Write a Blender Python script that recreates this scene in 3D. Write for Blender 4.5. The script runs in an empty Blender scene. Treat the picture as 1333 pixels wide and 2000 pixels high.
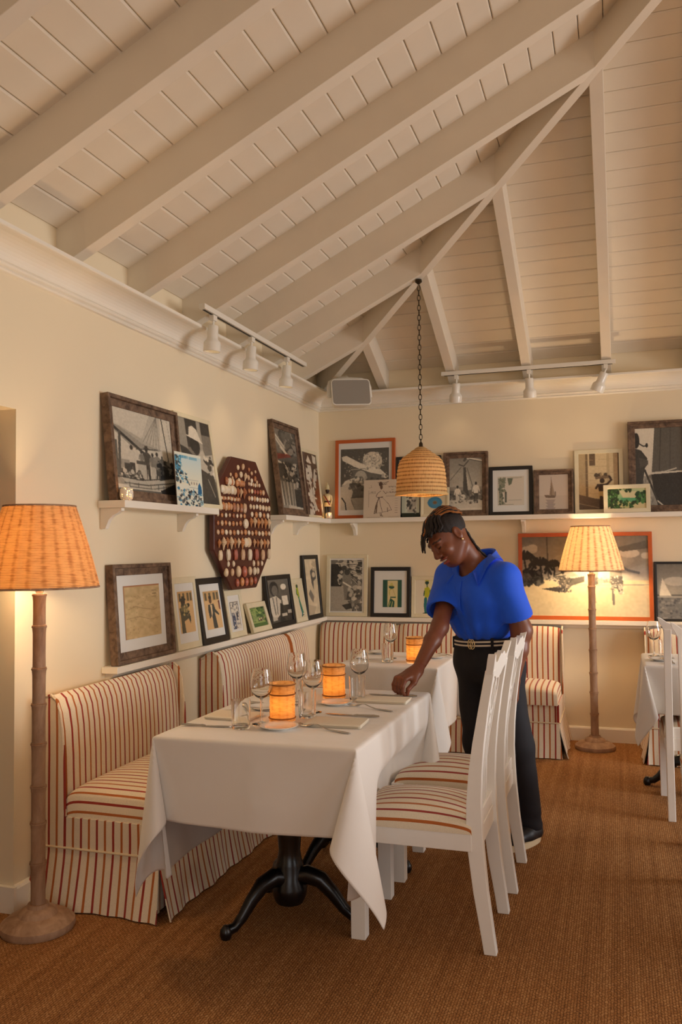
import bpy, bmesh, math, random
import numpy as np
from mathutils import Vector, Matrix, Euler

# ------------------------------------------------------------------ camera
SC = bpy.context.scene
COL = SC.collection
YAW, PITCH, ROLL, FPX = 0.315, 0.0427, -0.0103, 1656.5
CW, CH = 1333, 2000
cF = np.array([-math.sin(YAW)*math.cos(PITCH), math.cos(YAW)*math.cos(PITCH), math.sin(PITCH)])
cR = np.cross(cF, [0, 0, 1]); cR /= np.linalg.norm(cR)
cU = np.cross(cR, cF)
cR, cU = math.cos(ROLL)*cR+math.sin(ROLL)*cU, -math.sin(ROLL)*cR+math.cos(ROLL)*cU
CAM = np.array([2.2193, -6.2681, 1.37])
cd = bpy.data.cameras.new('camera')
cam = bpy.data.objects.new('camera', cd)
COL.objects.link(cam)
cd.sensor_fit = 'VERTICAL'; cd.sensor_height = 36.0; cd.sensor_width = 24.0
cd.lens = 36.0*FPX/CH
cd.clip_start = 0.05
cam.matrix_world = Matrix(((cR[0], cU[0], -cF[0], CAM[0]), (cR[1], cU[1], -cF[1], CAM[1]),
                           (cR[2], cU[2], -cF[2], CAM[2]), (0, 0, 0, 1)))
SC.camera = cam

# ------------------------------------------------------------------ world, lights, exposure
w = bpy.data.worlds.new('world'); SC.world = w; w.use_nodes = True
w.node_tree.nodes['Background'].inputs[0].default_value = (0.95, 0.97, 1.0, 1)
w.node_tree.nodes['Background'].inputs[1].default_value = 0.6
SC.view_settings.view_transform = 'Standard'
SC.view_settings.look = 'None'
SC.view_settings.gamma = 1.0
SC.view_settings.use_curve_mapping = False
SC.view_settings.exposure = 0.0

ROOM_X, ROOM_Y = 6.6, -9.2


def area(name, loc, target, sx, sy, power, color, spread=180):
    l = bpy.data.lights.new(name, 'AREA'); l.shape = 'RECTANGLE'
    l.size = sx; l.size_y = sy; l.energy = power; l.color = color; l.spread = math.radians(spread)
    o = bpy.data.objects.new(name, l); COL.objects.link(o)
    o.location = loc
    o.rotation_euler = (Vector(target)-Vector(loc)).to_track_quat('-Z', 'Y').to_euler()
    return o


def point(name, loc, power, color, rad=0.03):
    l = bpy.data.lights.new(name, 'POINT'); l.energy = power; l.color = color; l.shadow_soft_size = rad
    o = bpy.data.objects.new(name, l); COL.objects.link(o); o.location = loc
    return o


DAY = (0.95, 0.955, 0.97)
WARM = (1.0, 0.60, 0.29)
# daylight through the window openings of the right wall and of the wall behind the camera
area('window_daylight', (6.5, -2.2, 1.45), (1.5, -2.5, 0.1), 1.9, 1.7, 74, DAY, 125)
area('window_daylight', (6.5, -5.2, 1.45), (1.5, -4.6, 0.1), 1.9, 1.7, 12, DAY, 125)
area('window_daylight', (3.6, -9.1, 1.45), (2.8, -4, 0.2), 3.0, 1.7, 12, DAY, 125)
# unseen warm fill lights without fixtures, added to warm the walls and ceiling
for lx, ly, lp in ((4.3, -3.3, 20), (4.3, -5.8, 12), (1.6, -7.2, 5)):
    point('warm_fill', (lx, ly, 1.95), lp, WARM, 0.22)

# ------------------------------------------------------------------ pixel helpers (direction only; depth from the surface touched)


def ray(x, y):
    return cF+cR*(x-CW/2)/FPX-cU*(y-CH/2)/FPX


def onp(x, y, axis, d):
    v = ray(x, y); t = (d-CAM[axis])/v[axis]
    return CAM+v*t


def PX(x, y, d=0.0): return onp(x, y, 0, d)
def PY(x, y, d=0.0): return onp(x, y, 1, d)
def PZ(x, y, d=0.0): return onp(x, y, 2, d)


# ------------------------------------------------------------------ object helpers
OFF = {}


def tag(o, label=None, cat=None, group=None, kind=None):
    if label: o['label'] = label
    if cat: o['category'] = cat
    if group: o['group'] = group
    if kind: o['kind'] = kind
    return o


def thing(name, loc=(0, 0, 0), rz=0.0, label=None, cat=None, group=None, kind=None):
    o = bpy.data.objects.new(name, None); COL.objects.link(o)
    o.empty_display_size = 0.1
    o.location = loc; o.rotation_euler = (0, 0, rz)
    return tag(o, label, cat, group, kind)


def copy_tree(o, parent=None):
    c = o.copy(); COL.objects.link(c)
    if parent is not None: c.parent = parent
    for ch in list(o.children): copy_tree(ch, c)
    return c


class MB:
    """collects shapes; build() links them as one mesh object"""
    def __init__(s): s.v = []; s.f = []; s.uv = []

    def add(s, vs, fs, M=None):
        b = len(s.v)
        if M is not None: vs = [tuple(M @ Vector(p)) for p in vs]
        s.v += [tuple(p) for p in vs]
        s.f += [tuple(i+b for i in f) for f in fs]
        return s

    def box(s, x0, x1, y0, y1, z0, z1, M=None):
        x0, x1 = min(x0, x1), max(x0, x1); y0, y1 = min(y0, y1), max(y0, y1); z0, z1 = min(z0, z1), max(z0, z1)
        return s.add([(x0, y0, z0), (x1, y0, z0), (x1, y1, z0), (x0, y1, z0), (x0, y0, z1), (x1, y0, z1), (x1, y1, z1), (x0, y1, z1)],
                     [(0, 3, 2, 1), (4, 5, 6, 7), (0, 1, 5, 4), (1, 2, 6, 5), (2, 3, 7, 6), (3, 0, 4, 7)], M)

    def prism(s, poly, a, b, axis=2, M=None):
        """poly: 2-d outline; extruded from a to b along axis (0: (y,z), 1: (x,z), 2: (x,y))"""
        n = len(poly)
        def P(p, t):
            return {0: (t, p[0], p[1]), 1: (p[0], t, p[1]), 2: (p[0], p[1], t)}[axis]
        vs = [P(p, a) for p in poly]+[P(p, b) for p in poly]
        ar = sum(poly[i][0]*poly[(i+1) % n][1]-poly[(i+1) % n][0]*poly[i][1] for i in range(n))
        fs = [tuple(range(n-1, -1, -1)), tuple(range(n, 2*n))]+[(i, (i+1) % n, n+(i+1) % n, n+i) for i in range(n)]
        flip = (ar < 0) ^ (b < a) ^ (axis == 1)
        if flip: fs = [tuple(reversed(f)) for f in fs]
        return s.add(vs, fs, M)

    def lathe(s, prof, c=(0, 0, 0), n=24, M=None, cap=True, sx=1.0, sy=1.0):
        vs = []; fs = []
        for r, z in prof:
            for k in range(n):
                a = 2*math.pi*k/n
                vs.append((c[0]+r*sx*math.cos(a), c[1]+r*sy*math.sin(a), c[2]+z))
        m = len(prof)
        for i in range(m-1):
            for k in range(n):
                k2 = (k+1) % n
                fs.append((i*n+k, i*n+k2, (i+1)*n+k2, (i+1)*n+k))
        if cap:
            if prof[0][0] > 1e-5: fs.append(tuple(range(n-1, -1, -1)))
            if prof[-1][0] > 1e-5: fs.append(tuple(range((m-1)*n, m*n)))
        return s.add(vs, fs, M)

    def tube(s, pts, rad, n=8, closed=False, M=None, flat=1.0):
        pts = [Vector(p) for p in pts]; m = len(pts)
        if not hasattr(rad, '__len__'): rad = [rad]*m
        vs = []; fs = []
        up = None
        for i in range(m):
            if closed: t = pts[(i+1) % m]-pts[i-1]
            else: t = pts[min(i+1, m-1)]-pts[max(i-1, 0)]
            if t.length < 1e-9: t = Vector((0, 0, 1))
            t.normalize()
            if up is None:
                up = Vector((0, 0, 1)) if abs(t.z) < 0.9 else Vector((1, 0, 0))
            a = t.cross(up)
            if a.length < 1e-6: a = t.orthogonal()
            a.normalize(); b = a.cross(t); b.normalize(); up = b
            for k in range(n):
                an = 2*math.pi*k/n
                vs.append(pts[i]+a*rad[i]*math.cos(an)+b*rad[i]*flat*math.sin(an))
        mm = m if closed else m-1
        for i in range(mm):
            j = (i+1) % m
            for k in range(n):
                k2 = (k+1) % n
                fs.append((i*n+k2, i*n+k, j*n+k, j*n+k2))
        if not closed:
            fs.append(tuple(range(n))); fs.append(tuple(range(m*n-1, (m-1)*n-1, -1)))
        return s.add(vs, fs, M)

    def grid(s, fn, nu, nv, M=None, flip=False):
        vs = [fn(i/nu, j/nv) for j in range(nv+1) for i in range(nu+1)]
        fs = []
        for j in range(nv):
            for i in range(nu):
                a = j*(nu+1)+i
                q = (a, a+1, a+nu+2, a+nu+1)
                fs.append(tuple(reversed(q)) if flip else q)
        return s.add(vs, fs, M)

    def build(s, name, mat, parent=None, smooth=False, bevel=0.0, world=True, seg=2, kind=None, sub=0, autos=None):
        me = bpy.data.meshes.new(name)
        off = OFF.get(parent.name, (0, 0, 0)) if parent is not None else (0, 0, 0)
        vs = s.v
        if world and any(off): vs = [(p[0]-off[0], p[1]-off[1], p[2]-off[2]) for p in vs]
        me.from_pydata([tuple(map(float, p)) for p in vs], [], s.f)
        me.validate(); me.update()
        o = bpy.data.objects.new(name, me); COL.objects.link(o)
        if s.uv:
            ul = me.uv_layers.new(name='UVMap')
            vi = np.zeros(len(me.loops), dtype=np.int32); me.loops.foreach_get('vertex_index', vi)
            ul.data.foreach_set('uv', np.array(s.uv, dtype=np.float32)[vi].ravel())
        if mat is not None: me.materials.append(mat)
        if smooth:
            me.polygons.foreach_set('use_smooth', [True]*len(me.polygons))
            me.set_sharp_from_angle(angle=math.radians(42))
        if parent is not None:
            o.parent = parent; OFF[o.name] = off
        if bevel:
            b = o.modifiers.new('bevel', 'BEVEL'); b.width = bevel; b.segments = seg; b.limit_method = 'ANGLE'; b.angle_limit = math.radians(40)
            if seg > 1: me.polygons.foreach_set('use_smooth', [True]*len(me.polygons)); b.harden_normals = True
        if sub:
            m_ = o.modifiers.new('sub', 'SUBSURF'); m_.levels = sub; m_.render_levels = sub
        if kind: o['kind'] = kind
        return o


def wthing(name, loc, label, cat, group=None, kind=None):
    """an Empty at a thing's base whose parts are given in world coordinates"""
    o = thing(name, loc, 0, label, cat, group, kind)
    OFF[o.name] = tuple(loc)
    return o


# ------------------------------------------------------------------ materials
MAT = {}


def newmat(name):
    m = bpy.data.materials.new(name); m.use_nodes = True
    nt = m.node_tree
    b = nt.nodes['Principled BSDF']
    MAT[name] = m
    return m, nt, b


def lin(c):
    """sRGB 0-255 to linear"""
    return tuple(((x/255)/12.92 if x/255 <= 0.04045 else ((x/255+0.055)/1.055)**2.4) for x in c)+(1.0,)


def N(nt, typ, **kw):
    n = nt.nodes.new(typ)
    for k, v in kw.items():
        if k.startswith('i_'):
            key = k[2:]
            n.inputs[int(key) if key.isdigit() else key.replace('_', ' ')].default_value = v
        else: setattr(n, k, v)
    return n


def plain(name, col, rough=0.6, metal=0.0, spec=0.5, noise=0.0, nscale=8.0, bump=0.0, bscale=200.0, coat=0.0, sheen=0.0):
    m, nt, b = newmat(name)
    c = lin(col)
    b.inputs['Base Color'].default_value = c
    b.inputs['Roughness'].default_value = rough
    b.inputs['Metallic'].default_value = metal
    b.inputs['Specular IOR Level'].default_value = spec
    b.inputs['Coat Weight'].default_value = coat
    b.inputs['Sheen Weight'].default_value = sheen
    if noise or bump:
        tc = N(nt, 'ShaderNodeTexCoord')
    if noise:
        nz = N(nt, 'ShaderNodeTexNoise', i_Scale=nscale, i_Detail=5.0)
        nt.links.new(tc.outputs['Object'], nz.inputs['Vector'])
        mp = N(nt, 'ShaderNodeMapRange'); mp.inputs[1].default_value = 0.3; mp.inputs[2].default_value = 0.7
        mp.inputs[3].default_value = 1-noise; mp.inputs[4].default_value = 1+noise
        nt.links.new(nz.outputs['Fac'], mp.inputs[0])
        mx = N(nt, 'ShaderNodeVectorMath', operation='SCALE'); mx.inputs[0].default_value = c[:3]
        nt.links.new(mp.outputs[0], mx.inputs['Scale'])
        nt.links.new(mx.outputs[0], b.inputs['Base Color'])
    if bump:
        n2 = N(nt, 'ShaderNodeTexNoise', i_Scale=bscale, i_Detail=3.0)
        nt.links.new(tc.outputs['Object'], n2.inputs['Vector'])
        bp = N(nt, 'ShaderNodeBump', i_Strength=bump, i_Distance=0.002)
        nt.links.new(n2.outputs['Fac'], bp.inputs['Height'])
        nt.links.new(bp.outputs[0], b.inputs['Normal'])
    return m


plain('wall_paint', (236, 220, 188), 0.75, noise=0.02, nscale=1.2, bump=0.12, bscale=60)
plain('white_paint', (240, 232, 216), 0.5, noise=0.02, nscale=5, bump=0.08, bscale=25)
plain('ceiling_paint', (232, 220, 200), 0.6, noise=0.03, nscale=4, bump=0.1, bscale=30)
plain('chair_paint', (248, 245, 238), 0.38, noise=0.02, nscale=8, bump=0.06, bscale=40)
plain('black_frame', (28, 24, 22), 0.45)
plain('cream_frame', (226, 214, 180), 0.5, noise=0.03, nscale=20)
plain('orange_frame', (190, 92, 34), 0.4, noise=0.05, nscale=12)
plain('mat_board', (226, 224, 216), 0.8)
plain('iron', (14, 13, 14), 0.28, spec=0.6, noise=0.1, nscale=30, bump=0.15, bscale=60)
plain('steel', (200, 195, 188), 0.22, metal=1.0)
plain('silver', (190, 186, 180), 0.25, metal=1.0)
plain('porcelain', (238, 234, 226), 0.15, coat=0.5)
plain('chain_metal', (70, 60, 45), 0.4, metal=0.8)
plain('grey_grille', (150, 142, 130), 0.85, bump=0.3, bscale=900)
plain('black_plastic', (25, 24, 24), 0.5)
plain('backing', (120, 95, 65), 0.8)


def wood_mat(name, c1, c2, scale=6.0, stretch=(1, 1, 1), rough=0.75, bump=0.4):
    m, nt, b = newmat(name)
    tc = N(nt, 'ShaderNodeTexCoord'); mp = N(nt, 'ShaderNodeMapping'); mp.inputs['Scale'].default_value = stretch
    nt.links.new(tc.outputs['Object'], mp.inputs['Vector'])
    nz = N(nt, 'ShaderNodeTexNoise', i_Scale=scale, i_Detail=8.0, i_Roughness=0.65, i_Distortion=0.6)
    nt.links.new(mp.outputs[0], nz.inputs['Vector'])
    cr = N(nt, 'ShaderNodeValToRGB'); cr.color_ramp.elements[0].position = 0.3; cr.color_ramp.elements[1].position = 0.7
    cr.color_ramp.elements[0].color = lin(c1); cr.color_ramp.elements[1].color = lin(c2)
    nt.links.new(nz.outputs['Fac'], cr.inputs[0]); nt.links.new(cr.outputs[0], b.inputs['Base Color'])
    b.inputs['Roughness'].default_value = rough
    bp = N(nt, 'ShaderNodeBump', i_Strength=bump, i_Distance=0.003)
    nt.links.new(nz.outputs['Fac'], bp.inputs['Height']); nt.links.new(bp.outputs[0], b.inputs['Normal'])
    return m


wood_mat('weathered_wood', (62, 44, 32), (140, 112, 88), 26, (1, 1, 1))
wood_mat('mahogany', (66, 24, 16), (88, 38, 26), 9, (1, 1, 0.25), 0.4, 0.1)
wood_mat('bamboo_wood', (140, 104, 76), (190, 156, 126), 18, (1, 1, 0.35), 0.65, 0.2)


def stripe_mat(name, axis, period=0.072, phase=0.0):
    """ticking stripe: cream linen with red and ochre stripes alternating along one object axis"""
    m, nt, b = newmat(name)
    tc = N(nt, 'ShaderNodeTexCoord'); sp = N(nt, 'ShaderNodeSeparateXYZ')
    if axis == 'uv':
        axis = 0; uvn = N(nt, 'ShaderNodeUVMap'); nt.links.new(uvn.outputs[0], sp.inputs[0])
    else: nt.links.new(tc.outputs['Object'], sp.inputs[0])
    nz = N(nt, 'ShaderNodeTexNoise', i_Scale=5.0); nt.links.new(tc.outputs['Object'], nz.inputs['Vector'])
    wob = N(nt, 'ShaderNodeMath', operation='MULTIPLY_ADD'); wob.inputs[1].default_value = 0.006
    nt.links.new(nz.outputs['Fac'], wob.inputs[0]); nt.links.new(sp.outputs[axis], wob.inputs[2])
    d = N(nt, 'ShaderNodeMath', operation='MULTIPLY_ADD'); d.inputs[1].default_value = 1/period; d.inputs[2].default_value = phase+50
    nt.links.new(wob.outputs[0], d.inputs[0])
    fr = N(nt, 'ShaderNodeMath', operation='FRACT'); nt.links.new(d.outputs[0], fr.inputs[0])
    cr = N(nt, 'ShaderNodeValToRGB'); cr.color_ramp.interpolation = 'CONSTANT'
    cream, red, och = lin((236, 222, 196)), lin((158, 48, 32)), lin((184, 102, 42))
    e = cr.color_ramp.elements
    e[0].position = 0; e[0].color = cream
    e[1].position = 0.18; e[1].color = red
    for p_, c_ in ((0.315, cream), (0.68, och), (0.815, cream)):
        k = e.new(p_); k.color = c_
    nt.links.new(fr.outputs[0], cr.inputs[0])
    # weave
    ck = N(nt, 'ShaderNodeTexNoise', i_Scale=420.0, i_Detail=2.0); nt.links.new(tc.outputs['Object'], ck.inputs['Vector'])
    mr = N(nt, 'ShaderNodeMapRange'); mr.inputs[1].default_value = 0.3; mr.inputs[2].default_value = 0.7; mr.inputs[3].default_value = 0.86; mr.inputs[4].default_value = 1.08
    nt.links.new(ck.outputs['Fac'], mr.inputs[0])
    sc = N(nt, 'ShaderNodeVectorMath', operation='SCALE'); nt.links.new(cr.outputs[0], sc.inputs[0]); nt.links.new(mr.outputs[0], sc.inputs['Scale'])
    nt.links.new(sc.outputs[0], b.inputs['Base Color'])
    b.inputs['Roughness'].default_value = 0.9; b.inputs['Sheen Weight'].default_value = 0.15
    bp = N(nt, 'ShaderNodeBump', i_Strength=0.25, i_Distance=0.001)
    nt.links.new(ck.outputs['Fac'], bp.inputs['Height']); nt.links.new(bp.outputs[0], b.inputs['Normal'])
    return m


stripe_mat('stripe_x', 0); stripe_mat('stripe_y', 1); stripe_mat('stripe_uv', 'uv', 0.074); stripe_mat('stripe_chair', 'uv', 0.084, 0.15)
plain('stripe_cream', (226, 206, 172), 0.9)


def cloth_mat():
    m, nt, b = newmat('linen')
    tc = N(nt, 'ShaderNodeTexCoord')
    b.inputs['Base Color'].default_value = lin((236, 230, 222)); b.inputs['Roughness'].default_value = 0.85
    b.inputs['Sheen Weight'].default_value = 0.2
    n1 = N(nt, 'ShaderNodeTexNoise', i_Scale=7.0, i_Detail=2.0); nt.links.new(tc.outputs['Object'], n1.inputs['Vector'])
    n2 = N(nt, 'ShaderNodeTexNoise', i_Scale=350.0); nt.links.new(tc.outputs['Object'], n2.inputs['Vector'])
    b1 = N(nt, 'ShaderNodeBump', i_Strength=0.25, i_Distance=0.02); nt.links.new(n1.outputs['Fac'], b1.inputs['Height'])
    b2 = N(nt, 'ShaderNodeBump', i_Strength=0.12, i_Distance=0.001); nt.links.new(n2.outputs['Fac'], b2.inputs['Height'])
    nt.links.new(b1.outputs[0], b2.inputs['Normal']); nt.links.new(b2.outputs[0], b.inputs['Normal'])
    return m


cloth_mat()
plain('napkin_linen', (236, 226, 206), 0.85, bump=0.15, bscale=300)


def sisal():
    """boucle sisal: rows of loops along y, each row shifted against the next"""
    m, nt, b = newmat('sisal')
    tc = N(nt, 'ShaderNodeTexCoord')
    wn = N(nt, 'ShaderNodeTexNoise', i_Scale=110.0, i_Detail=2.0); nt.links.new(tc.outputs['Object'], wn.inputs['Vector'])
    wv = N(nt, 'ShaderNodeVectorMath', operation='MULTIPLY_ADD'); wv.inputs[1].default_value = (0.011, 0.013, 0)
    nt.links.new(wn.outputs['Color'], wv.inputs[0]); nt.links.new(tc.outputs['Object'], wv.inputs[2])
    mp = N(nt, 'ShaderNodeMapping'); mp.inputs['Rotation'].default_value = (0, 0, math.radians(90)); nt.links.new(wv.outputs[0], mp.inputs['Vector'])
    br = N(nt, 'ShaderNodeTexBrick', offset=0.5, offset_frequency=2)
    br.inputs['Scale'].default_value = 1.0; br.inputs['Brick Width'].default_value = 0.0165; br.inputs['Row Height'].default_value = 0.0088
    br.inputs['Mortar Size'].default_value = 0.0022; br.inputs['Mortar Smooth'].default_value = 1.0; br.inputs['Bias'].default_value = 0.0
    br.inputs['Color1'].default_value = (0.50, 0.50, 0.50, 1); br.inputs['Color2'].default_value = (0.72, 0.72, 0.72, 1); br.inputs['Mortar'].default_value = (0.0, 0.0, 0.0, 1)
    nt.links.new(mp.outputs[0], br.inputs['Vector'])
    nz = N(nt, 'ShaderNodeTexNoise', i_Scale=150.0, i_Detail=3.0, i_Roughness=0.7); nt.links.new(tc.outputs['Object'], nz.inputs['Vector'])
    mp2 = N(nt, 'ShaderNodeMapping'); mp2.inputs['Scale'].default_value = (30, 0.6, 1); nt.links.new(tc.outputs['Object'], mp2.inputs['Vector'])
    st = N(nt, 'ShaderNodeTexNoise', i_Scale=1.0, i_Detail=3.0); nt.links.new(mp2.outputs[0], st.inputs['Vector'])
    a1 = N(nt, 'ShaderNodeMath', operation='MULTIPLY_ADD'); a1.inputs[1].default_value = 0.45; nt.links.new(br.outputs['Color'], a1.inputs[0])
    a2 = N(nt, 'ShaderNodeMath', operation='MULTIPLY_ADD'); a2.inputs[1].default_value = 0.42; nt.links.new(nz.outputs['Fac'], a2.inputs[0]); nt.links.new(a1.outputs[0], a2.inputs[2])
    sm_ = N(nt, 'ShaderNodeMapRange'); sm_.inputs[3].default_value = -0.02; sm_.inputs[4].default_value = 0.22; nt.links.new(st.outputs['Fac'], sm_.inputs[0]); nt.links.new(sm_.outputs[0], a1.inputs[2])
    cr = N(nt, 'ShaderNodeValToRGB')
    e = cr.color_ramp.elements; e[0].position = 0.22; e[0].color = lin((78, 50, 26)); e[1].position = 0.85; e[1].color = lin((226, 180, 122))
    k = e.new(0.55); k.color = lin((164, 112, 64))
    nt.links.new(a2.outputs[0], cr.inputs[0]); nt.links.new(cr.outputs[0], b.inputs['Base Color'])
    b.inputs['Roughness'].default_value = 0.95; b.inputs['Specular IOR Level'].default_value = 0.2
    bp = N(nt, 'ShaderNodeBump', i_Strength=0.7, i_Distance=0.005); nt.links.new(a2.outputs[0], bp.inputs['Height']); nt.links.new(bp.outputs[0], b.inputs['Normal'])


sisal()


def weave_mat(name, c1, c2, vscale, zscale, trans=0.5, rough=0.8, bump=0.6, hmin=0.0, vmin=0.55):
    """raffia / wicker: vertical ribs and horizontal wraps on a lathe with uv (u around, v up)"""
    m, nt, b = newmat(name)
    uv = N(nt, 'ShaderNodeUVMap')
    sp = N(nt, 'ShaderNodeSeparateXYZ'); nt.links.new(uv.outputs[0], sp.inputs[0])
    def wave(sock, freq, sharp):
        a = N(nt, 'ShaderNodeMath', operation='MULTIPLY'); a.inputs[1].default_value = freq*2*math.pi; nt.links.new(sock, a.inputs[0])
        s_ = N(nt, 'ShaderNodeMath', operation='SINE'); nt.links.new(a.outputs[0], s_.inputs[0])
        r = N(nt, 'ShaderNodeMapRange'); r.inputs[1].default_value = -1; r.inputs[2].default_value = sharp; nt.links.new(s_.outputs[0], r.inputs[0])
        return r.outputs[0]
    wv_ = wave(sp.outputs[1], zscale, 0.2)
    wr_ = N(nt, 'ShaderNodeMapRange'); wr_.inputs[3].default_value = hmin; nt.links.new(wv_, wr_.inputs[0]); wv = wr_.outputs[0]
    wu = wave(sp.outputs[0], vscale, 0.0)
    mp = N(nt, 'ShaderNodeMapping'); mp.inputs['Scale'].default_value = (vscale*1.3, zscale*0.5, 1); nt.links.new(uv.outputs[0], mp.inputs['Vector'])
    nz = N(nt, 'ShaderNodeTexNoise', i_Scale=1.0, i_Detail=4.0); nt.links.new(mp.outputs[0], nz.inputs['Vector'])
    mul = N(nt, 'ShaderNodeMath', operation='MULTIPLY'); nt.links.new(wv, mul.inputs[0])
    wu2 = N(nt, 'ShaderNodeMapRange'); wu2.inputs[3].default_value = vmin; nt.links.new(wu, wu2.inputs[0])
    nt.links.new(wu2.outputs[0], mul.inputs[1])
    av = N(nt, 'ShaderNodeMath', operation='MULTIPLY_ADD'); av.inputs[1].default_value = 0.9; nt.links.new(nz.outputs['Fac'], av.inputs[0])
    ml2 = N(nt, 'ShaderNodeMath', operation='MULTIPLY_ADD'); ml2.inputs[1].default_value = 0.62; ml2.inputs[2].default_value = -0.1; nt.links.new(mul.outputs[0], ml2.inputs[0])
    nt.links.new(ml2.outputs[0], av.inputs[2])
    cr = N(nt, 'ShaderNodeValToRGB'); e = cr.color_ramp.elements
    e[0].position = 0.2; e[0].color = lin(c1); e[1].position = 0.8; e[1].color = lin(c2)
    nt.links.new(av.outputs[0], cr.inputs[0])
    nt.links.new(cr.outputs[0], b.inputs['Base Color']); b.inputs['Roughness'].default_value = rough
    bp = N(nt, 'ShaderNodeBump', i_Strength=bump, i_Distance=0.004); nt.links.new(av.outputs[0], bp.inputs['Height']); nt.links.new(bp.outputs[0], b.inputs['Normal'])
    tr = N(nt, 'ShaderNodeBsdfTranslucent'); nt.links.new(cr.outputs[0], tr.inputs[0])
    mx = N(nt, 'ShaderNodeMixShader'); mx.inputs[0].default_value = trans
    nt.links.new(b.outputs[0], mx.inputs[1]); nt.links.new(tr.outputs[0], mx.inputs[2])
    nt.links.new(mx.outputs[0], nt.nodes['Material Output'].inputs['Surface'])
    return m


weave_mat('wicker_shade', (160, 92, 42), (255, 240, 208), 24, 46, 0.5, hmin=0.5, vmin=0.32)
weave_mat('wicker_shade_dark', (162, 96, 44), (252, 218, 160), 24, 52, 0.5, hmin=0.15, vmin=0.4)
weave_mat('raffia_holder', (186, 124, 60), (246, 212, 150), 10, 26, 0.6)
weave_mat('seagrass_shade', (150, 98, 44), (238, 204, 140), 90, 15, 0.25, bump=0.9)


def glass_mat():
    m, nt, b = newmat('clear_glass')
    b.inputs['Base Color'].default_value = (0.98, 0.985, 0.98, 1); b.inputs['Roughness'].default_value = 0.0
    b.inputs['IOR'].default_value = 1.45; b.inputs['Transmission Weight'].default_value = 1.0
    return m


glass_mat()


def vcol_mat(name, rough=0.6, coat=0.0):
    m, nt, b = newmat(name)
    a = N(nt, 'ShaderNodeVertexColor'); a.layer_name = 'print'
    nt.links.new(a.outputs[0], b.inputs['Base Color']); b.inputs['Roughness'].default_value = rough
    b.inputs['Coat Weight'].default_value = coat; b.inputs['Coat Roughness'].default_value = 0.03
    return m


vcol_mat('print_paper', 0.7); vcol_mat('print_glazed', 0.6, 0.35)


def emit(name, col, strength):
    m, nt, b = newmat(name)
    b.inputs['Base Color'].default_value = lin(col); b.inputs['Emission Color'].default_value = lin(col); b.inputs['Emission Strength'].default_value = strength
    return m


emit('bulb_glow', (255, 214, 150), 12.0)
emit('flame_glow', (255, 190, 90), 25.0)
# ------------------------------------------------------------------ the room shell
WP, CP, TP = MAT['wall_paint'], MAT['ceiling_paint'], MAT['white_paint']
ZT = 2.725      # underside of the ceiling boards at the wall line
SL = 0.49       # rise per metre
RIDGE = 3.3
JY = -3.535     # far jamb of the opening in the left wall

MB().box(-1.6, ROOM_X+0.2, ROOM_Y-0.2, 0.2, -0.12, 0).build('floor', MAT['sisal'], kind='structure')
wl = MB()
wl.box(-0.22, 0, JY, 0.2, 0, ZT+0.06)
wl.box(-0.22, 0, JY-1.3, JY, 1.925, ZT+0.06)
wl.box(-0.22, 0, ROOM_Y, JY-1.3, 0, ZT+0.06)
wl.build('wall_left', WP, kind='structure')
MB().box(-1.7, -1.6, -6, -2.4, 0, 2.9).box(-1.6, -0.22, -2.5, -2.4, 0, 2.9).box(-1.6, -0.22, -6, -5.9, 0, 2.9).box(-1.7, -0.22, -6, -2.4, 2.6, 2.7).build('wall_hall', WP, kind='structure')
MB().box(0, ROOM_X, 0, 0.2, 0, ZT+0.06).build('wall_back', WP, kind='structure')
wr = MB()
for y0, y1 in ((0.2, -1.2), (-3.2, -4.2), (-6.2, ROOM_Y)):
    wr.box(ROOM_X, ROOM_X+0.2, y1, y0, 0, ZT+0.06)
for y0, y1 in ((-1.2, -3.2), (-4.2, -6.2)):
    wr.box(ROOM_X, ROOM_X+0.2, y1, y0, 0, 0.55).box(ROOM_X, ROOM_X+0.2, y1, y0, 2.35, ZT+0.06)
wr.build('wall_right', WP, kind='structure')
wf = MB()
wf.box(-0.2, 2.0, ROOM_Y-0.2, ROOM_Y, 0, ZT+0.06).box(5.2, ROOM_X+0.2, ROOM_Y-0.2, ROOM_Y, 0, ZT+0.06)
wf.box(2.0, 5.2, ROOM_Y-0.2, ROOM_Y, 0, 0.55).box(2.0, 5.2, ROOM_Y-0.2, ROOM_Y, 2.35, ZT+0.06)
wf.build('wall_front', WP, kind='structure')

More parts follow.
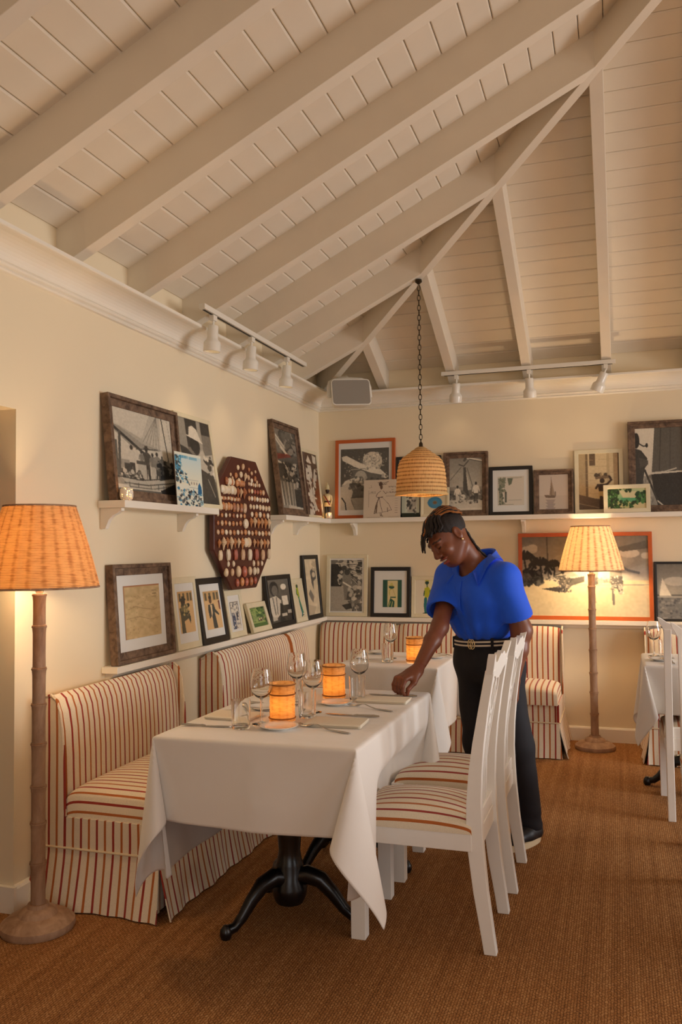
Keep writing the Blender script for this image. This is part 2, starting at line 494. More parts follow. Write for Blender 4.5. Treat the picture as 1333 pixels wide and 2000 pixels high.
# ceiling: hipped roof; boards and rafters are its pieces
zr = ZT+SL*RIDGE
up = 0.03
ce = MB()
A = (-0.2, 0.2, ZT+up-SL*0.2); B = (ROOM_X+0.2, 0.2, A[2]); C_ = (ROOM_X+0.2, ROOM_Y-0.2, A[2]); D = (-0.2, ROOM_Y-0.2, A[2])
R1 = (RIDGE, -RIDGE, zr+up); R2 = (RIDGE, ROOM_Y+RIDGE, zr+up)
ce.add([A, B, C_, D, R1, R2], [(0, 1, 4), (1, 2, 5, 4), (2, 3, 5), (3, 0, 4, 5)])
ceiling = ce.build('ceiling', CP, kind='structure')
BW = 0.1105     # board module measured across the plan
nb = int(RIDGE/BW)
cs = math.cos(math.atan(SL)); sn = math.sin(math.atan(SL))
for k in range(nb):
    s0, s1 = k*BW+0.0016, (k+1)*BW-0.0016
    for side in (0, 1):
        m = MB()
        def P(s, t, h):
            # s: distance from the wall in plan, t: distance along the wall, h: height above the board face
            q = (s-h*sn*0.0, -t, ZT+SL*s+h)
            return q if side == 0 else (t, -s, q[2])
        t1 = 7.2 if side == 0 else 5.4
        ch = 0.005
        vs = []
        for (s, h) in ((s0, 0.014), (s0, 0.004), (s0+ch, 0.0), (s1-ch, 0.0), (s1, 0.004), (s1, 0.014)):
            vs.append(P(s, s, h)); vs.append(P(s, t1-(0 if side == 0 else s*0), h))
        fs = [(2*i, 2*i+1, 2*i+3, 2*i+2) for i in range(5)]
        if side == 1: fs = [tuple(reversed(f)) for f in fs]
        m.add(vs, fs).build('plank', CP, ceiling)
# rafters at 0.543 m centres, jack rafters dying into the hip
ZB, SB = 2.555, 0.485
def rz(s): return ZB+SB*s
for k in range(1, 14):
    c = 0.543*k
    for side in (0, 1):
        if side == 1 and c > ROOM_X-0.5: continue
        L = min(c, RIDGE)+0.0
        m = MB()
        hw = 0.033
        vs = []
        for (s, t) in ((-0.02, -hw), (-0.02, hw), (L+(0.03 if c <= RIDGE else 0), -hw), (L+(0.03 if c <= RIDGE else 0), hw)):
            for top in (0, 1):
                z = (ZT+SL*s+0.02) if top else rz(s)
                vs.append((s, -(c+t), z) if side == 0 else (c+t, -s, z))
        m.add(vs, [(0, 4, 6, 2), (1, 3, 7, 5), (0, 1, 5, 4), (2, 6, 7, 3), (0, 2, 3, 1), (4, 5, 7, 6)])
        m.build('rafter', CP, ceiling, bevel=0.003)
h = MB()
hw = 0.021
vs = []
for s in (-0.02, RIDGE):
    for t in (-hw, hw):
        for top in (0, 1):
            z = (ZT+SL*s+0.02) if top else rz(s)-0.006
            vs.append((s+t*0.9, -s+t*0.9, z))
h.add(vs, [(0, 2, 6, 4), (1, 5, 7, 3), (0, 1, 3, 2), (4, 6, 7, 5), (0, 4, 5, 1), (2, 3, 7, 6)])
h.build('hip_rafter', CP, ceiling, bevel=0.003)

# cornice: cove with two beads below
prof = [(0.0, 2.440), (0.012, 2.443), (0.016, 2.449), (0.012, 2.455), (0.016, 2.457), (0.024, 2.461), (0.028, 2.467), (0.024, 2.473), (0.030, 2.476)]
for i in range(9):
    a = math.pi/2*i/8
    prof.append((0.030+0.100*(1-math.cos(a)), 2.478+0.066*math.sin(a)))
prof += [(0.142, 2.546), (0.146, 2.549), (0.146, 2.562), (0.0, 2.562)]
for nm, side in (('trim_1', 0), ('trim_2', 1)):
    m = MB(); vs = []; n = len(prof)
    for (d, z) in prof:
        if side == 0: vs += [(d, ROOM_Y, z), (d, -d, z)]
        else: vs += [(d, -d, z), (ROOM_X, -d, z)]
    m.add(vs, [(2*i, 2*i+1, 2*((i+1) % n)+1, 2*((i+1) % n)) for i in range(n)])
    m.build(nm, TP, kind='structure')

# baseboards
MB().prism([(0.0, 0.0), (0.018, 0.0), (0.018, 0.088), (0.012, 0.098), (0.0, 0.1)], JY, -0.02, axis=1).box(-0.22, 0.018, JY-0.018, JY-0.0005, 0, 0.098).build('baseboard_left', TP, kind='structure')
MB().prism([(0.0, 0.0), (-0.018, 0.0), (-0.018, 0.088), (-0.012, 0.098), (0.0, 0.1)], 0.0, ROOM_X, axis=0).build('baseboard_back', TP, kind='structure')
# ------------------------------------------------------------------ wall shelves and picture ledges
ZS, DS = 1.5952, 0.1412      # upper shelf: height of its top, depth
ZL, DL = 0.8478, 0.0819      # lower ledge


def bracket(m, pos, side):
    """scrolled bracket under the upper shelf; pos along the wall"""
    pr = [(0, ZS-0.034), (0, ZS-0.125), (0.028, ZS-0.128), (0.036, ZS-0.110), (0.046, ZS-0.088), (0.066, ZS-0.068), (0.092, ZS-0.058), (0.100, ZS-0.050), (0.112, ZS-0.048), (0.112, ZS-0.034)]
    if side == 0: m.prism(pr, pos-0.013, pos+0.013, axis=1)
    else: m.prism([(-a, b) for a, b in pr], pos-0.013, pos+0.013, axis=0)
    return m


y0 = PX(244.4, 978.1, DS)[1]; y1 = PX(428.7, 994.1, DS)[1]
t = wthing('wall_shelf', (0, (y0+y1)/2, ZS), 'short white wall shelf carrying the boat photograph, above the map', 'shelf')
MB().box(0, DS, y0, y1, ZS-0.034, ZS).build('board', TP, t, bevel=0.003)
for yy in (y0+0.03, y1-0.2): bracket(MB(), yy, 0).build('bracket', TP, t, bevel=0.002)
y0b = PX(560, 1005, DS)[1]
t = wthing('wall_shelf', (0, -0.6, ZS), 'short white corner shelf on the left wall past the shell plaque', 'shelf')
MB().box(0, DS, y0b, -DS-0.001, ZS-0.034, ZS).build('board', TP, t, bevel=0.003)
for yy in (y0b+0.02, y0b+0.49): bracket(MB(), yy, 0).build('bracket', TP, t, bevel=0.002)
t = wthing('wall_shelf', (2, 0, ZS), 'long white wall shelf running along the back wall behind the hanging lamp', 'shelf')
MB().box(0, ROOM_X-1.5, -DS, 0, ZS-0.034, ZS).build('board', TP, t, bevel=0.003)
for px in (692, 1023): bracket(MB(), PY(px, 1020, -0.05)[0], 1).build('bracket', TP, t, bevel=0.002)
bracket(MB(), 3.4, 1).build('bracket', TP, t, bevel=0.002)

# ledges: shelf with a bed mould and a wall rail below
yl = PX(229.5, 1301.6, DL)[1]
lp = [(0, ZL), (DL, ZL), (DL, ZL-0.030), (DL-0.014, ZL-0.032), (0.042, ZL-0.040), (0.030, ZL-0.052), (0.022, ZL-0.058), (0.010, ZL-0.060), (0, ZL-0.062)]
t = wthing('picture_ledge', (0, -2, ZL), 'narrow white picture ledge along the left wall above the banquettes', 'ledge')
MB().prism(lp[:3]+[(0, ZL-0.030)], yl, -DL-0.001, axis=1).build('board', TP, t, bevel=0.002)
MB().prism(lp[3:]+[(0, ZL-0.031), (DL-0.014, ZL-0.031)], yl+0.03, -DL-0.001, axis=1).build('moulding', TP, t)
t = wthing('picture_ledge', (2, 0, ZL), 'narrow white picture ledge along the back wall under the orange framed beach photograph', 'ledge')
MB().prism([(-a, b) for a, b in lp[:3]+[(0, ZL-0.030)]], 0, ROOM_X-1.5, axis=0).build('board', TP, t, bevel=0.002)
MB().prism([(-a, b) for a, b in lp[3:]+[(0, ZL-0.031), (DL-0.014, ZL-0.031)]], 0, ROOM_X-1.5, axis=0).build('moulding', TP, t)


# ------------------------------------------------------------------ flat prints: a small painter whose picture becomes a coloured mesh
def srgb2lin(a):
    a = np.clip(a, 0, 255)/255.0
    return np.where(a <= 0.04045, a/12.92, ((a+0.055)/1.055)**2.4)


SEP = np.array([1.0, 0.955, 0.86])


def g(v):
    """a grey of a toned black-and-white print"""
    return tuple(np.array([v, v, v])*SEP)


class Canvas:
    def __init__(s, w, h, col=(200, 195, 180), seed=1):
        w, h = int(w*1.6), int(h*1.6)
        s.w, s.h = w, h
        s.a = np.zeros((h, w, 3)); s.a[:] = col
        yy, xx = np.mgrid[0:h, 0:w]
        s.x = (xx+0.5)/w; s.y = (yy+0.5)/h
        s.rng = np.random.RandomState(seed)
        s.asp = w/h

    def put(s, m, col, al=1.0):
        s.a[m] = s.a[m]*(1-al)+np.array(col)*al
        return s

    def grad(s, c0, c1, y0=0.0, y1=1.0):
        t = np.clip((s.y-y0)/(y1-y0), 0, 1)[..., None]
        m = (s.y >= y0) & (s.y <= y1)
        s.a[m] = (np.array(c0)*(1-t)+np.array(c1)*t)[m]
        return s

    def rect(s, x0, y0, x1, y1, col, al=1.0):
        return s.put((s.x >= x0) & (s.x <= x1) & (s.y >= y0) & (s.y <= y1), col, al)

    def ell(s, cx, cy, rx, ry, col, rot=0.0, al=1.0):
        c, n = math.cos(rot), math.sin(rot)
        dx = (s.x-cx)*s.asp; dy = s.y-cy
        u = dx*c+dy*n; v = -dx*n+dy*c
        return s.put((u/(rx*s.asp))**2+(v/ry)**2 <= 1, col, al)

    def poly(s, pts, col, al=1.0):
        ins = np.zeros(s.x.shape, bool); n = len(pts)
        for i in range(n):
            x0, y0 = pts[i]; x1, y1 = pts[(i+1) % n]
            if y0 == y1: continue
            c = ((y0 > s.y) != (y1 > s.y)) & (s.x < (x1-x0)*(s.y-y0)/(y1-y0)+x0)
            ins ^= c
        return s.put(ins, col, al)

    def line(s, pts, wd, col, al=1.0):
        m = np.zeros(s.x.shape, bool)
        for (x0, y0), (x1, y1) in zip(pts[:-1], pts[1:]):
            ax, ay, bx, by = x0*s.asp, y0, x1*s.asp, y1
            dx, dy = bx-ax, by-ay; L = dx*dx+dy*dy+1e-12
            t = np.clip(((s.x*s.asp-ax)*dx+(s.y-ay)*dy)/L, 0, 1)
            d = np.hypot(s.x*s.asp-ax-t*dx, s.y-ay-t*dy)
            m |= d <= wd/2
        return s.put(m, col, al)

    def speck(s, n, x0, y0, x1, y1, size, cols, al=1.0, rot=True):
        for _ in range(n):
            s.ell(s.rng.uniform(x0, x1), s.rng.uniform(y0, y1), size*s.rng.uniform(0.4, 1.3)/s.asp, size*s.rng.uniform(0.3, 1.0), cols[s.rng.randint(len(cols))], s.rng.uniform(0, 3.1) if rot else 0, al)
        return s

    def blotch(s, amt, sc=6):
        """soft photographic grain"""
        small = s.rng.normal(0, 1, (int(s.h/sc)+2, int(s.w/sc)+2))
        yi = s.y*(small.shape[0]-1.001); xi = s.x*(small.shape[1]-1.001)
        y0 = yi.astype(int); x0 = xi.astype(int); fy = yi-y0; fx = xi-x0
        v = small[y0, x0]*(1-fy)*(1-fx)+small[y0+1, x0]*fy*(1-fx)+small[y0, x0+1]*(1-fy)*fx+small[y0+1, x0+1]*fy*fx
        s.a += v[..., None]*amt
        return s

    def soft(s, k=1):
        for _ in range(k):
            p = np.pad(s.a, ((1, 1), (1, 1), (0, 0)), 'edge')
            s.a = (p[1:-1, 1:-1]*2+p[:-2, 1:-1]+p[2:, 1:-1]+p[1:-1, :-2]+p[1:-1, 2:])/6
        return s

    def mesh(s, name, u0, v0, u1, v1, d, M, mat, parent):
        """vertex-coloured print on the plane of a frame: u across, v up, d out of the wall"""
        w, h = s.w, s.h
        us = np.linspace(u0, u1, w); vs = np.linspace(v1, v0, h)
        U, V = np.meshgrid(us, vs)
        co = np.stack([U.ravel(), np.full(U.size, d), V.ravel(), np.ones(U.size)], 1) @ np.array(M).T
        off = np.array(OFF.get(parent.name, (0, 0, 0)))
        co = co[:, :3]-off
        idx = np.arange(w*h).reshape(h, w)
        q = np.stack([idx[:-1, :-1], idx[1:, :-1], idx[1:, 1:], idx[:-1, 1:]], -1).reshape(-1, 4)
        me = bpy.data.meshes.new(name)
        me.vertices.add(w*h); me.vertices.foreach_set('co', co.ravel().astype(np.float32))
        nf = len(q); me.loops.add(nf*4); me.polygons.add(nf)
        me.loops.foreach_set('vertex_index', q.ravel().astype(np.int32))
        me.polygons.foreach_set('loop_start', np.arange(0, nf*4, 4, dtype=np.int32))
        me.update(calc_edges=True)
        ca = me.color_attributes.new('print', 'FLOAT_COLOR', 'POINT')
        ln = srgb2lin(s.a).reshape(-1, 3)
        ca.data.foreach_set('color', np.concatenate([ln, np.ones((w*h, 1))], 1).ravel().astype(np.float32))
        me.materials.append(mat)
        o = bpy.data.objects.new(name, me); COL.objects.link(o); o.parent = parent; OFF[o.name] = tuple(off)
        return o


# ------------------------------------------------------------------ the pictures themselves
def palm(c, x, y, h, col, n=9, sz=0.16):
    c.line([(x, y), (x+h*0.05, y-h*0.5), (x, y-h)], 0.022, col)
    for k in range(n):
        a = -math.pi/2+(k-(n-1)/2)*0.52
        ex, ey = x+math.cos(a)*sz/c.asp, y-h+math.sin(a)*sz*0.75
        c.line([(x, y-h), ((x+ex)/2, (y-h+ey)/2-0.035), (ex, ey+0.06)], 0.03, col)


def man(c, x, y, h, top, bot, head=None, hat=None, wd=1.0):
    """a small standing figure, feet at y"""
    a = c.asp
    head = head or bot
    c.poly([(x-0.09*h*wd/a, y-0.50*h), (x+0.09*h*wd/a, y-0.50*h), (x+0.10*h*wd/a, y), (x+0.02*h/a, y), (x, y-0.35*h), (x-0.03*h/a, y), (x-0.10*h*wd/a, y)], bot)
    c.poly([(x-0.12*h*wd/a, y-0.80*h), (x-0.03*h/a, y-0.85*h), (x+0.04*h/a, y-0.85*h), (x+0.13*h*wd/a, y-0.79*h), (x+0.10*h*wd/a, y-0.46*h), (x-0.10*h*wd/a, y-0.46*h)], top)
    c.line([(x-0.12*h*wd/a, y-0.76*h), (x-0.16*h*wd/a, y-0.55*h)], 0.055*h, top)
    c.line([(x+0.12*h*wd/a, y-0.76*h), (x+0.17*h*wd/a, y-0.55*h)], 0.055*h, top)
    c.ell(x, y-0.92*h, 0.055*h/a, 0.075*h, head)
    if hat:
        c.ell(x, y-0.955*h, 0.11*h/a, 0.018*h, hat); c.rect(x-0.055*h/a, y-1.03*h, x+0.055*h/a, y-0.955*h, hat)


def art_boat():
    c = Canvas(110, 120, g(205), 3).grad(g(208), g(196), 0, 0.75)
    c.rect(0.0, 0.62, 0.30, 0.92, g(150)).rect(0.72, 0.60, 1, 1, g(20))
    c.poly([(0, 0.20), (0.02, 0.21), (0.80, 0.43), (0.72, 0.45), (0.30, 0.46), (0, 0.28)], g(150))
    c.poly([(0.03, 0.20), (0.80, 0.43), (0.45, 0.385)], g(172))
    c.poly([(0.62, 0.0), (0.80, 0.0), (0.78, 0.42), (0.55, 0.37), (0.45, 0.34)], g(182), 0.8)
    for k in range(6): c.line([(0.74, 0.0), (0.48+0.055*k, 0.36+0.012*k)], 0.007, g(128))
    c.line([(0.83, 0), (0.92, 0.62)], 0.016, g(70)); c.line([(0.93, 0), (0.97, 0.3)], 0.004, g(120))
    c.line([(0, 0.24), (0.52, 0.53)], 0.035, g(48)); c.line([(0.35, 0.47), (0.72, 0.43)], 0.012, g(60))
    c.line([(0.10, 0.30), (0.06, 0.80)], 0.035, g(80)); c.rect(0, 0.4, 0.05, 0.85, g(90))
    man(c, 0.27, 0.83, 0.40, g(196), g(56), g(40)); man(c, 0.52, 0.85, 0.43, g(62), g(50), g(36), g(46))
    man(c, 0.43, 0.72, 0.24, g(120), g(60), g(40)); man(c, 0.62, 0.82, 0.34, g(120), g(176), g(44))
    man(c, 0.70, 0.82, 0.36, g(130), g(80), g(40)); man(c, 0.79, 0.72, 0.22, g(90), g(50), g(40))
    c.rect(0.36, 0.64, 0.50, 0.84, g(176)).rect(0.34, 0.61, 0.50, 0.65, g(70)).rect(0.14, 0.66, 0.24, 0.76, g(60))
    c.speck(60, 0.1, 0.74, 0.45, 0.86, 0.03, [g(60), g(110), g(190), g(40)]); c.speck(50, 0.68, 0.58, 0.98, 0.76, 0.035, [g(30), g(70), g(120), g(16)])
    c.poly([(0.08, 0.84), (0.40, 0.85), (0.75, 0.82), (1, 0.77), (1, 0.84), (0.80, 0.94), (0.55, 0.97), (0.20, 0.95)], g(182))
    c.line([(0.0, 0.83), (0.40, 0.85), (1, 0.77)], 0.012, g(50)); c.line([(0.12, 0.90), (0.5, 0.905), (1, 0.83)], 0.014, g(80)); c.line([(0.2, 0.945), (0.6, 0.94), (1, 0.87)], 0.010, g(90))
    for x in (0.2, 0.34, 0.55, 0.68, 0.78): c.line([(x, 0.89), (x, 0.94)], 0.012, g(80))
    c.poly([(0.72, 1), (0.74, 0.95), (1, 0.84), (1, 1)], g(18)).rect(0, 0.97, 0.74, 1, g(96))
    return c.blotch(5, 3).soft(1)


def art_pith():
    c = Canvas(60, 110, g(120), 4)
    c.rect(0, 0, 0.26, 0.40, g(150)).rect(0.26, 0, 0.60, 0.34, g(56)).rect(0.60, 0, 0.72, 0.5, g(165)).rect(0.72, 0, 1, 0.16, g(58)).rect(0.72, 0.16, 1, 0.40, g(120))
    c.poly([(0.0, 0.33), (0.22, 0.36), (0.45, 0.46), (0.42, 0.62), (0.0, 0.62)], g(58))
    c.poly([(0.50, 0.42), (0.70, 0.34), (0.78, 0.44), (0.80, 0.72), (0.45, 0.72)], g(190))
    c.ell(0.48, 0.31, 0.15, 0.085, g(40)); c.ell(0.50, 0.36, 0.10, 0.06, g(46))
    c.poly([(0.32, 0.20), (0.36, 0.10), (0.46, 0.075), (0.58, 0.11), (0.64, 0.19), (0.70, 0.255), (0.48, 0.235), (0.28, 0.205)], g(224))
    c.line([(0.27, 0.205), (0.72, 0.265)], 0.012, g(236))
    c.poly([(0.70, 0.42), (1, 0.38), (1, 0.72), (0.70, 0.62)], g(186)); c.speck(18, 0.7, 0.40, 1, 0.68, 0.035, [g(70), g(40), g(220)])
    c.poly([(0.55, 0.58), (0.95, 0.66), (1, 1), (0.4, 1), (0.42, 0.62)], g(62)); c.line([(0.75, 0.7), (0.9, 0.9)], 0.01, g(180))
    return c.blotch(5, 3).soft(1)


def art_bluecard():
    c = Canvas(60, 96, (226, 226, 208), 5).grad((196, 216, 216), (232, 226, 200), 0.05, 0.6)
    for k in range(9): c.rect(0.24+0.028*k, 0.055, 0.262+0.028*k, 0.105, (70, 146, 178), 0.75)
    for k in range(10): c.rect(0.53+0.031*k, 0.06, 0.553+0.031*k, 0.11, (70, 146, 178), 0.8)
    c.speck(60, 0.0, 0.08, 0.22, 0.55, 0.035, [(40, 60, 70), (70, 140, 170), (150, 190, 196), (60, 70, 72)])
    c.speck(40, 0.1, 0.35, 0.42, 0.56, 0.030, [(40, 50, 56), (80, 150, 180), (220, 220, 200)])
    c.line([(0.36, 0.45), (0.5, 0.60)], 0.02, (70, 80, 80))
    for x in (0.55, 0.65, 0.75): c.rect(x, 0.53, x+0.05, 0.58, (196, 186, 164)); c.rect(x+0.015, 0.54, x+0.035, 0.58, (120, 120, 116))
    c.line([(0.46, 0.50), (0.84, 0.50)], 0.006, (150, 150, 140)); c.line([(0.46, 0.64), (0.84, 0.65)], 0.006, (120, 130, 130))
    c.speck(100, 0.02, 0.68, 1.0, 1.0, 0.030, [(30, 70, 90), (60, 130, 165), (40, 44, 48), (214, 206, 184), (150, 180, 186), (90, 96, 98)])
    c.poly([(0.82, 0.60), (0.88, 0.53), (0.95, 0.62), (0.96, 0.74), (0.80, 0.76)], (24, 96, 140))
    return c.soft(1)


def art_street():
    c = Canvas(64, 120, g(90), 6)
    c.rect(0, 0, 1, 0.30, g(120)).speck(60, 0.3, 0, 1, 0.3, 0.06, [g(80), g(100), g(140), g(60)])
    c.poly([(0, 0.05), (0.42, 0.20), (0.46, 0.32), (0, 0.14)], g(205)); c.line([(0, 0.09), (0.44, 0.26)], 0.008, g(120))
    c.poly([(0.25, 0.20), (0.6, 0.32), (0.55, 0.345), (0.2, 0.24)], g(225))
    c.poly([(0, 0.32), (0.62, 0.30), (0.7, 0.33), (0.0, 0.40)], (120, 52, 40)); c.poly([(0, 0.40), (0.3, 0.43), (0.56, 0.49), (0.5, 0.50), (0, 0.43)], g(220))
    c.rect(0, 0.44, 0.35, 0.62, g(66)).poly([(0.32, 0.48), (0.75, 0.50), (0.72, 0.63), (0.35, 0.63)], g(176))
    c.speck(90, 0.2, 0.42, 1, 0.72, 0.03, [g(40), g(60), g(30), g(190)])
    c.rect(0.0, 0.66, 0.80, 1.0, g(150))
    for k in range(9): c.line([(0.04+0.08*k, 0.66+0.01*(k % 3)), (0.10+0.07*k, 0.95)], 0.025, g([205, 96, 178, 120][k % 4]))
    c.rect(0.66, 0.74, 1, 1, g(62)).poly([(0.3, 0.95), (1, 0.97), (1, 1), (0.3, 1)], g(200))
    return c.blotch(7, 3).soft(1)


def art_dancers():
    c = Canvas(48, 100, (84, 60, 46), 7)
    c.rect(0.55, 0.4, 1.0, 1, (120, 62, 28)); c.rect(0, 0, 0.2, 0.3, (96, 82, 74))
    c.poly([(0.30, 0.12), (0.42, 0.04), (0.55, 0.12), (0.62, 0.17), (0.2, 0.16)], g(225))
    c.poly([(0.22, 0.20), (0.55, 0.20), (0.60, 0.34), (0.50, 0.50), (0.46, 0.75), (0.40, 1.0), (0.15, 1.0), (0.28, 0.62), (0.15, 0.40)], g(215))
    c.poly([(0.70, 0.02), (0.95, 0.04), (0.92, 0.16), (0.72, 0.15)], g(215)); c.poly([(0.75, 0.25), (0.98, 0.22), (0.86, 0.42), (0.70, 0.55), (0.60, 0.75), (0.75, 0.9), (0.4, 0.95), (0.52, 0.55)], g(205))
    c.speck(40, 0.1, 0.15, 0.95, 0.95, 0.035, [(70, 48, 36), (110, 80, 60), (230, 220, 200)])
    return c.blotch(6, 3).soft(1)


def art_hatlady():
    c = Canvas(104, 122, g(92), 8).grad(g(84), g(100))
    c.ell(0.66, 0.22, 0.20, 0.16, g(214), 0.2)
    c.poly([(0.02, 0.13), (0.12, 0.11), (0.42, 0.24), (0.80, 0.33), (0.99, 0.47), (0.93, 0.50), (0.62, 0.40), (0.30, 0.30), (0.04, 0.19)], g(232))
    c.speck(150, 0.48, 0.08, 0.84, 0.34, 0.018, [g(186), g(232), g(150), g(206)]); c.speck(90, 0.05, 0.12, 0.95, 0.46, 0.014, [g(240), g(206)], 0.5)
    c.poly([(0.24, 0.30), (0.62, 0.40), (0.86, 0.44), (0.80, 0.58), (0.5, 0.60), (0.25, 0.46)], g(110))
    c.ell(0.42, 0.46, 0.12, 0.10, g(186)); c.ell(0.42, 0.50, 0.06, 0.05, g(140)); c.line([(0.22, 0.34), (0.50, 0.33)], 0.015, g(170))
    c.poly([(0.10, 0.52), (0.34, 0.46), (0.62, 0.55), (0.96, 0.60), (0.9, 0.63), (0.5, 0.62), (0.30, 0.55), (0.02, 0.60)], g(222))
    c.poly([(0.20, 0.58), (0.45, 0.60), (0.75, 0.62), (1, 0.70), (1, 0.8), (0.6, 0.78), (0.25, 0.76)], g(104))
    c.poly([(0, 0.62), (0.16, 0.55), (0.26, 0.70), (0.22, 0.84), (0.30, 1), (0, 1)], g(200)); c.poly([(0.22, 0.80), (1, 0.78), (1, 1), (0.30, 1)], g(158))
    c.line([(0.03, 0.80), (0.10, 0.88), (0.12, 1)], 0.02, g(50)); c.line([(0.22, 0.8), (0.6, 0.79)], 0.01, g(80))
    c.speck(70, 0.2, 0.45, 0.95, 0.72, 0.03, [g(70), g(130), g(170), g(90)], 0.7); c.speck(14, 0.8, 0.85, 1.0, 1, 0.05, [g(90), g(196)])
    return c.blotch(4, 3).soft(1)


def art_songsheet():
    ink = (92, 70, 56)
    c = Canvas(72, 74, (214, 196, 172), 9)
    c.ell(0.46, 0.12, 0.05, 0.06, ink); c.ell(0.48, 0.20, 0.035, 0.06, (110, 82, 62)); c.line([(0.38, 0.08), (0.56, 0.10), (0.66, 0.06)], 0.015, ink); c.line([(0.5, 0.14), (0.62, 0.12)], 0.015, ink)
    c.line([(0.46, 0.30), (0.38, 0.36), (0.34, 0.44), (0.40, 0.48)], 0.012, ink); c.line([(0.53, 0.30), (0.60, 0.38), (0.62, 0.33)], 0.012, ink)
    c.line([(0.40, 0.47), (0.52, 0.46)], 0.02, ink)
    c.line([(0.42, 0.48), (0.34, 0.68), (0.30, 0.88)], 0.022, ink); c.line([(0.37, 0.60), (0.35, 0.86)], 0.035, (120, 96, 76)); c.line([(0.43, 0.48), (0.46, 0.66), (0.52, 0.85)], 0.012, ink)
    c.line([(0.52, 0.48), (0.68, 0.64), (0.76, 0.80), (0.65, 0.81)], 0.010, ink); c.line([(0.65, 0.74), (0.66, 0.84)], 0.016, ink); c.line([(0.30, 0.88), (0.52, 0.85), (0.66, 0.83)], 0.008, ink)
    c.line([(0.46, 0.88), (0.47, 0.94), (0.53, 0.95)], 0.016, ink); c.line([(0.49, 0.87), (0.50, 0.93)], 0.014, ink)
    def word(x, y, n, wd, h):
        for k in range(n):
            c.rect(x+k*wd, y, x+k*wd+wd*0.32, y+h, ink, 0.8)
            if k % 2: c.rect(x+k*wd, y, x+k*wd+wd*0.7, y+h*0.3, ink, 0.8)
            else: c.rect(x+k*wd, y+h*0.7, x+k*wd+wd*0.7, y+h, ink, 0.8)
    word(0.68, 0.175, 6, 0.04, 0.035); word(0.76, 0.26, 2, 0.03, 0.02); word(0.64, 0.325, 7, 0.043, 0.035); word(0.18, 0.315, 8, 0.019, 0.02)
    c.line([(0.60, 0.44), (0.92, 0.43)], 0.008, ink, 0.7); c.line([(0.14, 0.28), (0.14, 0.72)], 0.007, ink, 0.6); c.line([(0.14, 0.36), (0.34, 0.36)], 0.006, ink, 0.5)
    for k in range(7): c.rect(0.84, 0.50+0.06*k, 0.92, 0.51+0.06*k, ink, 0.35)
    c.line([(0.14, 0.22), (0.22, 0.20), (0.20, 0.14)], 0.008, ink, 0.6); c.line([(0.1, 0.98), (0.95, 0.97)], 0.006, ink, 0.3)
    return c


def art_girl():
    c = Canvas(36, 42, (196, 200, 180), 10).rect(0, 0.82, 1, 1, (34, 42, 26)).rect(0, 0, 0.2, 0.8, (180, 186, 168))
    c.poly([(0.30, 0.78), (0.45, 0.45), (0.40, 0.25), (0.62, 0.10), (0.86, 0.22), (0.80, 0.5), (0.76, 0.8)], g(170)); c.speck(26, 0.3, 0.15, 0.8, 0.8, 0.07, [g(90), g(200), g(140), g(70)])
    return c.soft(1)


def art_record():
    c = Canvas(36, 46, (212, 196, 160), 11)
    c.ell(0.5, 0.52, 0.30, 0.235, (52, 122, 158)); c.ell(0.5, 0.52, 0.10, 0.08, (150, 120, 84)); c.ell(0.5, 0.52, 0.22, 0.17, (74, 140, 170), al=0.5); c.ell(0.5, 0.52, 0.08, 0.06, (120, 90, 60))
    return c.soft(1)


def art_fishermen():
    c = Canvas(66, 100, g(150), 12).grad(g(140), g(182), 0, 0.55)
    c.rect(0, 0.62, 1, 0.80, g(112)).rect(0, 0.80, 1, 1, g(206))
    c.speck(20, 0.0, 0.3, 1, 0.5, 0.06, [g(168), g(180)], 0.5)
    c.poly([(0.43, 0.18), (0.50, 0.18), (0.56, 0.60), (0.62, 0.75), (0.42, 0.62)], g(78)); c.poly([(0.50, 0.25), (0.66, 0.60), (0.56, 0.62)], g(196))
    c.ell(0.48, 0.09, 0.06, 0.05, g(150)); c.line([(0.3, 0.13), (0.44, 0.16), (0.58, 0.06)], 0.02, g(80)); c.line([(0.46, 0.05), (0.5, 0.0)], 0.05, g(90)); c.line([(0.55, 0.01), (1, 0.07)], 0.035, g(226)); c.line([(0.6, 0.03), (1, 0.09)], 0.010, g(50))
    c.line([(0.36, 0.18), (0.03, 0.42)], 0.010, g(90)); c.line([(0.54, 0.20), (0.72, 0.58)], 0.012, g(90))
    man(c, 0.25, 0.90, 0.38, g(226), g(206), g(60)); man(c, 0.80, 0.86, 0.40, g(228), g(84), g(56)); man(c, 0.41, 0.88, 0.22, g(220), g(190), g(60), wd=1.5)
    c.poly([(0.55, 0.80), (0.78, 0.82), (0.75, 0.86), (0.5, 0.86)], g(196)); c.speck(50, 0, 0.66, 1, 0.86, 0.025, [g(70), g(150), g(60), g(196)], 0.7)
    c.rect(0, 0.95, 1, 1, g(222))
    return c.blotch(4, 3).soft(1)


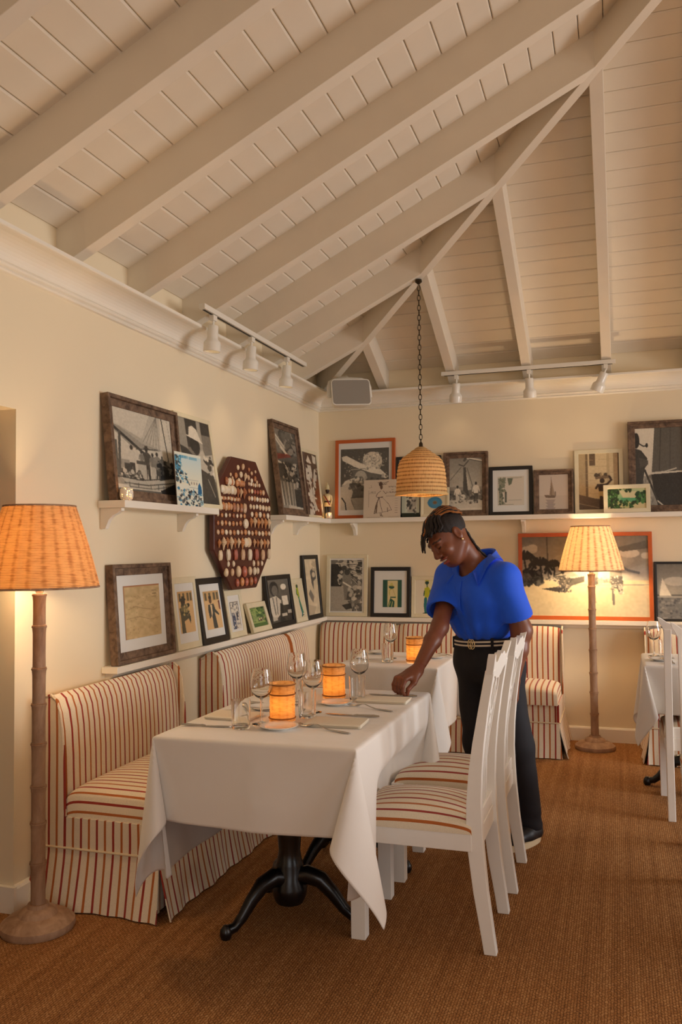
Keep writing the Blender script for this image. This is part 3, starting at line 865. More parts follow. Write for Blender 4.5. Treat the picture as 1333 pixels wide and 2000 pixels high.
def art_palmprint():
    c = Canvas(50, 60, (214, 204, 186), 13)
    gr = (104, 112, 92)
    c.poly([(0.04, 0.06), (0.30, 0.06), (0.26, 0.3), (0.14, 0.42), (0.16, 0.8), (0.30, 0.95), (0.04, 0.96)], (150, 148, 126)); c.speck(60, 0.04, 0.05, 0.28, 0.5, 0.035, [gr, (130, 134, 112)])
    c.poly([(0.36, 0.06), (0.58, 0.06), (0.52, 0.26), (0.42, 0.32)], gr); c.speck(40, 0.05, 0.45, 0.2, 0.95, 0.03, [gr, (90, 96, 80)])
    c.line([(0.30, 0.58), (0.30, 0.86)], 0.07, (92, 96, 84)); c.ell(0.30, 0.56, 0.04, 0.04, (84, 84, 72)); c.line([(0.4, 0.82), (0.9, 0.82)], 0.008, (140, 134, 118)); c.line([(0.5, 0.06), (0.9, 0.05)], 0.03, (176, 172, 152)); c.line([(0.0, 0.96), (0.6, 0.96)], 0.01, gr)
    return c.soft(1)


def art_sloop():
    c = Canvas(56, 68, (206, 190, 172), 14).rect(0, 0.60, 1, 1, (198, 182, 164))
    d = (120, 100, 82)
    c.line([(0.42, 0.08), (0.44, 0.62)], 0.012, d); c.poly([(0.43, 0.12), (0.36, 0.58), (0.46, 0.60)], (140, 118, 96)); c.poly([(0.44, 0.20), (0.54, 0.58), (0.45, 0.60)], (164, 142, 118))
    c.poly([(0.18, 0.58), (0.58, 0.60), (0.54, 0.67), (0.24, 0.66)], d); c.line([(0.56, 0.5), (0.56, 0.6)], 0.03, d)
    for k in range(10): c.line([(0.24+0.03*(k % 3), 0.72+0.028*k), (0.55-0.02*(k % 4), 0.72+0.028*k)], 0.014, [(160, 142, 124), (140, 126, 128)][k % 2])
    return c.soft(1)


def art_basketman():
    c = Canvas(66, 98, (218, 196, 152), 15)
    c.rect(0, 0, 0.2, 0.75, (190, 166, 124)); c.rect(0.18, 0, 0.24, 0.8, (130, 108, 78)); c.rect(0.28, 0, 0.42, 0.22, (110, 90, 66)); c.rect(0.86, 0, 1, 0.8, (180, 150, 110)); c.rect(0.70, 0, 0.76, 0.5, (196, 172, 130)); c.rect(0.96, 0, 1, 0.9, (90, 70, 50))
    for k in range(6): c.line([(0, 0.12+0.12*k), (0.95, 0.11+0.12*k)], 0.005, (190, 164, 120))
    c.poly([(0, 0.72), (0.4, 0.80), (1, 0.86), (1, 1), (0, 1)], (104, 86, 68)); c.line([(0, 0.88), (0.6, 0.98)], 0.012, (160, 140, 110))
    s_ = (66, 48, 36)
    c.poly([(0.40, 0.40), (0.76, 0.39), (0.74, 0.45), (0.42, 0.46)], (130, 106, 78)); c.speck(14, 0.42, 0.36, 0.74, 0.40, 0.03, [(90, 74, 54), (170, 146, 108)])
    c.ell(0.58, 0.49, 0.06, 0.045, s_); c.poly([(0.47, 0.55), (0.70, 0.54), (0.68, 0.68), (0.50, 0.68)], s_); c.line([(0.70, 0.55), (0.80, 0.48), (0.76, 0.42)], 0.035, s_); c.line([(0.48, 0.56), (0.43, 0.62)], 0.035, s_)
    c.rect(0.50, 0.67, 0.68, 0.78, (206, 178, 120)); c.line([(0.55, 0.78), (0.54, 0.98)], 0.05, s_); c.line([(0.63, 0.78), (0.62, 0.96)], 0.05, s_)
    return c.blotch(4, 3).soft(1)


def art_greenbay(seed=16):
    c = Canvas(64, 36, (150, 180, 130), seed).grad((196, 200, 150), (96, 160, 110), 0, 0.7).rect(0, 0.68, 1, 1, (206, 190, 140))
    c.poly([(0.3, 0.1), (1, 0.2), (1, 0.5), (0.4, 0.45)], (214, 204, 160)); c.rect(0.35, 0.48, 0.85, 0.62, (84, 160, 112))
    c.speck(90, 0, 0, 0.3, 0.9, 0.09, [(30, 60, 24), (54, 96, 40), (24, 44, 20)]); c.speck(60, 0.1, 0.6, 0.75, 1, 0.08, [(28, 54, 24), (50, 90, 40), (180, 180, 120)]); c.speck(50, 0.75, 0.2, 1, 0.7, 0.09, [(30, 66, 34), (70, 120, 60)]); c.speck(20, 0.1, 0, 0.6, 0.15, 0.07, [(34, 64, 30)])
    return c.soft(1)


def art_pipesmoker():
    c = Canvas(120, 130, g(214), 17).grad(g(226), g(206), 0, 1)
    c.rect(0, 0.62, 0.55, 1, g(150)); c.speck(60, 0, 0.62, 0.35, 1, 0.03, [g(120), g(180), g(100)], 0.7)
    c.poly([(0.42, 0), (1, 0), (1, 0.56), (0.34, 0.58), (0.38, 0.3)], g(92)); c.line([(0.55, 0), (0.5, 0.55)], 0.02, g(70)); c.line([(0.75, 0), (0.72, 0.55)], 0.02, g(76))
    c.poly([(0.33, 0.60), (1, 0.58), (1, 1), (0.45, 1), (0.36, 0.75)], g(48)); c.line([(0.34, 0.58), (0.6, 0.57), (0.85, 0.53)], 0.015, g(200))
    s_ = g(44)
    c.ell(0.03, 0.16, 0.07, 0.10, s_); c.poly([(0, 0.26), (0.10, 0.28), (0.18, 0.34), (0.27, 0.46), (0.2, 0.52), (0.15, 0.7), (0.1, 1), (0, 1)], g(66)); c.poly([(0.08, 0.38), (0.27, 0.42), (0.27, 0.47), (0.10, 0.52)], g(84))
    c.line([(0.09, 0.20), (0.18, 0.235), (0.24, 0.23)], 0.016, s_); c.ell(0.25, 0.225, 0.028, 0.028, s_); c.line([(0.12, 0.3), (0.17, 0.34), (0.24, 0.40)], 0.03, g(60))
    c.line([(0.20, 0.55), (0.48, 0.99)], 0.035, g(60)); c.line([(0.45, 0.94), (0.56, 1)], 0.02, g(200))
    return c.blotch(4, 3).soft(1)


def art_map():
    c = Canvas(64, 88, (198, 172, 124), 18).blotch(8, 7)
    c.speck(160, 0.05, 0.1, 0.95, 0.95, 0.012, [(160, 134, 92), (178, 152, 106), (150, 124, 84)], 0.7)
    c.line([(0.1, 0.45), (0.3, 0.40), (0.5, 0.45), (0.8, 0.5), (0.9, 0.48)], 0.008, (140, 112, 74)); c.line([(0.05, 0.62), (0.4, 0.6), (0.7, 0.68), (0.95, 0.66)], 0.008, (146, 118, 78)); c.rect(0.76, 0.12, 0.9, 0.13, (110, 90, 60)); c.rect(0.78, 0.18, 0.9, 0.19, (110, 90, 60)); c.rect(0.76, 0.24, 0.9, 0.25, (110, 90, 60))
    c.rect(0, 0, 1, 0.03, (176, 120, 80)); c.rect(0, 0, 0.03, 1, (176, 130, 90))
    return c.soft(1)


def art_postcard(kind):
    c = Canvas(46, 78, (226, 190, 132), 19+kind).rect(0, 0.0, 1, 0.26, (206, 166, 110))
    for x in (0.08, 0.34, 0.62, 0.82): c.rect(x, 0.05, x+0.13, 0.24, (104, 92, 66))
    c.rect(0, 0.26, 1, 1, (224, 184, 128))
    d = (54, 54, 46)
    if kind == 0:
        c.poly([(0.05, 0.40), (0.55, 0.38), (0.62, 0.55), (0.75, 0.62), (0.70, 0.80), (0.60, 0.66), (0.30, 0.72), (0.34, 1.0), (0.08, 1.0), (0.10, 0.6)], (84, 80, 60)); c.ell(0.32, 0.26, 0.14, 0.09, (60, 50, 40)); c.ell(0.32, 0.20, 0.2, 0.035, d); c.rect(0.24, 0.12, 0.42, 0.2, d)
        c.speck(30, 0.2, 0.32, 0.75, 0.6, 0.05, [(120, 110, 76), (60, 60, 46), (190, 170, 110)]); c.line([(0.68, 0.55), (0.72, 0.72)], 0.03, d)
    else:
        c.poly([(0.24, 0.36), (0.58, 0.34), (0.66, 0.50), (0.86, 0.62), (0.82, 0.66), (0.58, 0.56), (0.62, 0.72), (0.68, 0.98), (0.42, 0.98), (0.40, 0.64), (0.24, 0.72), (0.20, 0.5)], (64, 66, 60)); c.poly([(0.36, 0.36), (0.48, 0.36), (0.46, 0.58), (0.38, 0.70)], (226, 196, 150)); c.ell(0.40, 0.26, 0.085, 0.07, (92, 66, 48)); c.rect(0.32, 0.14, 0.48, 0.21, d)
        c.poly([(0.88, 0.28), (1, 0.26), (1, 0.52), (0.9, 0.5)], (124, 70, 54))
    return c.soft(1)


def art_ink():
    c = Canvas(34, 60, (222, 214, 196), 21)
    c.speck(30, 0.05, 0.05, 0.95, 0.35, 0.05, [(120, 116, 112), (230, 222, 204), (70, 70, 74)], 0.6); c.line([(0.04, 0.04), (0.96, 0.04), (0.96, 0.9)], 0.015, (90, 88, 86)); c.line([(0.04, 0.04), (0.04, 0.5)], 0.015, (90, 88, 86))
    c.poly([(0.1, 0.5), (0.35, 0.40), (0.5, 0.6), (0.4, 1), (0.1, 1)], (70, 82, 110)); c.poly([(0.55, 0.42), (0.8, 0.44), (0.85, 0.68), (0.6, 0.7)], (88, 90, 100)); c.speck(30, 0.1, 0.4, 0.9, 1, 0.045, [(40, 44, 60), (220, 212, 196), (90, 96, 112)])
    c.line([(0.52, 0.5), (0.50, 0.95)], 0.03, (226, 216, 196))
    return c.soft(1)


def art_garden():
    c = Canvas(44, 54, (120, 146, 78), 22)
    c.speck(200, 0, 0, 1, 0.85, 0.07, [(60, 96, 44), (110, 142, 74), (40, 74, 34), (150, 172, 96), (84, 118, 58)]); c.poly([(0.12, 0.2), (0.4, 0.15), (0.42, 0.7), (0.15, 0.7)], (156, 174, 104), 0.8); c.speck(20, 0.45, 0.55, 0.9, 0.72, 0.04, [(214, 200, 160), (90, 70, 50)]); c.rect(0, 0.80, 1, 1, (74, 110, 54)); c.rect(0.1, 0.72, 0.9, 0.80, (150, 168, 96))
    return c.soft(1)


def art_portraits():
    c = Canvas(60, 92, g(70), 23).grad(g(110), g(60))
    c.ell(0.30, 0.22, 0.20, 0.17, g(44)); c.ell(0.33, 0.26, 0.13, 0.12, g(110)); c.poly([(0.02, 0.42), (0.35, 0.38), (0.56, 0.5), (0.5, 0.8), (0.15, 0.95), (0.05, 0.7)], g(210)); c.line([(0.2, 0.42), (0.25, 0.8)], 0.03, g(120)); c.line([(0.36, 0.42), (0.34, 0.8)], 0.02, g(90))
    c.ell(0.74, 0.28, 0.13, 0.12, g(92)); c.ell(0.73, 0.19, 0.13, 0.07, g(232)); c.poly([(0.60, 0.40), (0.86, 0.40), (0.88, 0.66), (0.74, 0.70), (0.62, 0.6)], g(228)); c.poly([(0.5, 0.55), (0.62, 0.62), (0.9, 0.62), (1, 0.5), (1, 1), (0.4, 1)], g(44)); c.rect(0.52, 0.80, 0.76, 0.87, g(200)); c.rect(0.80, 0.74, 0.98, 0.82, g(180)); c.rect(0.1, 0.86, 0.3, 0.94, g(190))
    return c.blotch(5, 3).soft(1)


def art_dancer(flip=False):
    c = Canvas(34, 70, (226, 212, 178), 24)
    y_, t_ = (168, 180, 44), (34, 110, 116)
    c.poly([(0.34, 0.05), (0.55, 0.16), (0.58, 0.42), (0.40, 0.44), (0.32, 0.25)], y_); c.ell(0.46, 0.10, 0.10, 0.05, (30, 70, 50)); c.line([(0.48, 0.42), (0.52, 0.65), (0.62, 0.9), (0.55, 0.96)], 0.05, t_); c.line([(0.46, 0.42), (0.58, 0.62), (0.72, 0.86)], 0.05, (70, 130, 90)); c.line([(0.35, 0.2), (0.3, 0.32), (0.42, 0.36)], 0.03, (30, 90, 60)); c.line([(0.55, 0.95), (0.75, 0.93)], 0.02, (60, 70, 50))
    return c.soft(1)


def art_sepiafigure():
    c = Canvas(36, 100, (222, 202, 166), 25).blotch(8, 9)
    c.poly([(0.45, 0.22), (0.62, 0.18), (0.85, 0.24), (0.88, 0.36), (0.66, 0.40), (0.62, 0.56), (0.50, 0.44)], (96, 90, 82)); c.ell(0.70, 0.29, 0.13, 0.05, (216, 198, 166)); c.poly([(0.2, 0.62), (0.36, 0.54), (0.6, 0.68), (0.5, 0.78), (0.34, 0.72)], (128, 118, 104)); c.poly([(0.1, 0.8), (0.7, 0.86), (0.5, 1), (0.1, 1)], (176, 158, 130), 0.6); c.speck(14, 0.7, 0, 1, 0.2, 0.04, [(190, 170, 138)])
    return c.soft(2)


def art_palmgrove():
    c = Canvas(80, 122, g(170), 26)
    c.rect(0, 0, 1, 0.5, g(120)); c.rect(0, 0.08, 0.34, 0.52, g(44)); c.speck(120, 0.25, 0, 1, 0.45, 0.06, [g(60), g(200), g(110), g(180), g(40)])
    for k in range(10): c.line([(0.5, 0.08+0.02*k), (1, 0.02+0.06*k)], 0.012, g([190, 60, 150][k % 3]))
    c.rect(0, 0.52, 0.42, 1, g(168)); c.poly([(0.42, 0.2), (0.60, 0.2), (0.66, 0.36), (0.60, 0.62), (0.62, 0.78), (0.44, 0.78), (0.40, 0.5), (0.36, 0.42)], g(128)); c.ell(0.52, 0.24, 0.09, 0.06, g(60)); c.line([(0.40, 0.44), (0.62, 0.52)], 0.03, g(226)); c.poly([(0.55, 0.60), (0.66, 0.55), (0.6, 0.78), (0.5, 0.78)], g(80))
    c.rect(0.64, 0.60, 1, 1, g(190)); c.speck(60, 0.6, 0.5, 1, 0.85, 0.05, [g(120), g(210), g(70)], 0.7); c.poly([(0.36, 0.88), (0.62, 0.84), (0.78, 0.92), (0.5, 0.97)], g(60)); c.speck(30, 0.7, 0.85, 1, 1, 0.04, [g(90), g(150)])
    return c.blotch(5, 3).soft(1)


def art_greenband():
    c = Canvas(46, 64, (222, 206, 150), 27)
    gr = (28, 82, 64)
    c.rect(0, 0, 0.24, 1, gr).rect(0.78, 0, 1, 1, gr).rect(0.24, 0, 0.78, 0.03, gr)
    c.ell(0.46, 0.27, 0.14, 0.06, gr); c.line([(0.3, 0.22), (0.58, 0.24)], 0.02, (170, 150, 70)); c.poly([(0.36, 0.22), (0.42, 0.11), (0.52, 0.12), (0.56, 0.22)], (206, 196, 110)); c.line([(0.44, 0.34), (0.34, 0.40), (0.36, 0.56)], 0.025, (190, 180, 70)); c.line([(0.52, 0.34), (0.66, 0.58), (0.68, 0.66)], 0.025, (200, 190, 120)); c.rect(0.40, 0.62, 0.68, 0.66, gr)
    c.poly([(0.40, 0.66), (0.62, 0.78), (0.60, 1), (0.26, 1)], gr); c.line([(0.4, 0.8), (0.3, 1)], 0.03, (200, 196, 110)); c.line([(0.52, 0.8), (0.46, 1)], 0.03, (200, 196, 110))
    return c.soft(1)


def art_bluesman():
    c = Canvas(52, 74, (230, 220, 196), 28).rect(0.42, 0, 0.95, 1, (226, 216, 160), 0.7)
    y_, t_ = (190, 190, 40), (26, 112, 116)
    c.ell(0.53, 0.09, 0.08, 0.05, (24, 60, 50)); c.rect(0.46, 0.02, 0.62, 0.05, (190, 180, 60)); c.line([(0.53, 0.12), (0.54, 0.22)], 0.03, (24, 70, 56)); c.poly([(0.42, 0.26), (0.58, 0.20), (0.66, 0.28), (0.70, 0.46), (0.46, 0.56), (0.42, 0.42)], y_); c.poly([(0.62, 0.32), (0.80, 0.24), (0.84, 0.22), (0.80, 0.36), (0.66, 0.44)], (120, 140, 50)); c.line([(0.8, 0.24), (0.84, 0.42)], 0.02, (30, 100, 70)); c.line([(0.42, 0.34), (0.40, 0.46)], 0.03, (24, 80, 60))
    c.line([(0.48, 0.56), (0.46, 0.76), (0.50, 0.95)], 0.09, t_); c.line([(0.64, 0.54), (0.76, 0.68), (0.68, 0.90)], 0.08, t_); c.line([(0.38, 0.98), (0.52, 0.97)], 0.025, (40, 60, 50)); c.line([(0.64, 0.92), (0.72, 0.97)], 0.025, (40, 60, 50))
    return c.soft(1)


def art_beach():
    c = Canvas(150, 100, g(180), 29).grad(g(118), g(176), 0, 0.52).rect(0, 0.55, 1, 1, (214, 196, 152)).grad((204, 186, 146), (222, 206, 164), 0.60, 1.0)
    c.ell(0.06, 0.17, 0.07, 0.05, g(190)); c.ell(0.09, 0.14, 0.04, 0.04, g(196)); c.ell(0.85, 0.22, 0.08, 0.055, g(206)); c.ell(0.98, 0.25, 0.04, 0.04, g(206)); c.poly([(0.75, 0.15), (1, 0.06), (1, 0.16), (0.8, 0.2)], g(98)); c.speck(12, 0.3, 0.25, 0.9, 0.48, 0.12, [g(190)], 0.35)
    c.line([(0.205, 0), (0.215, 0.5)], 0.016, g(84))
    d = g(40)
    palm(c, 0.02, 0.58, 0.30, d, 9, 0.16); palm(c, 0.15, 0.54, 0.18, d, 9, 0.15); palm(c, 0.26, 0.50, 0.12, d, 8, 0.11)
    c.speck(120, 0, 0.44, 0.16, 0.60, 0.035, [d, g(70), g(90), g(30)]); c.speck(14, 0.2, 0.5, 0.35, 0.56, 0.015, [g(90)])
    c.poly([(0.25, 0.505), (0.36, 0.485), (0.34, 0.52)], g(60)); c.line([(0.27, 0.49), (0.36, 0.44)], 0.012, d); c.poly([(0.32, 0.48), (0.40, 0.44), (0.46, 0.50), (0.36, 0.52)], g(110), 0.5)
    c.ell(0.345, 0.575, 0.055, 0.05, g(60)); c.poly([(0.30, 0.53), (0.42, 0.525), (0.50, 0.50), (0.50, 0.57), (0.40, 0.62), (0.36, 0.68), (0.32, 0.65)], g(66)); c.poly([(0.16, 0.66), (0.30, 0.63), (0.37, 0.68), (0.35, 0.705), (0.26, 0.69)], g(50)); c.speck(60, 0.29, 0.52, 0.40, 0.70, 0.012, [g(30), g(150), g(100)])
    c.poly([(0.55, 0.42), (0.61, 0.42), (0.60, 0.58), (0.56, 0.58)], g(110)); c.poly([(0.55, 0.52), (0.61, 0.52), (0.61, 0.60), (0.57, 0.61)], g(60)); c.line([(0.57, 0.6), (0.58, 0.82)], 0.03, g(130))
    c.poly([(0.70, 0.28), (0.79, 0.28), (0.79, 0.52), (0.70, 0.53)], g(126)); c.ell(0.745, 0.24, 0.03, 0.05, g(60)); c.line([(0.79, 0.38), (0.84, 0.43), (0.92, 0.46)], 0.028, g(110)); c.poly([(0.70, 0.51), (0.795, 0.50), (0.80, 0.62), (0.77, 0.66), (0.71, 0.64)], g(76)); c.line([(0.72, 0.64), (0.725, 0.84)], 0.028, g(96)); c.line([(0.78, 0.62), (0.78, 0.70)], 0.05, g(160)); c.speck(50, 0.70, 0.50, 0.80, 0.72, 0.010, [g(220), g(60), g(200)])
    c.line([(0.42, 0.61), (1, 0.605)], 0.008, g(140)); c.speck(30, 0.60, 0.53, 0.70, 0.58, 0.02, [g(110), g(150)], 0.7)
    return c.blotch(4, 4).soft(1)


def art_regatta():
    c = Canvas(60, 70, g(170), 30).grad(g(120), g(176), 0, 0.5).rect(0, 0.55, 1, 1, g(110))
    c.ell(0.4, 0.32, 0.25, 0.08, g(200)); c.poly([(0.12, 0.26), (0.30, 0.58), (0.05, 0.58)], g(226)); c.poly([(0.62, 0.30), (0.70, 0.28), (0.95, 0.58), (0.60, 0.58)], g(150)); c.poly([(0.68, 0.34), (0.9, 0.56), (0.66, 0.56)], g(214)); c.line([(0.62, 0.2), (0.60, 0.60)], 0.02, g(50)); c.line([(0.0, 0.6), (1, 0.6)], 0.02, g(190)); c.speck(120, 0, 0.62, 1, 1, 0.03, [g(80), g(150), g(60), g(130)], 0.7, False)
    return c.blotch(4, 3).soft(1)


def art_plain():
    return Canvas(20, 26, g(150), 31).blotch(10, 4)


# ------------------------------------------------------------------ frames
def frame(name, wall, zb, BL, BR, TL, TR, t, style, bar, art, label, group, inset=0.0, matx=None, db=None, dt=None):
    """a framed picture standing on a shelf and leaning on the wall.
    corners are pixels of its front face; t thickness, bar frame width (m); matx: margins (l, t, r, b) of the mount in fractions of the opening"""
    tt = t
    t_top = dt if dt else t
    if wall == 0:
        if db is None:
            # lean so that the left edge keeps one position along the wall
            best = None
            for k in range(0, 24):
                d = t+0.004*k
                e = abs(PX(BL[0], BL[1], d)[1]-PX(TL[0], TL[1], t)[1])+abs(PX(BR[0], BR[1], d)[1]-PX(TR[0], TR[1], t)[1])
                if best is None or e < best[0]: best = (e, d)
            lim = (DS if zb > 1.2 else DL)-0.004
            db = min(best[1], lim)
        p = [PX(*BL, db), PX(*BR, db), PX(*TL, t_top), PX(*TR, t_top)]
        a0 = (p[0][1]+p[2][1])/2; a1 = (p[1][1]+p[3][1])/2
        zt = (p[2][2]+p[3][2])/2
    else:
        if db is None: db = t+0.035
        p = [PY(*BL, -db), PY(*BR, -db), PY(*TL, -t_top), PY(*TR, -t_top)]
        a0 = (p[0][0]+p[2][0])/2; a1 = (p[1][0]+p[3][0])/2
        zt = (p[2][2]+p[3][2])/2
    a0 += 0.0015; a1 -= 0.0015
    W = a1-a0
    ln = math.atan2(db-t_top, zt-zb)
    H = (zt-zb)/math.cos(ln)
    # local frame: u along the wall (left to right), v up the face, d out of the wall (0 = front face, -t = back)
    vd = Vector((0, -math.sin(ln), math.cos(ln)))   # leaning: up goes towards the wall (d decreasing)
    nd = Vector((0, math.cos(ln), math.sin(ln)))
    base_d = db; base_z = zb+math.sin(ln)*0.0
    def toW(u, d, v):
        dd = base_d+nd.y*d+vd.y*v; z = base_z+nd.z*d+vd.z*v
        return (dd, a0+u, z) if wall == 0 else (a0+u, -dd, z)
    c0 = Vector(toW(0, 0, 0)); ex = Vector(toW(1, 0, 0))-c0; ey = Vector(toW(0, 1, 0))-c0; ez = Vector(toW(0, 0, 1))-c0
    # rest the back bottom edge on the shelf
    c0.z += t*math.sin(ln)
    M = Matrix(((ex.x, ey.x, ez.x, c0.x), (ex.y, ey.y, ez.y, c0.y), (ex.z, ey.z, ez.z, c0.z), (0, 0, 0, 1)))
    fl = wall == 0   # mirrored basis on the left wall
    root = wthing(name, toW(W/2, -t/2, 0), label, 'picture' if bar else 'print', group)
    H -= 0.002
    if bar:
        mt = {'wood': MAT['weathered_wood'], 'black': MAT['black_frame'], 'cream': MAT['cream_frame'], 'orange': MAT['orange_frame']}[style]
        fo = MB()
        # four mitred bars with a small step to the opening
        def ring(o, i, d0, d1, i_d):
            O = [(o, o), (W-o, o), (W-o, H-o), (o, H-o)]; I = [(i, i), (W-i, i), (W-i, H-i), (i, H-i)]
            vs = []
            for k in range(4): vs += [(O[k][0], d0, O[k][1]), (O[k][0], d1, O[k][1]), (I[k][0], i_d, I[k][1]), (I[k][0], d0, I[k][1])]
            fs = []
            for k in range(4):
                a = 4*k; b = 4*((k+1) % 4)
                fs += [(a, a+1, b+1, b), (a+1, a+2, b+2, b+1), (a+2, a+3, b+3, b+2), (a+3, a, b, b+3)]
            if fl: fs = [tuple(reversed(f)) for f in fs]
            fo.add(vs, fs, M)
        if style == 'wood':
            ring(0, bar*0.35, -t, 0.0, 0.0); ring(bar*0.35, bar, -t, -t*0.32, -t*0.42)
        else:
            ring(0, bar, -t, 0.0, -0.002)
        fo.build('frame', mt, root, bevel=0.0015, seg=1)
        rec = -t*0.55 if style == 'wood' else -min(t*0.45, 0.012)
        MB().box(bar*0.5, W-bar*0.5, -t+0.001, -t+0.004, bar*0.5, H-bar*0.5, M).build('backing', MAT['backing'], root)
        ow0, oh0, ow1, oh1 = bar-0.002, bar-0.002, W-bar+0.002, H-bar+0.002
        if matx:
            l_, t_, r_, b_ = matx
            OW, OH = ow1-ow0, oh1-oh0
            MB().box(ow0, ow1, rec-0.002, rec, oh0, oh1, M).build('mount', MAT['mat_board'], root)
            pu0, pu1, pv0, pv1 = ow0+l_*OW, ow1-r_*OW, oh0+b_*OH, oh1-t_*OH
            art.mesh('print', pu0, pv0, pu1, pv1, rec+0.0012, M, MAT['print_glazed'], root)
        else:
            art.mesh('print', ow0, oh0, ow1, oh1, rec, M, MAT['print_glazed'], root)
    else:
        MB().box(0, W, -t, -0.0006, 0, H, M).build('card', MAT['mat_board'], root)
        art.mesh('print', 0, 0, W, H, 0.0, M, MAT['print_paper'], root)
    return root


GU, GLo = 'pictures on the upper shelves', 'pictures on the lower ledges'
S0, L0 = ZS, ZL
frame('framed_photograph', 0, S0, (230, 974), (363, 985), (208.5, 767), (347, 805), 0.042, 'wood', 0.052, art_boat(), 'large weathered wood frame holding a photograph of people aboard a boat', GU)
frame('framed_photograph', 0, S0, (364, 986), (436.7, 996), (340, 802), (410.4, 822), 0.016, 'cream', 0.024, art_pith(), 'cream framed photograph of a person in a white helmet, behind the blue card', GU)
frame('illustrated_card', 0, S0, (349, 986), (399.7, 989), (338, 880), (391, 890), 0.003, '', 0, art_bluecard(), 'unframed blue and white illustrated card leaning on the boat photograph', GU, db=0.128, dt=0.108)
frame('framed_photograph', 0, S0, (555, 1006), (604.5, 1006), (531, 819), (583.5, 836), 0.036, 'wood', 0.050, art_street(), 'tall weathered wood framed photograph right of the shell plaque', GU)
frame('framed_photograph', 0, S0, (604, 1006), (634, 1007), (586, 874), (620, 883.5), 0.016, 'cream', 0.024, art_dancers(), 'slim cream framed brown photograph beside the soldier figurine', GU)
frame('framed_photograph', 1, S0, (653, 1010), (771, 1009), (656, 860), (773.6, 854.5), 0.022, 'orange', 0.026, art_hatlady(), 'orange framed photograph of a person in a wide straw hat', GU, matx=(0.045, 0.085, 0.06, 0.075))
frame('framed_photograph', 1, S0, (774, 1009), (862, 1008), (774, 892), (862, 889), 0.018, 'black', 0.022, art_plain(), 'black framed picture mostly hidden behind the hanging lamp', GU, db=0.042)
frame('song_sheet', 1, S0, (709.6, 1009), (783.7, 1008.5), (711, 938.6), (783, 934), 0.003, '', 0, art_songsheet(), 'unframed tan song sheet with a drawing of a dancer in a long skirt', GU, db=0.108, dt=0.072)
frame('small_photograph', 1, S0, (784.6, 1009), (820, 1008.5), (785, 962), (820, 961), 0.003, '', 0, art_girl(), 'small unframed photograph of a figure in white, right of the song sheet', GU, db=0.098, dt=0.080)
frame('framed_picture', 1, S0, (821, 1008), (878, 1007), (822, 954), (878, 950), 0.014, 'cream', 0.020, art_record(), 'small cream framed picture with a blue disc, just above the waitress', GU, db=0.112, dt=0.090)
frame('framed_photograph', 1, S0, (867, 1006), (953.5, 1006), (865, 884), (954.3, 881), 0.036, 'wood', 0.044, art_fishermen(), 'weathered wood framed photograph of three people around a mast', GU)
frame('framed_print', 1, S0, (955, 1005), (1042, 1004.6), (956, 911.7), (1040.8, 909.4), 0.02, 'black', 0.026, art_palmprint(), 'black framed palm print in a wide white mount on the upper shelf', GU, matx=(0.15, 0.16, 0.14, 0.155))
frame('framed_photograph', 1, S0, (1043, 1004.5), (1122, 1003), (1043, 918.5), (1120, 915.5), 0.032, 'wood', 0.036, art_sloop(), 'small weathered wood frame with a faint picture of one sailing boat', GU)
frame('framed_photograph', 1, S0, (1123.4, 1003), (1220, 1002.5), (1122, 880), (1217.7, 875.4), 0.018, 'cream', 0.028, art_basketman(), 'cream framed photograph of a person carrying a tray on the head', GU)
frame('framed_photograph', 1, S0, (1230, 1002), (1352, 999), (1226, 826), (1350, 816), 0.042, 'wood', 0.048, art_pipesmoker(), 'large weathered wood framed photograph of a pipe smoker before sails', GU)
frame('framed_photograph', 1, S0, (1179.4, 1002), (1272.5, 1000), (1178.8, 947.7), (1270.8, 944), 0.016, 'cream', 0.028, art_greenbay(), 'small wide cream frame with a green bay view on the upper shelf', GU, db=0.132, dt=0.118)

frame('framed_map', 0, L0, (231, 1300), (345, 1273), (220, 1104), (334, 1098), 0.040, 'wood', 0.052, art_map(), 'large weathered wood framed old map in a white mount', GLo, matx=(0.13, 0.145, 0.11, 0.155))
frame('framed_photograph', 0, L0, (347, 1271), (399, 1261), (336, 1128), (382, 1126.5), 0.016, 'cream', 0.032, art_postcard(0), 'cream framed tinted photograph of a person in a hat, beside the map', GLo, matx=(0.13, 0.14, 0.12, 0.17))
frame('framed_photograph', 0, L0, (399, 1260.4), (451, 1248.6), (383, 1131), (432, 1127), 0.020, 'black', 0.034, art_postcard(1), 'black framed tinted photograph of a standing person, left of the shell plaque tip', GLo, matx=(0.17, 0.14, 0.08, 0.15))
frame('framed_sketch', 0, L0, (452, 1248.6), (485, 1241.5), (438, 1154), (469.4, 1151), 0.016, 'cream', 0.032, art_ink(), 'narrow cream framed blue ink sketch under the shell plaque', GLo, matx=(0.16, 0.17, 0.14, 0.08))
frame('framed_photograph', 0, L0, (497, 1237), (533, 1228), (481, 1180), (517.5, 1175), 0.022, 'cream', 0.032, art_garden(), 'smallest cream frame on the left ledge, with a green garden picture', GLo)
frame('framed_photograph', 0, L0, (535, 1227), (580, 1217.7), (515, 1126), (567, 1121), 0.026, 'black', 0.030, art_portraits(), 'black framed photograph of two faces on the left ledge', GLo)
frame('framed_print', 0, L0, (580, 1217), (605, 1210), (569.7, 1131), (591, 1129), 0.014, 'cream', 0.032, art_dancer(), 'narrow cream framed green and yellow figure print on the left ledge', GLo)
frame('framed_photograph', 0, L0, (605.7, 1210), (632.7, 1204), (589, 1085), (621, 1083.3), 0.024, 'black', 0.030, art_sepiafigure(), 'tall narrow black frame with a pale sepia picture, nearest the corner', GLo)
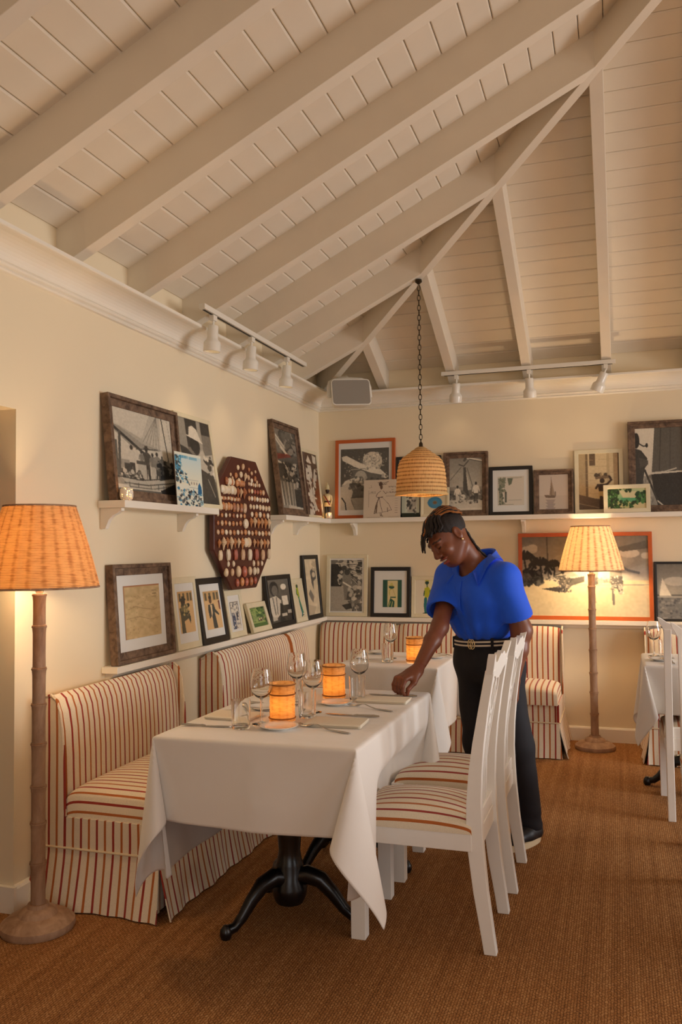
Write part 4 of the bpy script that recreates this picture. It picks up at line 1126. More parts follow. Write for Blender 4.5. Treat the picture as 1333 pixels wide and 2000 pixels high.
frame('framed_photograph', 1, L0, (638, 1203), (717.5, 1204), (637, 1083.8), (718.8, 1082.6), 0.018, 'cream', 0.028, art_palmgrove(), 'cream framed black and white photograph of a person among foliage, in the corner', GLo, matx=(0.03, 0.035, 0.06, 0.03))
frame('framed_print', 1, L0, (722, 1205), (801, 1205), (725.4, 1107.4), (803.2, 1107.4), 0.022, 'black', 0.028, art_greenband(), 'black framed print of a green figure between two green bands', GLo, matx=(0.27, 0.22, 0.16, 0.145))
frame('framed_print', 1, L0, (803, 1206), (862, 1206), (804, 1125.4), (862, 1125.4), 0.016, 'cream', 0.028, art_bluesman(), 'cream framed print of a yellow and teal musician beside the waitress', GLo)
frame('framed_photograph', 1, L0, (1012, 1211.5), (1279, 1213.6), (1014, 1041.7), (1274.8, 1038), 0.022, 'orange', 0.027, art_beach(), 'large orange framed beach photograph with palms behind the far floor lamp', GLo, db=0.066)
frame('framed_photograph', 1, L0, (1280.5, 1214), (1385, 1215), (1278.5, 1097.5), (1383, 1096), 0.020, 'black', 0.016, art_regatta(), 'black framed photograph of white sails at the right edge of the back ledge', GLo, db=0.06)
# ------------------------------------------------------------------ banquettes
def cosgrid(n): return [0.5-0.5*math.cos(math.pi*i/n) for i in range(n+1)]


def puff(mb, u0, u1, d0, d1, z0, h, to, p=5.0, q=None, nu=22, nd=16, crown=0.0, wrap=0):
    """an upholstered pad: flat below, crowned and rounded above; to(u, d, z) maps to space"""
    q = q or p
    US, DSs = cosgrid(nu), cosgrid(nd)
    def e(s, pw): return max(0.0, 1-abs(2*s-1)**pw)**(1/pw)
    vs = []; fs = []
    for b in DSs:
        for a in US:
            f = e(a, p)*e(b, q)
            c = crown*(1-(2*a-1)**2)*(1-(2*b-1)**2)
            vs.append(to(u0+(u1-u0)*a, d0+(d1-d0)*b, z0+h*f+c))
    n = nu+1
    for j in range(nd):
        for i in range(nu):
            fs.append((j*n+i, j*n+i+1, (j+1)*n+i+1, (j+1)*n+i))
    # stripe coordinate: arc length across the stripes, so they wrap over the edges
    V_ = np.array(vs).reshape(nd+1, nu+1, 3)
    if wrap == 0:
        L = np.concatenate([np.zeros((nd+1, 1)), np.cumsum(np.linalg.norm(np.diff(V_, axis=1), axis=2), axis=1)], 1); L -= L[:, nu//2:nu//2+1]
    else:
        L = np.concatenate([np.zeros((1, nu+1)), np.cumsum(np.linalg.norm(np.diff(V_, axis=0), axis=2), axis=0)], 0); L -= L[nd//2:nd//2+1, :]
    mb.uv += [(float(l), 0.0) for l in L.ravel()]
    # underside
    ring = [(i, 0) for i in range(nu)]+[(nu, j) for j in range(nd)]+[(i, nd) for i in range(nu, 0, -1)]+[(0, j) for j in range(nd, 0, -1)]
    fs.append(tuple(j*n+i for i, j in reversed(ring)))
    return mb.add(vs, fs)


def banquette(label, wall, u0, u1, ends=(True, True), seams=(), backtop=0.815, D=0.56, shift=0.006):
    """striped bench against a wall; u along the wall, d out of it. ends: which ends are free"""
    along, across = (MAT['stripe_y'], MAT['stripe_x']) if wall == 0 else (MAT['stripe_x'], MAT['stripe_y'])
    def to(u, d, z): return (d+shift, u, z) if wall == 0 else (u, -d-shift, z)
    def flipf(m):
        return m
    t = wthing('banquette', to((u0+u1)/2, D/2, 0), label, 'banquette', 'striped banquettes along the walls')
    ax = 1 if wall == 0 else 0
    bp = [(0.0, 0.10), (0.155, 0.10), (0.150, 0.40), (0.146, 0.56), (0.139, 0.67), (0.128, 0.742), (0.110, backtop-0.027), (0.087, backtop-0.009), (0.060, backtop-0.014), (0.030, backtop-0.040), (0.004, backtop-0.050)]
    cuts = [u0]+list(seams)+[u1]
    def prism_u(m, poly, a, b):
        pl = poly if wall == 0 else [(-x, z) for x, z in poly]
        pl = [(x+(shift if wall == 0 else -shift), z) for x, z in pl]
        return m.prism(pl, a, b, axis=1 if wall == 0 else 0)
    for a, b in zip(cuts[:-1], cuts[1:]):
        # padded inside back, softly rounded at its ends and over the top
        m = MB(); nu = 30; vs = []; fs = []
        US = cosgrid(nu); n = len(bp)
        for s in US:
            e = (1-abs(2*s-1)**14)
            for k, (d, z) in enumerate(bp):
                kk = 1.0 if k in (0, 1) else e
                vs.append(to(a+(b-a)*s, max(0.0, d-(1-kk)*0.035), z-(1-kk)*(0.02 if k > 3 else 0)))
        for i in range(nu):
            for k in range(n):
                k2 = (k+1) % n
                f = (i*n+k, i*n+k2, (i+1)*n+k2, (i+1)*n+k)
                fs.append(f)
        fs.append(tuple(range(n-1, -1, -1))); fs.append(tuple(nu*n+k for k in range(n)))
        m.add(vs, fs)
        o = m.build('backrest', along, t, smooth=True)
        bm = bmesh.new(); bm.from_mesh(o.data); bmesh.ops.recalc_face_normals(bm, faces=bm.faces); bm.to_mesh(o.data); bm.free()
    for a, b in zip(cuts[:-1], cuts[1:]):
        m = MB(); puff(m, a+0.004, b-0.004, 0.14, D+0.006, 0.335, 0.115, to, 9, 7, 26, 20, 0.018)
        o = m.build('seat_cushion', MAT['stripe_uv'], t, smooth=True)
        bm = bmesh.new(); bm.from_mesh(o.data); bmesh.ops.recalc_face_normals(bm, faces=bm.faces); bm.to_mesh(o.data); bm.free()
    # front rail under the cushion
    prism_u(MB(), [(0.02, 0.02), (D-0.012, 0.02), (D-0.012, 0.338), (0.02, 0.338)], u0+0.012, u1-0.012).build('seat_base', along, t)
    MB().tube([to(u0+0.004, D-0.004, 0.342), to(u1-0.004, D-0.004, 0.342)], 0.005, 6).build('piping', MAT['stripe_cream'], t)
    # end panels of the back and of the base
    for k, (ue, sg) in enumerate(((u0, -1), (u1, 1))):
        if not ends[k]: continue
        prism_u(MB(), [(d*0.985, z-0.006) for d, z in bp], min(ue, ue+sg*0.006), max(ue, ue+sg*0.006)).build('end_panel', across, t, bevel=0.003)
        prism_u(MB(), [(0.004, 0.02), (D-0.004, 0.02), (D-0.004, 0.340), (0.004, 0.340)], min(ue-sg*0.012, ue+sg*0.003), max(ue-sg*0.012, ue+sg*0.003)).build('end_panel', across, t)
        MB().tube([to(ue+sg*0.004, d, z) for d, z in [(0.153, 0.345)]+bp[2:]], 0.0055, 6).build('piping', across, t, smooth=True)
    # skirt: front and free ends, flared, with kick pleats at the corners
    rng = random.Random(int(abs(u0*100)))
    def skirt(p0, p1, out, mat):
        L = math.dist(p0, p1); nu = max(20, int(L/0.018)); nv = 7
        ph = rng.uniform(0, 6)
        m = MB(); vs = []; fs = []
        for layer, off in ((0, 0.0), (1, -0.006)):
            for j in range(nv+1):
                v = j/nv
                for i in range(nu+1):
                    s = i/nu
                    ed = min(s, 1-s)*L
                    wave = 0.006*math.sin(2*math.pi*s*L/0.33+ph)+0.004*math.sin(2*math.pi*s*L/0.12+2*ph)+0.012*math.exp(-ed/0.03)
                    o_ = 0.004+(0.040+wave)*v**1.2+off
                    u = p0[0]+(p1[0]-p0[0])*s+(0.022 if s > 0.999 else -0.022 if s < 0.001 else 0)*0
                    d = p0[1]+(p1[1]-p0[1])*s
                    lx = (s-0.5)*2*0.022*v
                    du, dd = (p1[0]-p0[0])/L*lx, (p1[1]-p0[1])/L*lx
                    vs.append(to(u+out[0]*o_+du, d+out[1]*o_+dd, 0.222*(1-v)+0.006*v))
        n1 = (nu+1)*(nv+1)
        for j in range(nv):
            for i in range(nu):
                a = j*(nu+1)+i
                fs.append((a, a+1, a+nu+2, a+nu+1)); fs.append((n1+a, n1+a+nu+1, n1+a+nu+2, n1+a+1))
        for i in range(nu):
            fs.append((i, n1+i, n1+i+1, i+1)); a = nv*(nu+1)+i; fs.append((a, a+1, n1+a+1, n1+a))
        for j in range(nv):
            a = j*(nu+1); fs.append((a, a+nu+1, n1+a+nu+1, n1+a)); a += nu; fs.append((a, n1+a, n1+a+nu+1, a+nu+1))
        m.add(vs, fs)
        o = m.build('skirt', mat, t, smooth=True)
        bm = bmesh.new(); bm.from_mesh(o.data); bmesh.ops.recalc_face_normals(bm, faces=bm.faces); bm.to_mesh(o.data); bm.free()
        w_ = MB().tube([to(p0[0]+out[0]*0.006, p0[1]+out[1]*0.006, 0.224), to(p1[0]+out[0]*0.006, p1[1]+out[1]*0.006, 0.224)], 0.0045, 6)
        w_.build('piping', MAT['stripe_cream'], t)
    skirt((u0, D), (u1, D), (0, 1), along)
    if ends[0]: skirt((u0, 0.02), (u0, D), (-1, 0), across)
    if ends[1]: skirt((u1, 0.02), (u1, D), (1, 0), across)
    return t


banquette('striped banquette nearest the camera, between floor lamp and near dining table', 0, -3.43, -2.47)
banquette('striped banquette on the left wall beyond the gap, running to the corner', 0, -2.03, -0.64, (True, False), (-0.93,))
banquette('striped banquette along the back wall behind the waitress', 1, 0.03, 1.83, (False, True), (0.62,))
banquette('striped banquette at the right edge, behind the far white table', 1, 2.385, 3.9, (True, True))


# ------------------------------------------------------------------ tables and tablecloths
def pedestal(m, cx, cy, rot, h, r=0.27):
    m.lathe([(0.0, 0.06), (0.05, 0.062), (0.062, 0.085), (0.066, 0.12), (0.05, 0.15), (0.052, 0.20), (0.046, 0.215), (0.040, 0.25), (0.044, 0.30), (0.046, 0.33), (0.036, 0.36), (0.036, 0.50), (0.05, 0.56), (0.05, 0.60), (0.04, 0.62), (0.04, h-0.02), (0.12, h-0.015), (0.12, h), (0, h)], (cx, cy, 0), 20)
    return m


def leg_mesh(cx, cy, an, r=0.27):
    m = MB()
    pts = [(0.03, 0.155), (0.07, 0.165), (0.12, 0.150), (0.165, 0.105), (0.205, 0.055), (0.235, 0.030), (r, 0.026)]
    c, s = math.cos(an), math.sin(an)
    m.tube([(cx+a*c, cy+a*s, z) for a, z in pts], [0.030, 0.030, 0.027, 0.022, 0.018, 0.016, 0.017], 10, flat=1.15)
    m.lathe([(0.0, 0.0), (0.017, 0.0), (0.022, 0.012), (0.020, 0.032), (0.010, 0.046), (0, 0.048)], (cx+r*c, cy+r*s, 0), 12)
    return m


def table(label, x0, x1, y0, y1, z, peds, cat='table'):
    t = wthing('pedestal_table', ((x0+x1)/2, (y0+y1)/2, 0), label, cat, 'cloth covered dining tables')
    MB().box(x0+0.004, x1-0.004, y0+0.004, y1-0.004, z-0.032, z-0.004).build('table_top', MAT['mahogany'], t, bevel=0.004)
    for cx, cy, rot in peds:
        pe = pedestal(MB(), cx, cy, rot, z-0.032).build('pedestal', MAT['iron'], t, smooth=True)
        for k in (0, 130, 255): leg_mesh(cx, cy, rot+math.radians(k)).build('leg', MAT['iron'], pe, smooth=True)
    return t


def tablecloth(label, x0, x1, y0, y1, z, ox0, ox1, oy0, oy1, seed=1, crease=None, push=None):
    """square-cut cloth: flat top, straight drops and a hanging cone at each corner"""
    rng = random.Random(seed)
    R = 0.010
    ph = [rng.uniform(0, 6.28) for _ in range(12)]
    def lines(a, b, oa, ob):
        st = 0.0115
        def seg(p, q, n): return [p+(q-p)*i/n for i in range(n)]
        ls = seg(a-oa, a-0.02, max(2, int(oa/st)))+seg(a-0.02, a, 6)+seg(a, b, max(8, int((b-a)/0.022)))+seg(b, b+0.02, 6)+seg(b+0.02, b+ob, max(2, int(ob/st)))+[b+ob]
        return ls
    U = lines(x0, x1, ox0, ox1); V = lines(y0, y1, oy0, oy1)
    AL = math.radians(14.5)
    def drop(s):
        if s < R*math.pi/2: return R*math.sin(s/R), R*(1-math.cos(s/R))
        return R, R+s-R*math.pi/2
    def pos(u, v):
        du = u-x1 if u > x1 else (x0-u if u < x0 else 0.0); sx = 1 if u > x1 else -1
        dv = v-y1 if v > y1 else (y0-v if v < y0 else 0.0); sy = 1 if v > y1 else -1
        cu, cv = min(max(u, x0), x1), min(max(v, y0), y1)
        if du == 0 and dv == 0: return (u, v, z)
        def face(s, w, k, lo, hi):
            o_, zz = drop(s)
            f = min(1, s/0.2)
            e = math.exp(-min(w-lo, hi-w)/0.09)
            return o_+(1-e)*f*(0.006*math.sin(w*7+ph[k])+0.004*math.sin(w*19+ph[k+1])+0.010)-e*zz*0.55*math.sin(AL)*0.70, zz
        if dv == 0:
            o_, zz = face(du, v, 0 if sx > 0 else 2, y0, y1)
            if crease and abs(v-crease[1]) < 0.01: o_ += 0.002
            if push and sx > 0:
                # chair seats pushed under the table press the drop inwards
                q = min(1.0, max(0.0, (zz-0.10)/0.17)); q = q*q*(3-2*q)
                w1 = min(1.0, max(0.0, (v-push[0])/0.14)); w1 = w1*w1*(3-2*w1)
                w2 = min(1.0, max(0.0, (y1-v)/0.10))
                o_ -= push[1]*q*w1*w2
            return (cu+sx*o_, v, z-zz)
        if du == 0:
            o_, zz = face(dv, u, 4 if sy > 0 else 6, x0, x1)
            if crease: o_ += 0.0045*math.exp(-((u-crease[0])/0.007)**2)*min(1, dv/0.03)
            return (u, cv+sy*o_, z-zz)
        s = math.hypot(du, dv); th = math.atan2(dv, du)
        o_, zz = drop(s)
        psi = 4*th
        # cone around an axis tilted outwards; ellipse flattened against the table
        r_ = max(0.0, zz)
        ca, sa = math.cos(AL), math.sin(AL)
        diag = (sx/math.sqrt(2), sy/math.sqrt(2)); per = (sx/math.sqrt(2), -sy/math.sqrt(2))
        # axis a = (sin AL outwards, -cos AL); e1 = (-cos AL outwards.. inward seam)
        dout = -sa*math.cos(psi)              # hangs about a vertical axis; the seam tucks in
        ddn = ca*ca+sa*sa*math.cos(psi)
        dper = sa*math.sin(psi)-0.12*(1-math.cos(psi))/2
        dout *= 0.55; ddn = math.sqrt(max(0.0, 1-dout*dout-dper*dper))
        o2 = o_*0.8
        X = cu+sx*o2+diag[0]*dout*r_+per[0]*dper*r_
        Y = cv+sy*o2+diag[1]*dout*r_+per[1]*dper*r_
        # blend the seam back to the straight drops next to it
        return (X, Y, z-r_*ddn)
    vs = [pos(u, v) for v in V for u in U]
    nu = len(U); fs = []
    for j in range(len(V)-1):
        for i in range(nu-1):
            a = j*nu+i
            fs.append((a, a+1, a+nu+1, a+nu))
    o = MB().add(vs, fs).build('tablecloth', MAT['linen'], None, smooth=True)
    sm = o.modifiers.new('smooth', 'SMOOTH'); sm.factor = 0.5; sm.iterations = 4
    so = o.modifiers.new('solid', 'SOLIDIFY'); so.thickness = 0.0022; so.offset = 1
    tag(o, label, 'tablecloth', 'white tablecloths')
    return o


TZ = 0.745
table('long dining table under the nearest white cloth, on black iron pedestals', 0.735, 1.43, -3.735, -2.675, TZ, [(1.03, -3.28, math.radians(235)), (1.07, -2.74, math.radians(235))])
tablecloth('white cloth on the nearest table, its corners hanging beside the striped chairs', 0.735, 1.43, -3.735, -2.675, TZ+0.003, 0.48, 0.48, 0.285, 0.34, 3, (1.09, -3.2), (-3.56, 0.15))
table('square dining table in the corner under a white cloth, behind the reaching arm', 0.76, 1.305, -1.885, -1.28, 0.737, [(1.03, -1.58, 0.7)])
tablecloth('white cloth on the corner table behind the reaching arm of the waitress', 0.76, 1.305, -1.885, -1.28, 0.740, 0.30, 0.36, 0.30, 0.28, 5, (1.03, -1.6))
table('dining table at the right edge beyond the white chair, under a white cloth', 2.345, 3.1, -1.52, -1.0, 0.737, [(2.615, -1.10, 0.7)])
tablecloth('white cloth on the far right table with its corner hanging near the lamp base', 2.345, 3.1, -1.52, -1.0, 0.740, 0.34, 0.3, 0.26, 0.3, 7)
table('dining table cut off by the right edge, nearest on that side', 2.60, 3.35, -3.35, -2.45, 0.737, [(2.97, -2.95, 0.7)])
tablecloth('white cloth whose corner tips just enter the frame at lower right', 2.60, 3.35, -3.35, -2.45, 0.740, 0.36, 0.36, 0.34, 0.24, 9)


# ------------------------------------------------------------------ white dining chairs with pierced backs
def make_chair(label, loc, rz):
    """local axes: x backwards (the back is at +x), y across, z up"""
    t = thing('dining_chair', loc, rz, label, 'chair', 'white dining chairs with striped seats')
    P_ = MAT['chair_paint']
    L_ = [(0, 0.205), (0.06, 0.196), (0.2, 0.172), (0.34, 0.155), (0.42, 0.151), (0.5, 0.153), (0.6, 0.162), (0.7, 0.177), (0.82, 0.200), (0.95, 0.226)]
    R_ = [(0, 0.248), (0.06, 0.240), (0.2, 0.222), (0.34, 0.210), (0.42, 0.206), (0.5, 0.204), (0.6, 0.208), (0.7, 0.217), (0.82, 0.234), (0.95, 0.257)]
    poly = [(x, z) for z, x in L_]+[(x, z) for z, x in reversed(R_)]
    for s in (-1, 1):
        yc = s*0.170
        MB().prism(poly, yc-0.018, yc+0.018, axis=1).build('leg', P_, t, bevel=0.003)
    for s in (-1, 1):
        m = MB(); yc = s*0.178
        m.box(-0.258, -0.206, yc-0.024, yc+0.024, 0, 0.40)
        for k in (-1, 0, 1): m.box(-0.2605, -0.2575, yc+k*0.013-0.0045, yc+k*0.013+0.0045, 0.01, 0.33)
        m.build('leg', P_, t, bevel=0.003)
    for s in (-1, 1): MB().box(-0.23, 0.17, s*0.182-0.012, s*0.182+0.012, 0.338, 0.402).build('seat_rail', P_, t, bevel=0.002)
    MB().box(-0.256, -0.232, -0.19, 0.19, 0.338, 0.402).build('seat_rail', P_, t, bevel=0.002)
    MB().box(0.156, 0.196, -0.165, 0.165, 0.338, 0.402).build('seat_rail', P_, t, bevel=0.002)
    m = MB(); puff(m, -0.246, 0.172, -0.196, 0.196, 0.396, 0.045, lambda u, d, z: (u, d, z), 6, 6, 24, 24, 0.035, 1)
    m.build('seat_cushion', MAT['stripe_chair'], t, smooth=True, world=False)
    # back follows the rake of the posts
    def bx(z):
        zs = [p[0] for p in L_]; xs = [(a[1]+b[1])/2 for a, b in zip(L_, R_)]
        return float(np.interp(z, zs, xs)) if z <= 0.95 else xs[-1]+(z-0.95)*0.22
    def panel(outline, th, name, nz=None):
        vs = []; n = len(outline)
        for sgn in (-1, 1):
            for y, z in outline: vs.append((bx(z)+sgn*th/2, y, z))
        fs = [tuple(range(n)), tuple(range(2*n-1, n-1, -1))]+[(i, n+i, n+(i+1) % n, (i+1) % n) for i in range(n)]
        o = MB().add(vs, fs).build(name, P_, t, bevel=0.002)
        bm = bmesh.new(); bm.from_mesh(o.data); bmesh.ops.triangulate(bm, faces=[f for f in bm.faces if len(f.verts) > 4]); bmesh.ops.recalc_face_normals(bm, faces=bm.faces); bm.to_mesh(o.data); bm.free()
        return o
    half = [(0.0, 0.985), (0.035, 0.993), (0.070, 0.985), (0.105, 0.972), (0.140, 0.972), (0.172, 0.985), (0.200, 1.005), (0.216, 1.010), (0.212, 0.990), (0.196, 0.962), (0.188, 0.935), (0.150, 0.925), (0.100, 0.918), (0.060, 0.905), (0.0, 0.900)]
    panel(half+[(-y, z) for y, z in reversed(half[1:-1])], 0.026, 'crest_rail')
    MB().box(bx(0.43)-0.014, bx(0.43)+0.014, -0.155, 0.155, 0.402, 0.452).build('lower_rail', P_, t, bevel=0.003)
    # pierced splat: outer vase, inner lancets, crossing ribbons
    sp = t
    def strip(pts, wd, name):
        m = MB(); n = len(pts)
        Lp, Rp = [], []
        for i in range(n):
            a = Vector(pts[max(i-1, 0)]); b = Vector(pts[min(i+1, n-1)]); d = (b-a).normalized(); nn = Vector((-d.y, d.x))
            p = Vector(pts[i]); Lp.append(p+nn*wd/2); Rp.append(p-nn*wd/2)
        vs = []
        for i in range(n):
            for q in (Lp[i], Rp[i]):
                for sg in (-1, 1): vs.append((bx(q.y)+sg*0.007, q.x, q.y))
        fs = []
        for i in range(n-1):
            a, b = 4*i, 4*(i+1)
            fs += [(a, b, b+2, a+2), (a+1, a+3, b+3, b+1), (a, a+1, b+1, b), (a+2, b+2, b+3, a+3)]
        fs += [(0, 2, 3, 1), (4*n-4, 4*n-3, 4*n-1, 4*n-2)]
        o = m.add(vs, fs).build(name, P_, t)
        bm = bmesh.new(); bm.from_mesh(o.data); bmesh.ops.recalc_face_normals(bm, faces=bm.faces); bm.to_mesh(o.data); bm.free()
    for s in (-1, 1):
        strip([(s*0.052, 0.45), (s*0.044, 0.60), (s*0.050, 0.68), (s*0.072, 0.76), (s*0.088, 0.83), (s*0.080, 0.88), (s*0.060, 0.915)], 0.016, 'splat_ribbon')
        strip([(s*0.022, 0.45), (s*0.018, 0.62), (s*0.026, 0.72), (s*0.040, 0.79), (s*0.030, 0.86), (0.0, 0.90)], 0.013, 'splat_ribbon')
        strip([(s*0.085, 0.845), (s*0.05, 0.80), (0.0, 0.77), (-s*0.02, 0.73)], 0.012, 'splat_ribbon')
    strip([(0, 0.45), (0, 0.55), (0, 0.65), (0, 0.75), (0, 0.90)], 0.011, 'splat_ribbon')
    return t


make_chair('white dining chair with striped seat nearest the camera at the near table', (1.555, -3.17, 0), 0)
make_chair('white dining chair between the front chair and the waitress, at the near table', (1.565, -2.635, 0), 0)
make_chair('white dining chair seen from behind at the far right table', (2.615, -1.47, 0), -math.pi/2)
make_chair('white dining chair of which only the back edge shows at the right margin', (2.66, -2.27, 0), math.pi/2)
# ------------------------------------------------------------------ lamps
def lathe_uv(m, prof, c=(0, 0, 0), n=48):
    """lathe with a seam and uv (u around 0..1, v along)"""
    L = [0]
    for a, b in zip(prof[:-1], prof[1:]): L.append(L[-1]+math.dist(a, b))
    b0 = len(m.v)
    vs = []; fs = []
    for i, (r, z) in enumerate(prof):
        for k in range(n+1):
            a = 2*math.pi*k/n
            vs.append((c[0]+r*math.cos(a), c[1]+r*math.sin(a), c[2]+z)); m.uv.append((k/n, L[i]/L[-1]))
    for i in range(len(prof)-1):
        for k in range(n):
            a = i*(n+1)+k
            fs.append((a, a+1, a+n+2, a+n+1))
    return m.add(vs, fs)


def floor_lamp(label, x, y, zs=1.225, power=24, mat='wicker_shade'):
    t = wthing('floor_lamp', (x, y, 0), label, 'lamp', 'bamboo floor lamps with wicker shades')
    MB().lathe([(0, 0), (0.128, 0), (0.133, 0.012), (0.130, 0.026), (0.118, 0.032), (0.112, 0.040), (0.090, 0.046), (0.070, 0.052), (0.064, 0.066), (0.052, 0.074), (0.040, 0.078), (0.036, 0.09), (0, 0.09)], (x, y, 0), 40).build('base', MAT['bamboo_wood'], t, smooth=True)
    prof = []
    z = 0.085; k = 0
    while z < zs-0.02:
        r0 = 0.0285-0.0045*(z/1.2)
        seg = 0.155-0.012*(k % 3)
        z1 = min(z+seg, zs-0.01)
        prof += [(r0*0.93, z), (r0*0.91, z+seg*0.3), (r0*0.93, z1-0.03), (r0*1.0, z1-0.012), (r0*1.10, z1-0.008), (r0*1.10, z1-0.005), (r0*1.0, z1-0.003), (r0*1.08, z1-0.001)]
        z = z1; k += 1
    MB().lathe(prof, (x, y, 0), 20).build('pole', MAT['bamboo_wood'], t, smooth=True)
    # pleated wicker shade: open cone with ribs
    m = MB(); n = 96; prof2 = []
    H = 0.30; rb, rt = 0.213, 0.128
    rows = 14
    vs = []; fs = []
    for inner in (0, 1):
        for i in range(rows+1):
            v = i/rows
            r = rb+(rt-rb)*v-(0.004 if inner else 0)
            r += 0.004*math.sin(v*math.pi)
            for k in range(n+1):
                a = 2*math.pi*k/n
                rr = r+(0.0035*math.cos(a*24)*(0.5+0.5*(1-v)) if not inner else 0.0035*math.cos(a*24)*(0.5+0.5*(1-v)))
                vs.append((x+rr*math.cos(a), y+rr*math.sin(a), zs+0.012+H*v)); m.uv.append((k/n, v))
    n1 = (n+1)*(rows+1)
    for i in range(rows):
        for k in range(n):
            a = i*(n+1)+k
            fs.append((a, a+1, a+n+2, a+n+1)); fs.append((n1+a, n1+a+n+1, n1+a+n+2, n1+a+1))
    shade = m.add(vs, fs).build('shade', MAT[mat], t, smooth=True)
    for rr_, zz_ in ((rb, zs+0.012), (rt, zs+0.012+H)):
        MB().tube([(x+rr_*math.cos(2*math.pi*k/48), y+rr_*math.sin(2*math.pi*k/48), zz_) for k in range(48)], 0.004, 6, closed=True).build('shade_rim', MAT['bamboo_wood'], shade, smooth=True)
    f = MB().lathe([(0.012, zs-0.012), (0.016, zs), (0.016, zs+0.02), (0, zs+0.02)], (x, y, 0), 14)
    for k in range(3):
        a = 2.1*k; f.tube([(x+0.012*math.cos(a), y+0.012*math.sin(a), zs+0.015), (x+0.205*math.cos(a), y+0.205*math.sin(a), zs+0.03)], 0.0018, 5)
    f.build('lamp_fitting', MAT['steel'], t)
    MB().lathe([(0, 0.02), (0.013, 0.025), (0.030, 0.07), (0.026, 0.095), (0, 0.11)], (x, y, zs), 14).build('bulb', MAT['bulb_glow'], t, smooth=True)
    point('lamp_light', (x, y, zs+0.075), power, (1.0, 0.70, 0.40), 0.04)
    return t


floor_lamp('bamboo floor lamp with wicker shade in front of the near striped banquette, left edge', 0.178, -3.62, 1.225, 20, 'wicker_shade_dark')
floor_lamp('bamboo floor lamp with lit wicker shade standing by the back wall', 2.043, -0.235, 1.19, 40)

# hanging lamp: chain of links and a woven grass shade
hx, hy = 1.06, -1.08
t = wthing('pendant_lamp', (hx, hy, 1.70), 'woven grass pendant lamp hanging on a dark chain above the waitress', 'lamp')
MB().lathe([(0.0, 3.06), (0.02, 3.06), (0.022, 3.045), (0.006, 3.03), (0, 3.03)], (hx, hy, 0), 12).build('ceiling_hook', MAT['chain_metal'], t, smooth=True)
link = None; z = 3.025; k = 0
while z > 2.03:
    m = MB(); pts = []
    for i in range(14):
        a = 2*math.pi*i/14
        pts.append((0.0095*math.cos(a), 0, 0.019*math.sin(a)))
    if link is None:
        link = m.tube(pts, 0.0026, 6, closed=True).build('chain_link', MAT['chain_metal'], t, smooth=True, world=False)
        o = link
    else:
        o = link.copy(); COL.objects.link(o); o.parent = t
    o.location = (0, 0, z-0.019-1.70); o.rotation_euler = (0, 0, (math.pi/2 if k % 2 else 0)+0.35)
    z -= 0.0315; k += 1
m = MB()
prof = [(0.162, 1.700), (0.160, 1.706), (0.158, 1.74), (0.156, 1.78), (0.152, 1.83), (0.146, 1.875), (0.136, 1.905), (0.118, 1.930), (0.090, 1.950), (0.060, 1.972), (0.035, 1.990), (0.018, 2.000)]
# ribbed courses
pr2 = []
for (r0, z0), (r1, z1) in zip(prof[:-1], prof[1:]):
    for i in range(4): pr2.append((r0+(r1-r0)*i/4, z0+(z1-z0)*i/4))
pr2.append(prof[-1])
pr2 = [(r+0.0022*math.sin(zz*2*math.pi/0.0205), zz) for r, zz in pr2]
inner = [(max(0.005, r-0.007), zz-0.002) for r, zz in reversed(pr2)]
lathe_uv(m, pr2, (hx, hy, 0), 64)
pshade = m.build('shade', MAT['seagrass_shade'], t, smooth=True)
m = MB(); lathe_uv(m, inner, (hx, hy, 0), 48); m.build('shade_lining', MAT['seagrass_shade'], pshade, smooth=True)
MB().tube([(hx+0.162*math.cos(2*math.pi*k/48), hy+0.162*math.sin(2*math.pi*k/48), 1.700+0.003*math.sin(3*k*0.13)) for k in range(48)], 0.006, 6, closed=True).build('shade_rim', MAT['seagrass_shade'], pshade, smooth=True)
MB().lathe([(0.006, 2.03), (0.012, 2.02), (0.014, 1.99), (0.02, 1.97), (0.02, 1.91), (0, 1.91)], (hx, hy, 0), 12).build('lamp_fitting', MAT['chain_metal'], t, smooth=True)
MB().lathe([(0, 1.905), (0.015, 1.90), (0.028, 1.87), (0.022, 1.845), (0, 1.835)], (hx, hy, 0), 12).build('bulb', MAT['bulb_glow'], t, smooth=True)
point('lamp_light', (hx, hy, 1.84), 3.0, (1.0, 0.62, 0.30), 0.03)


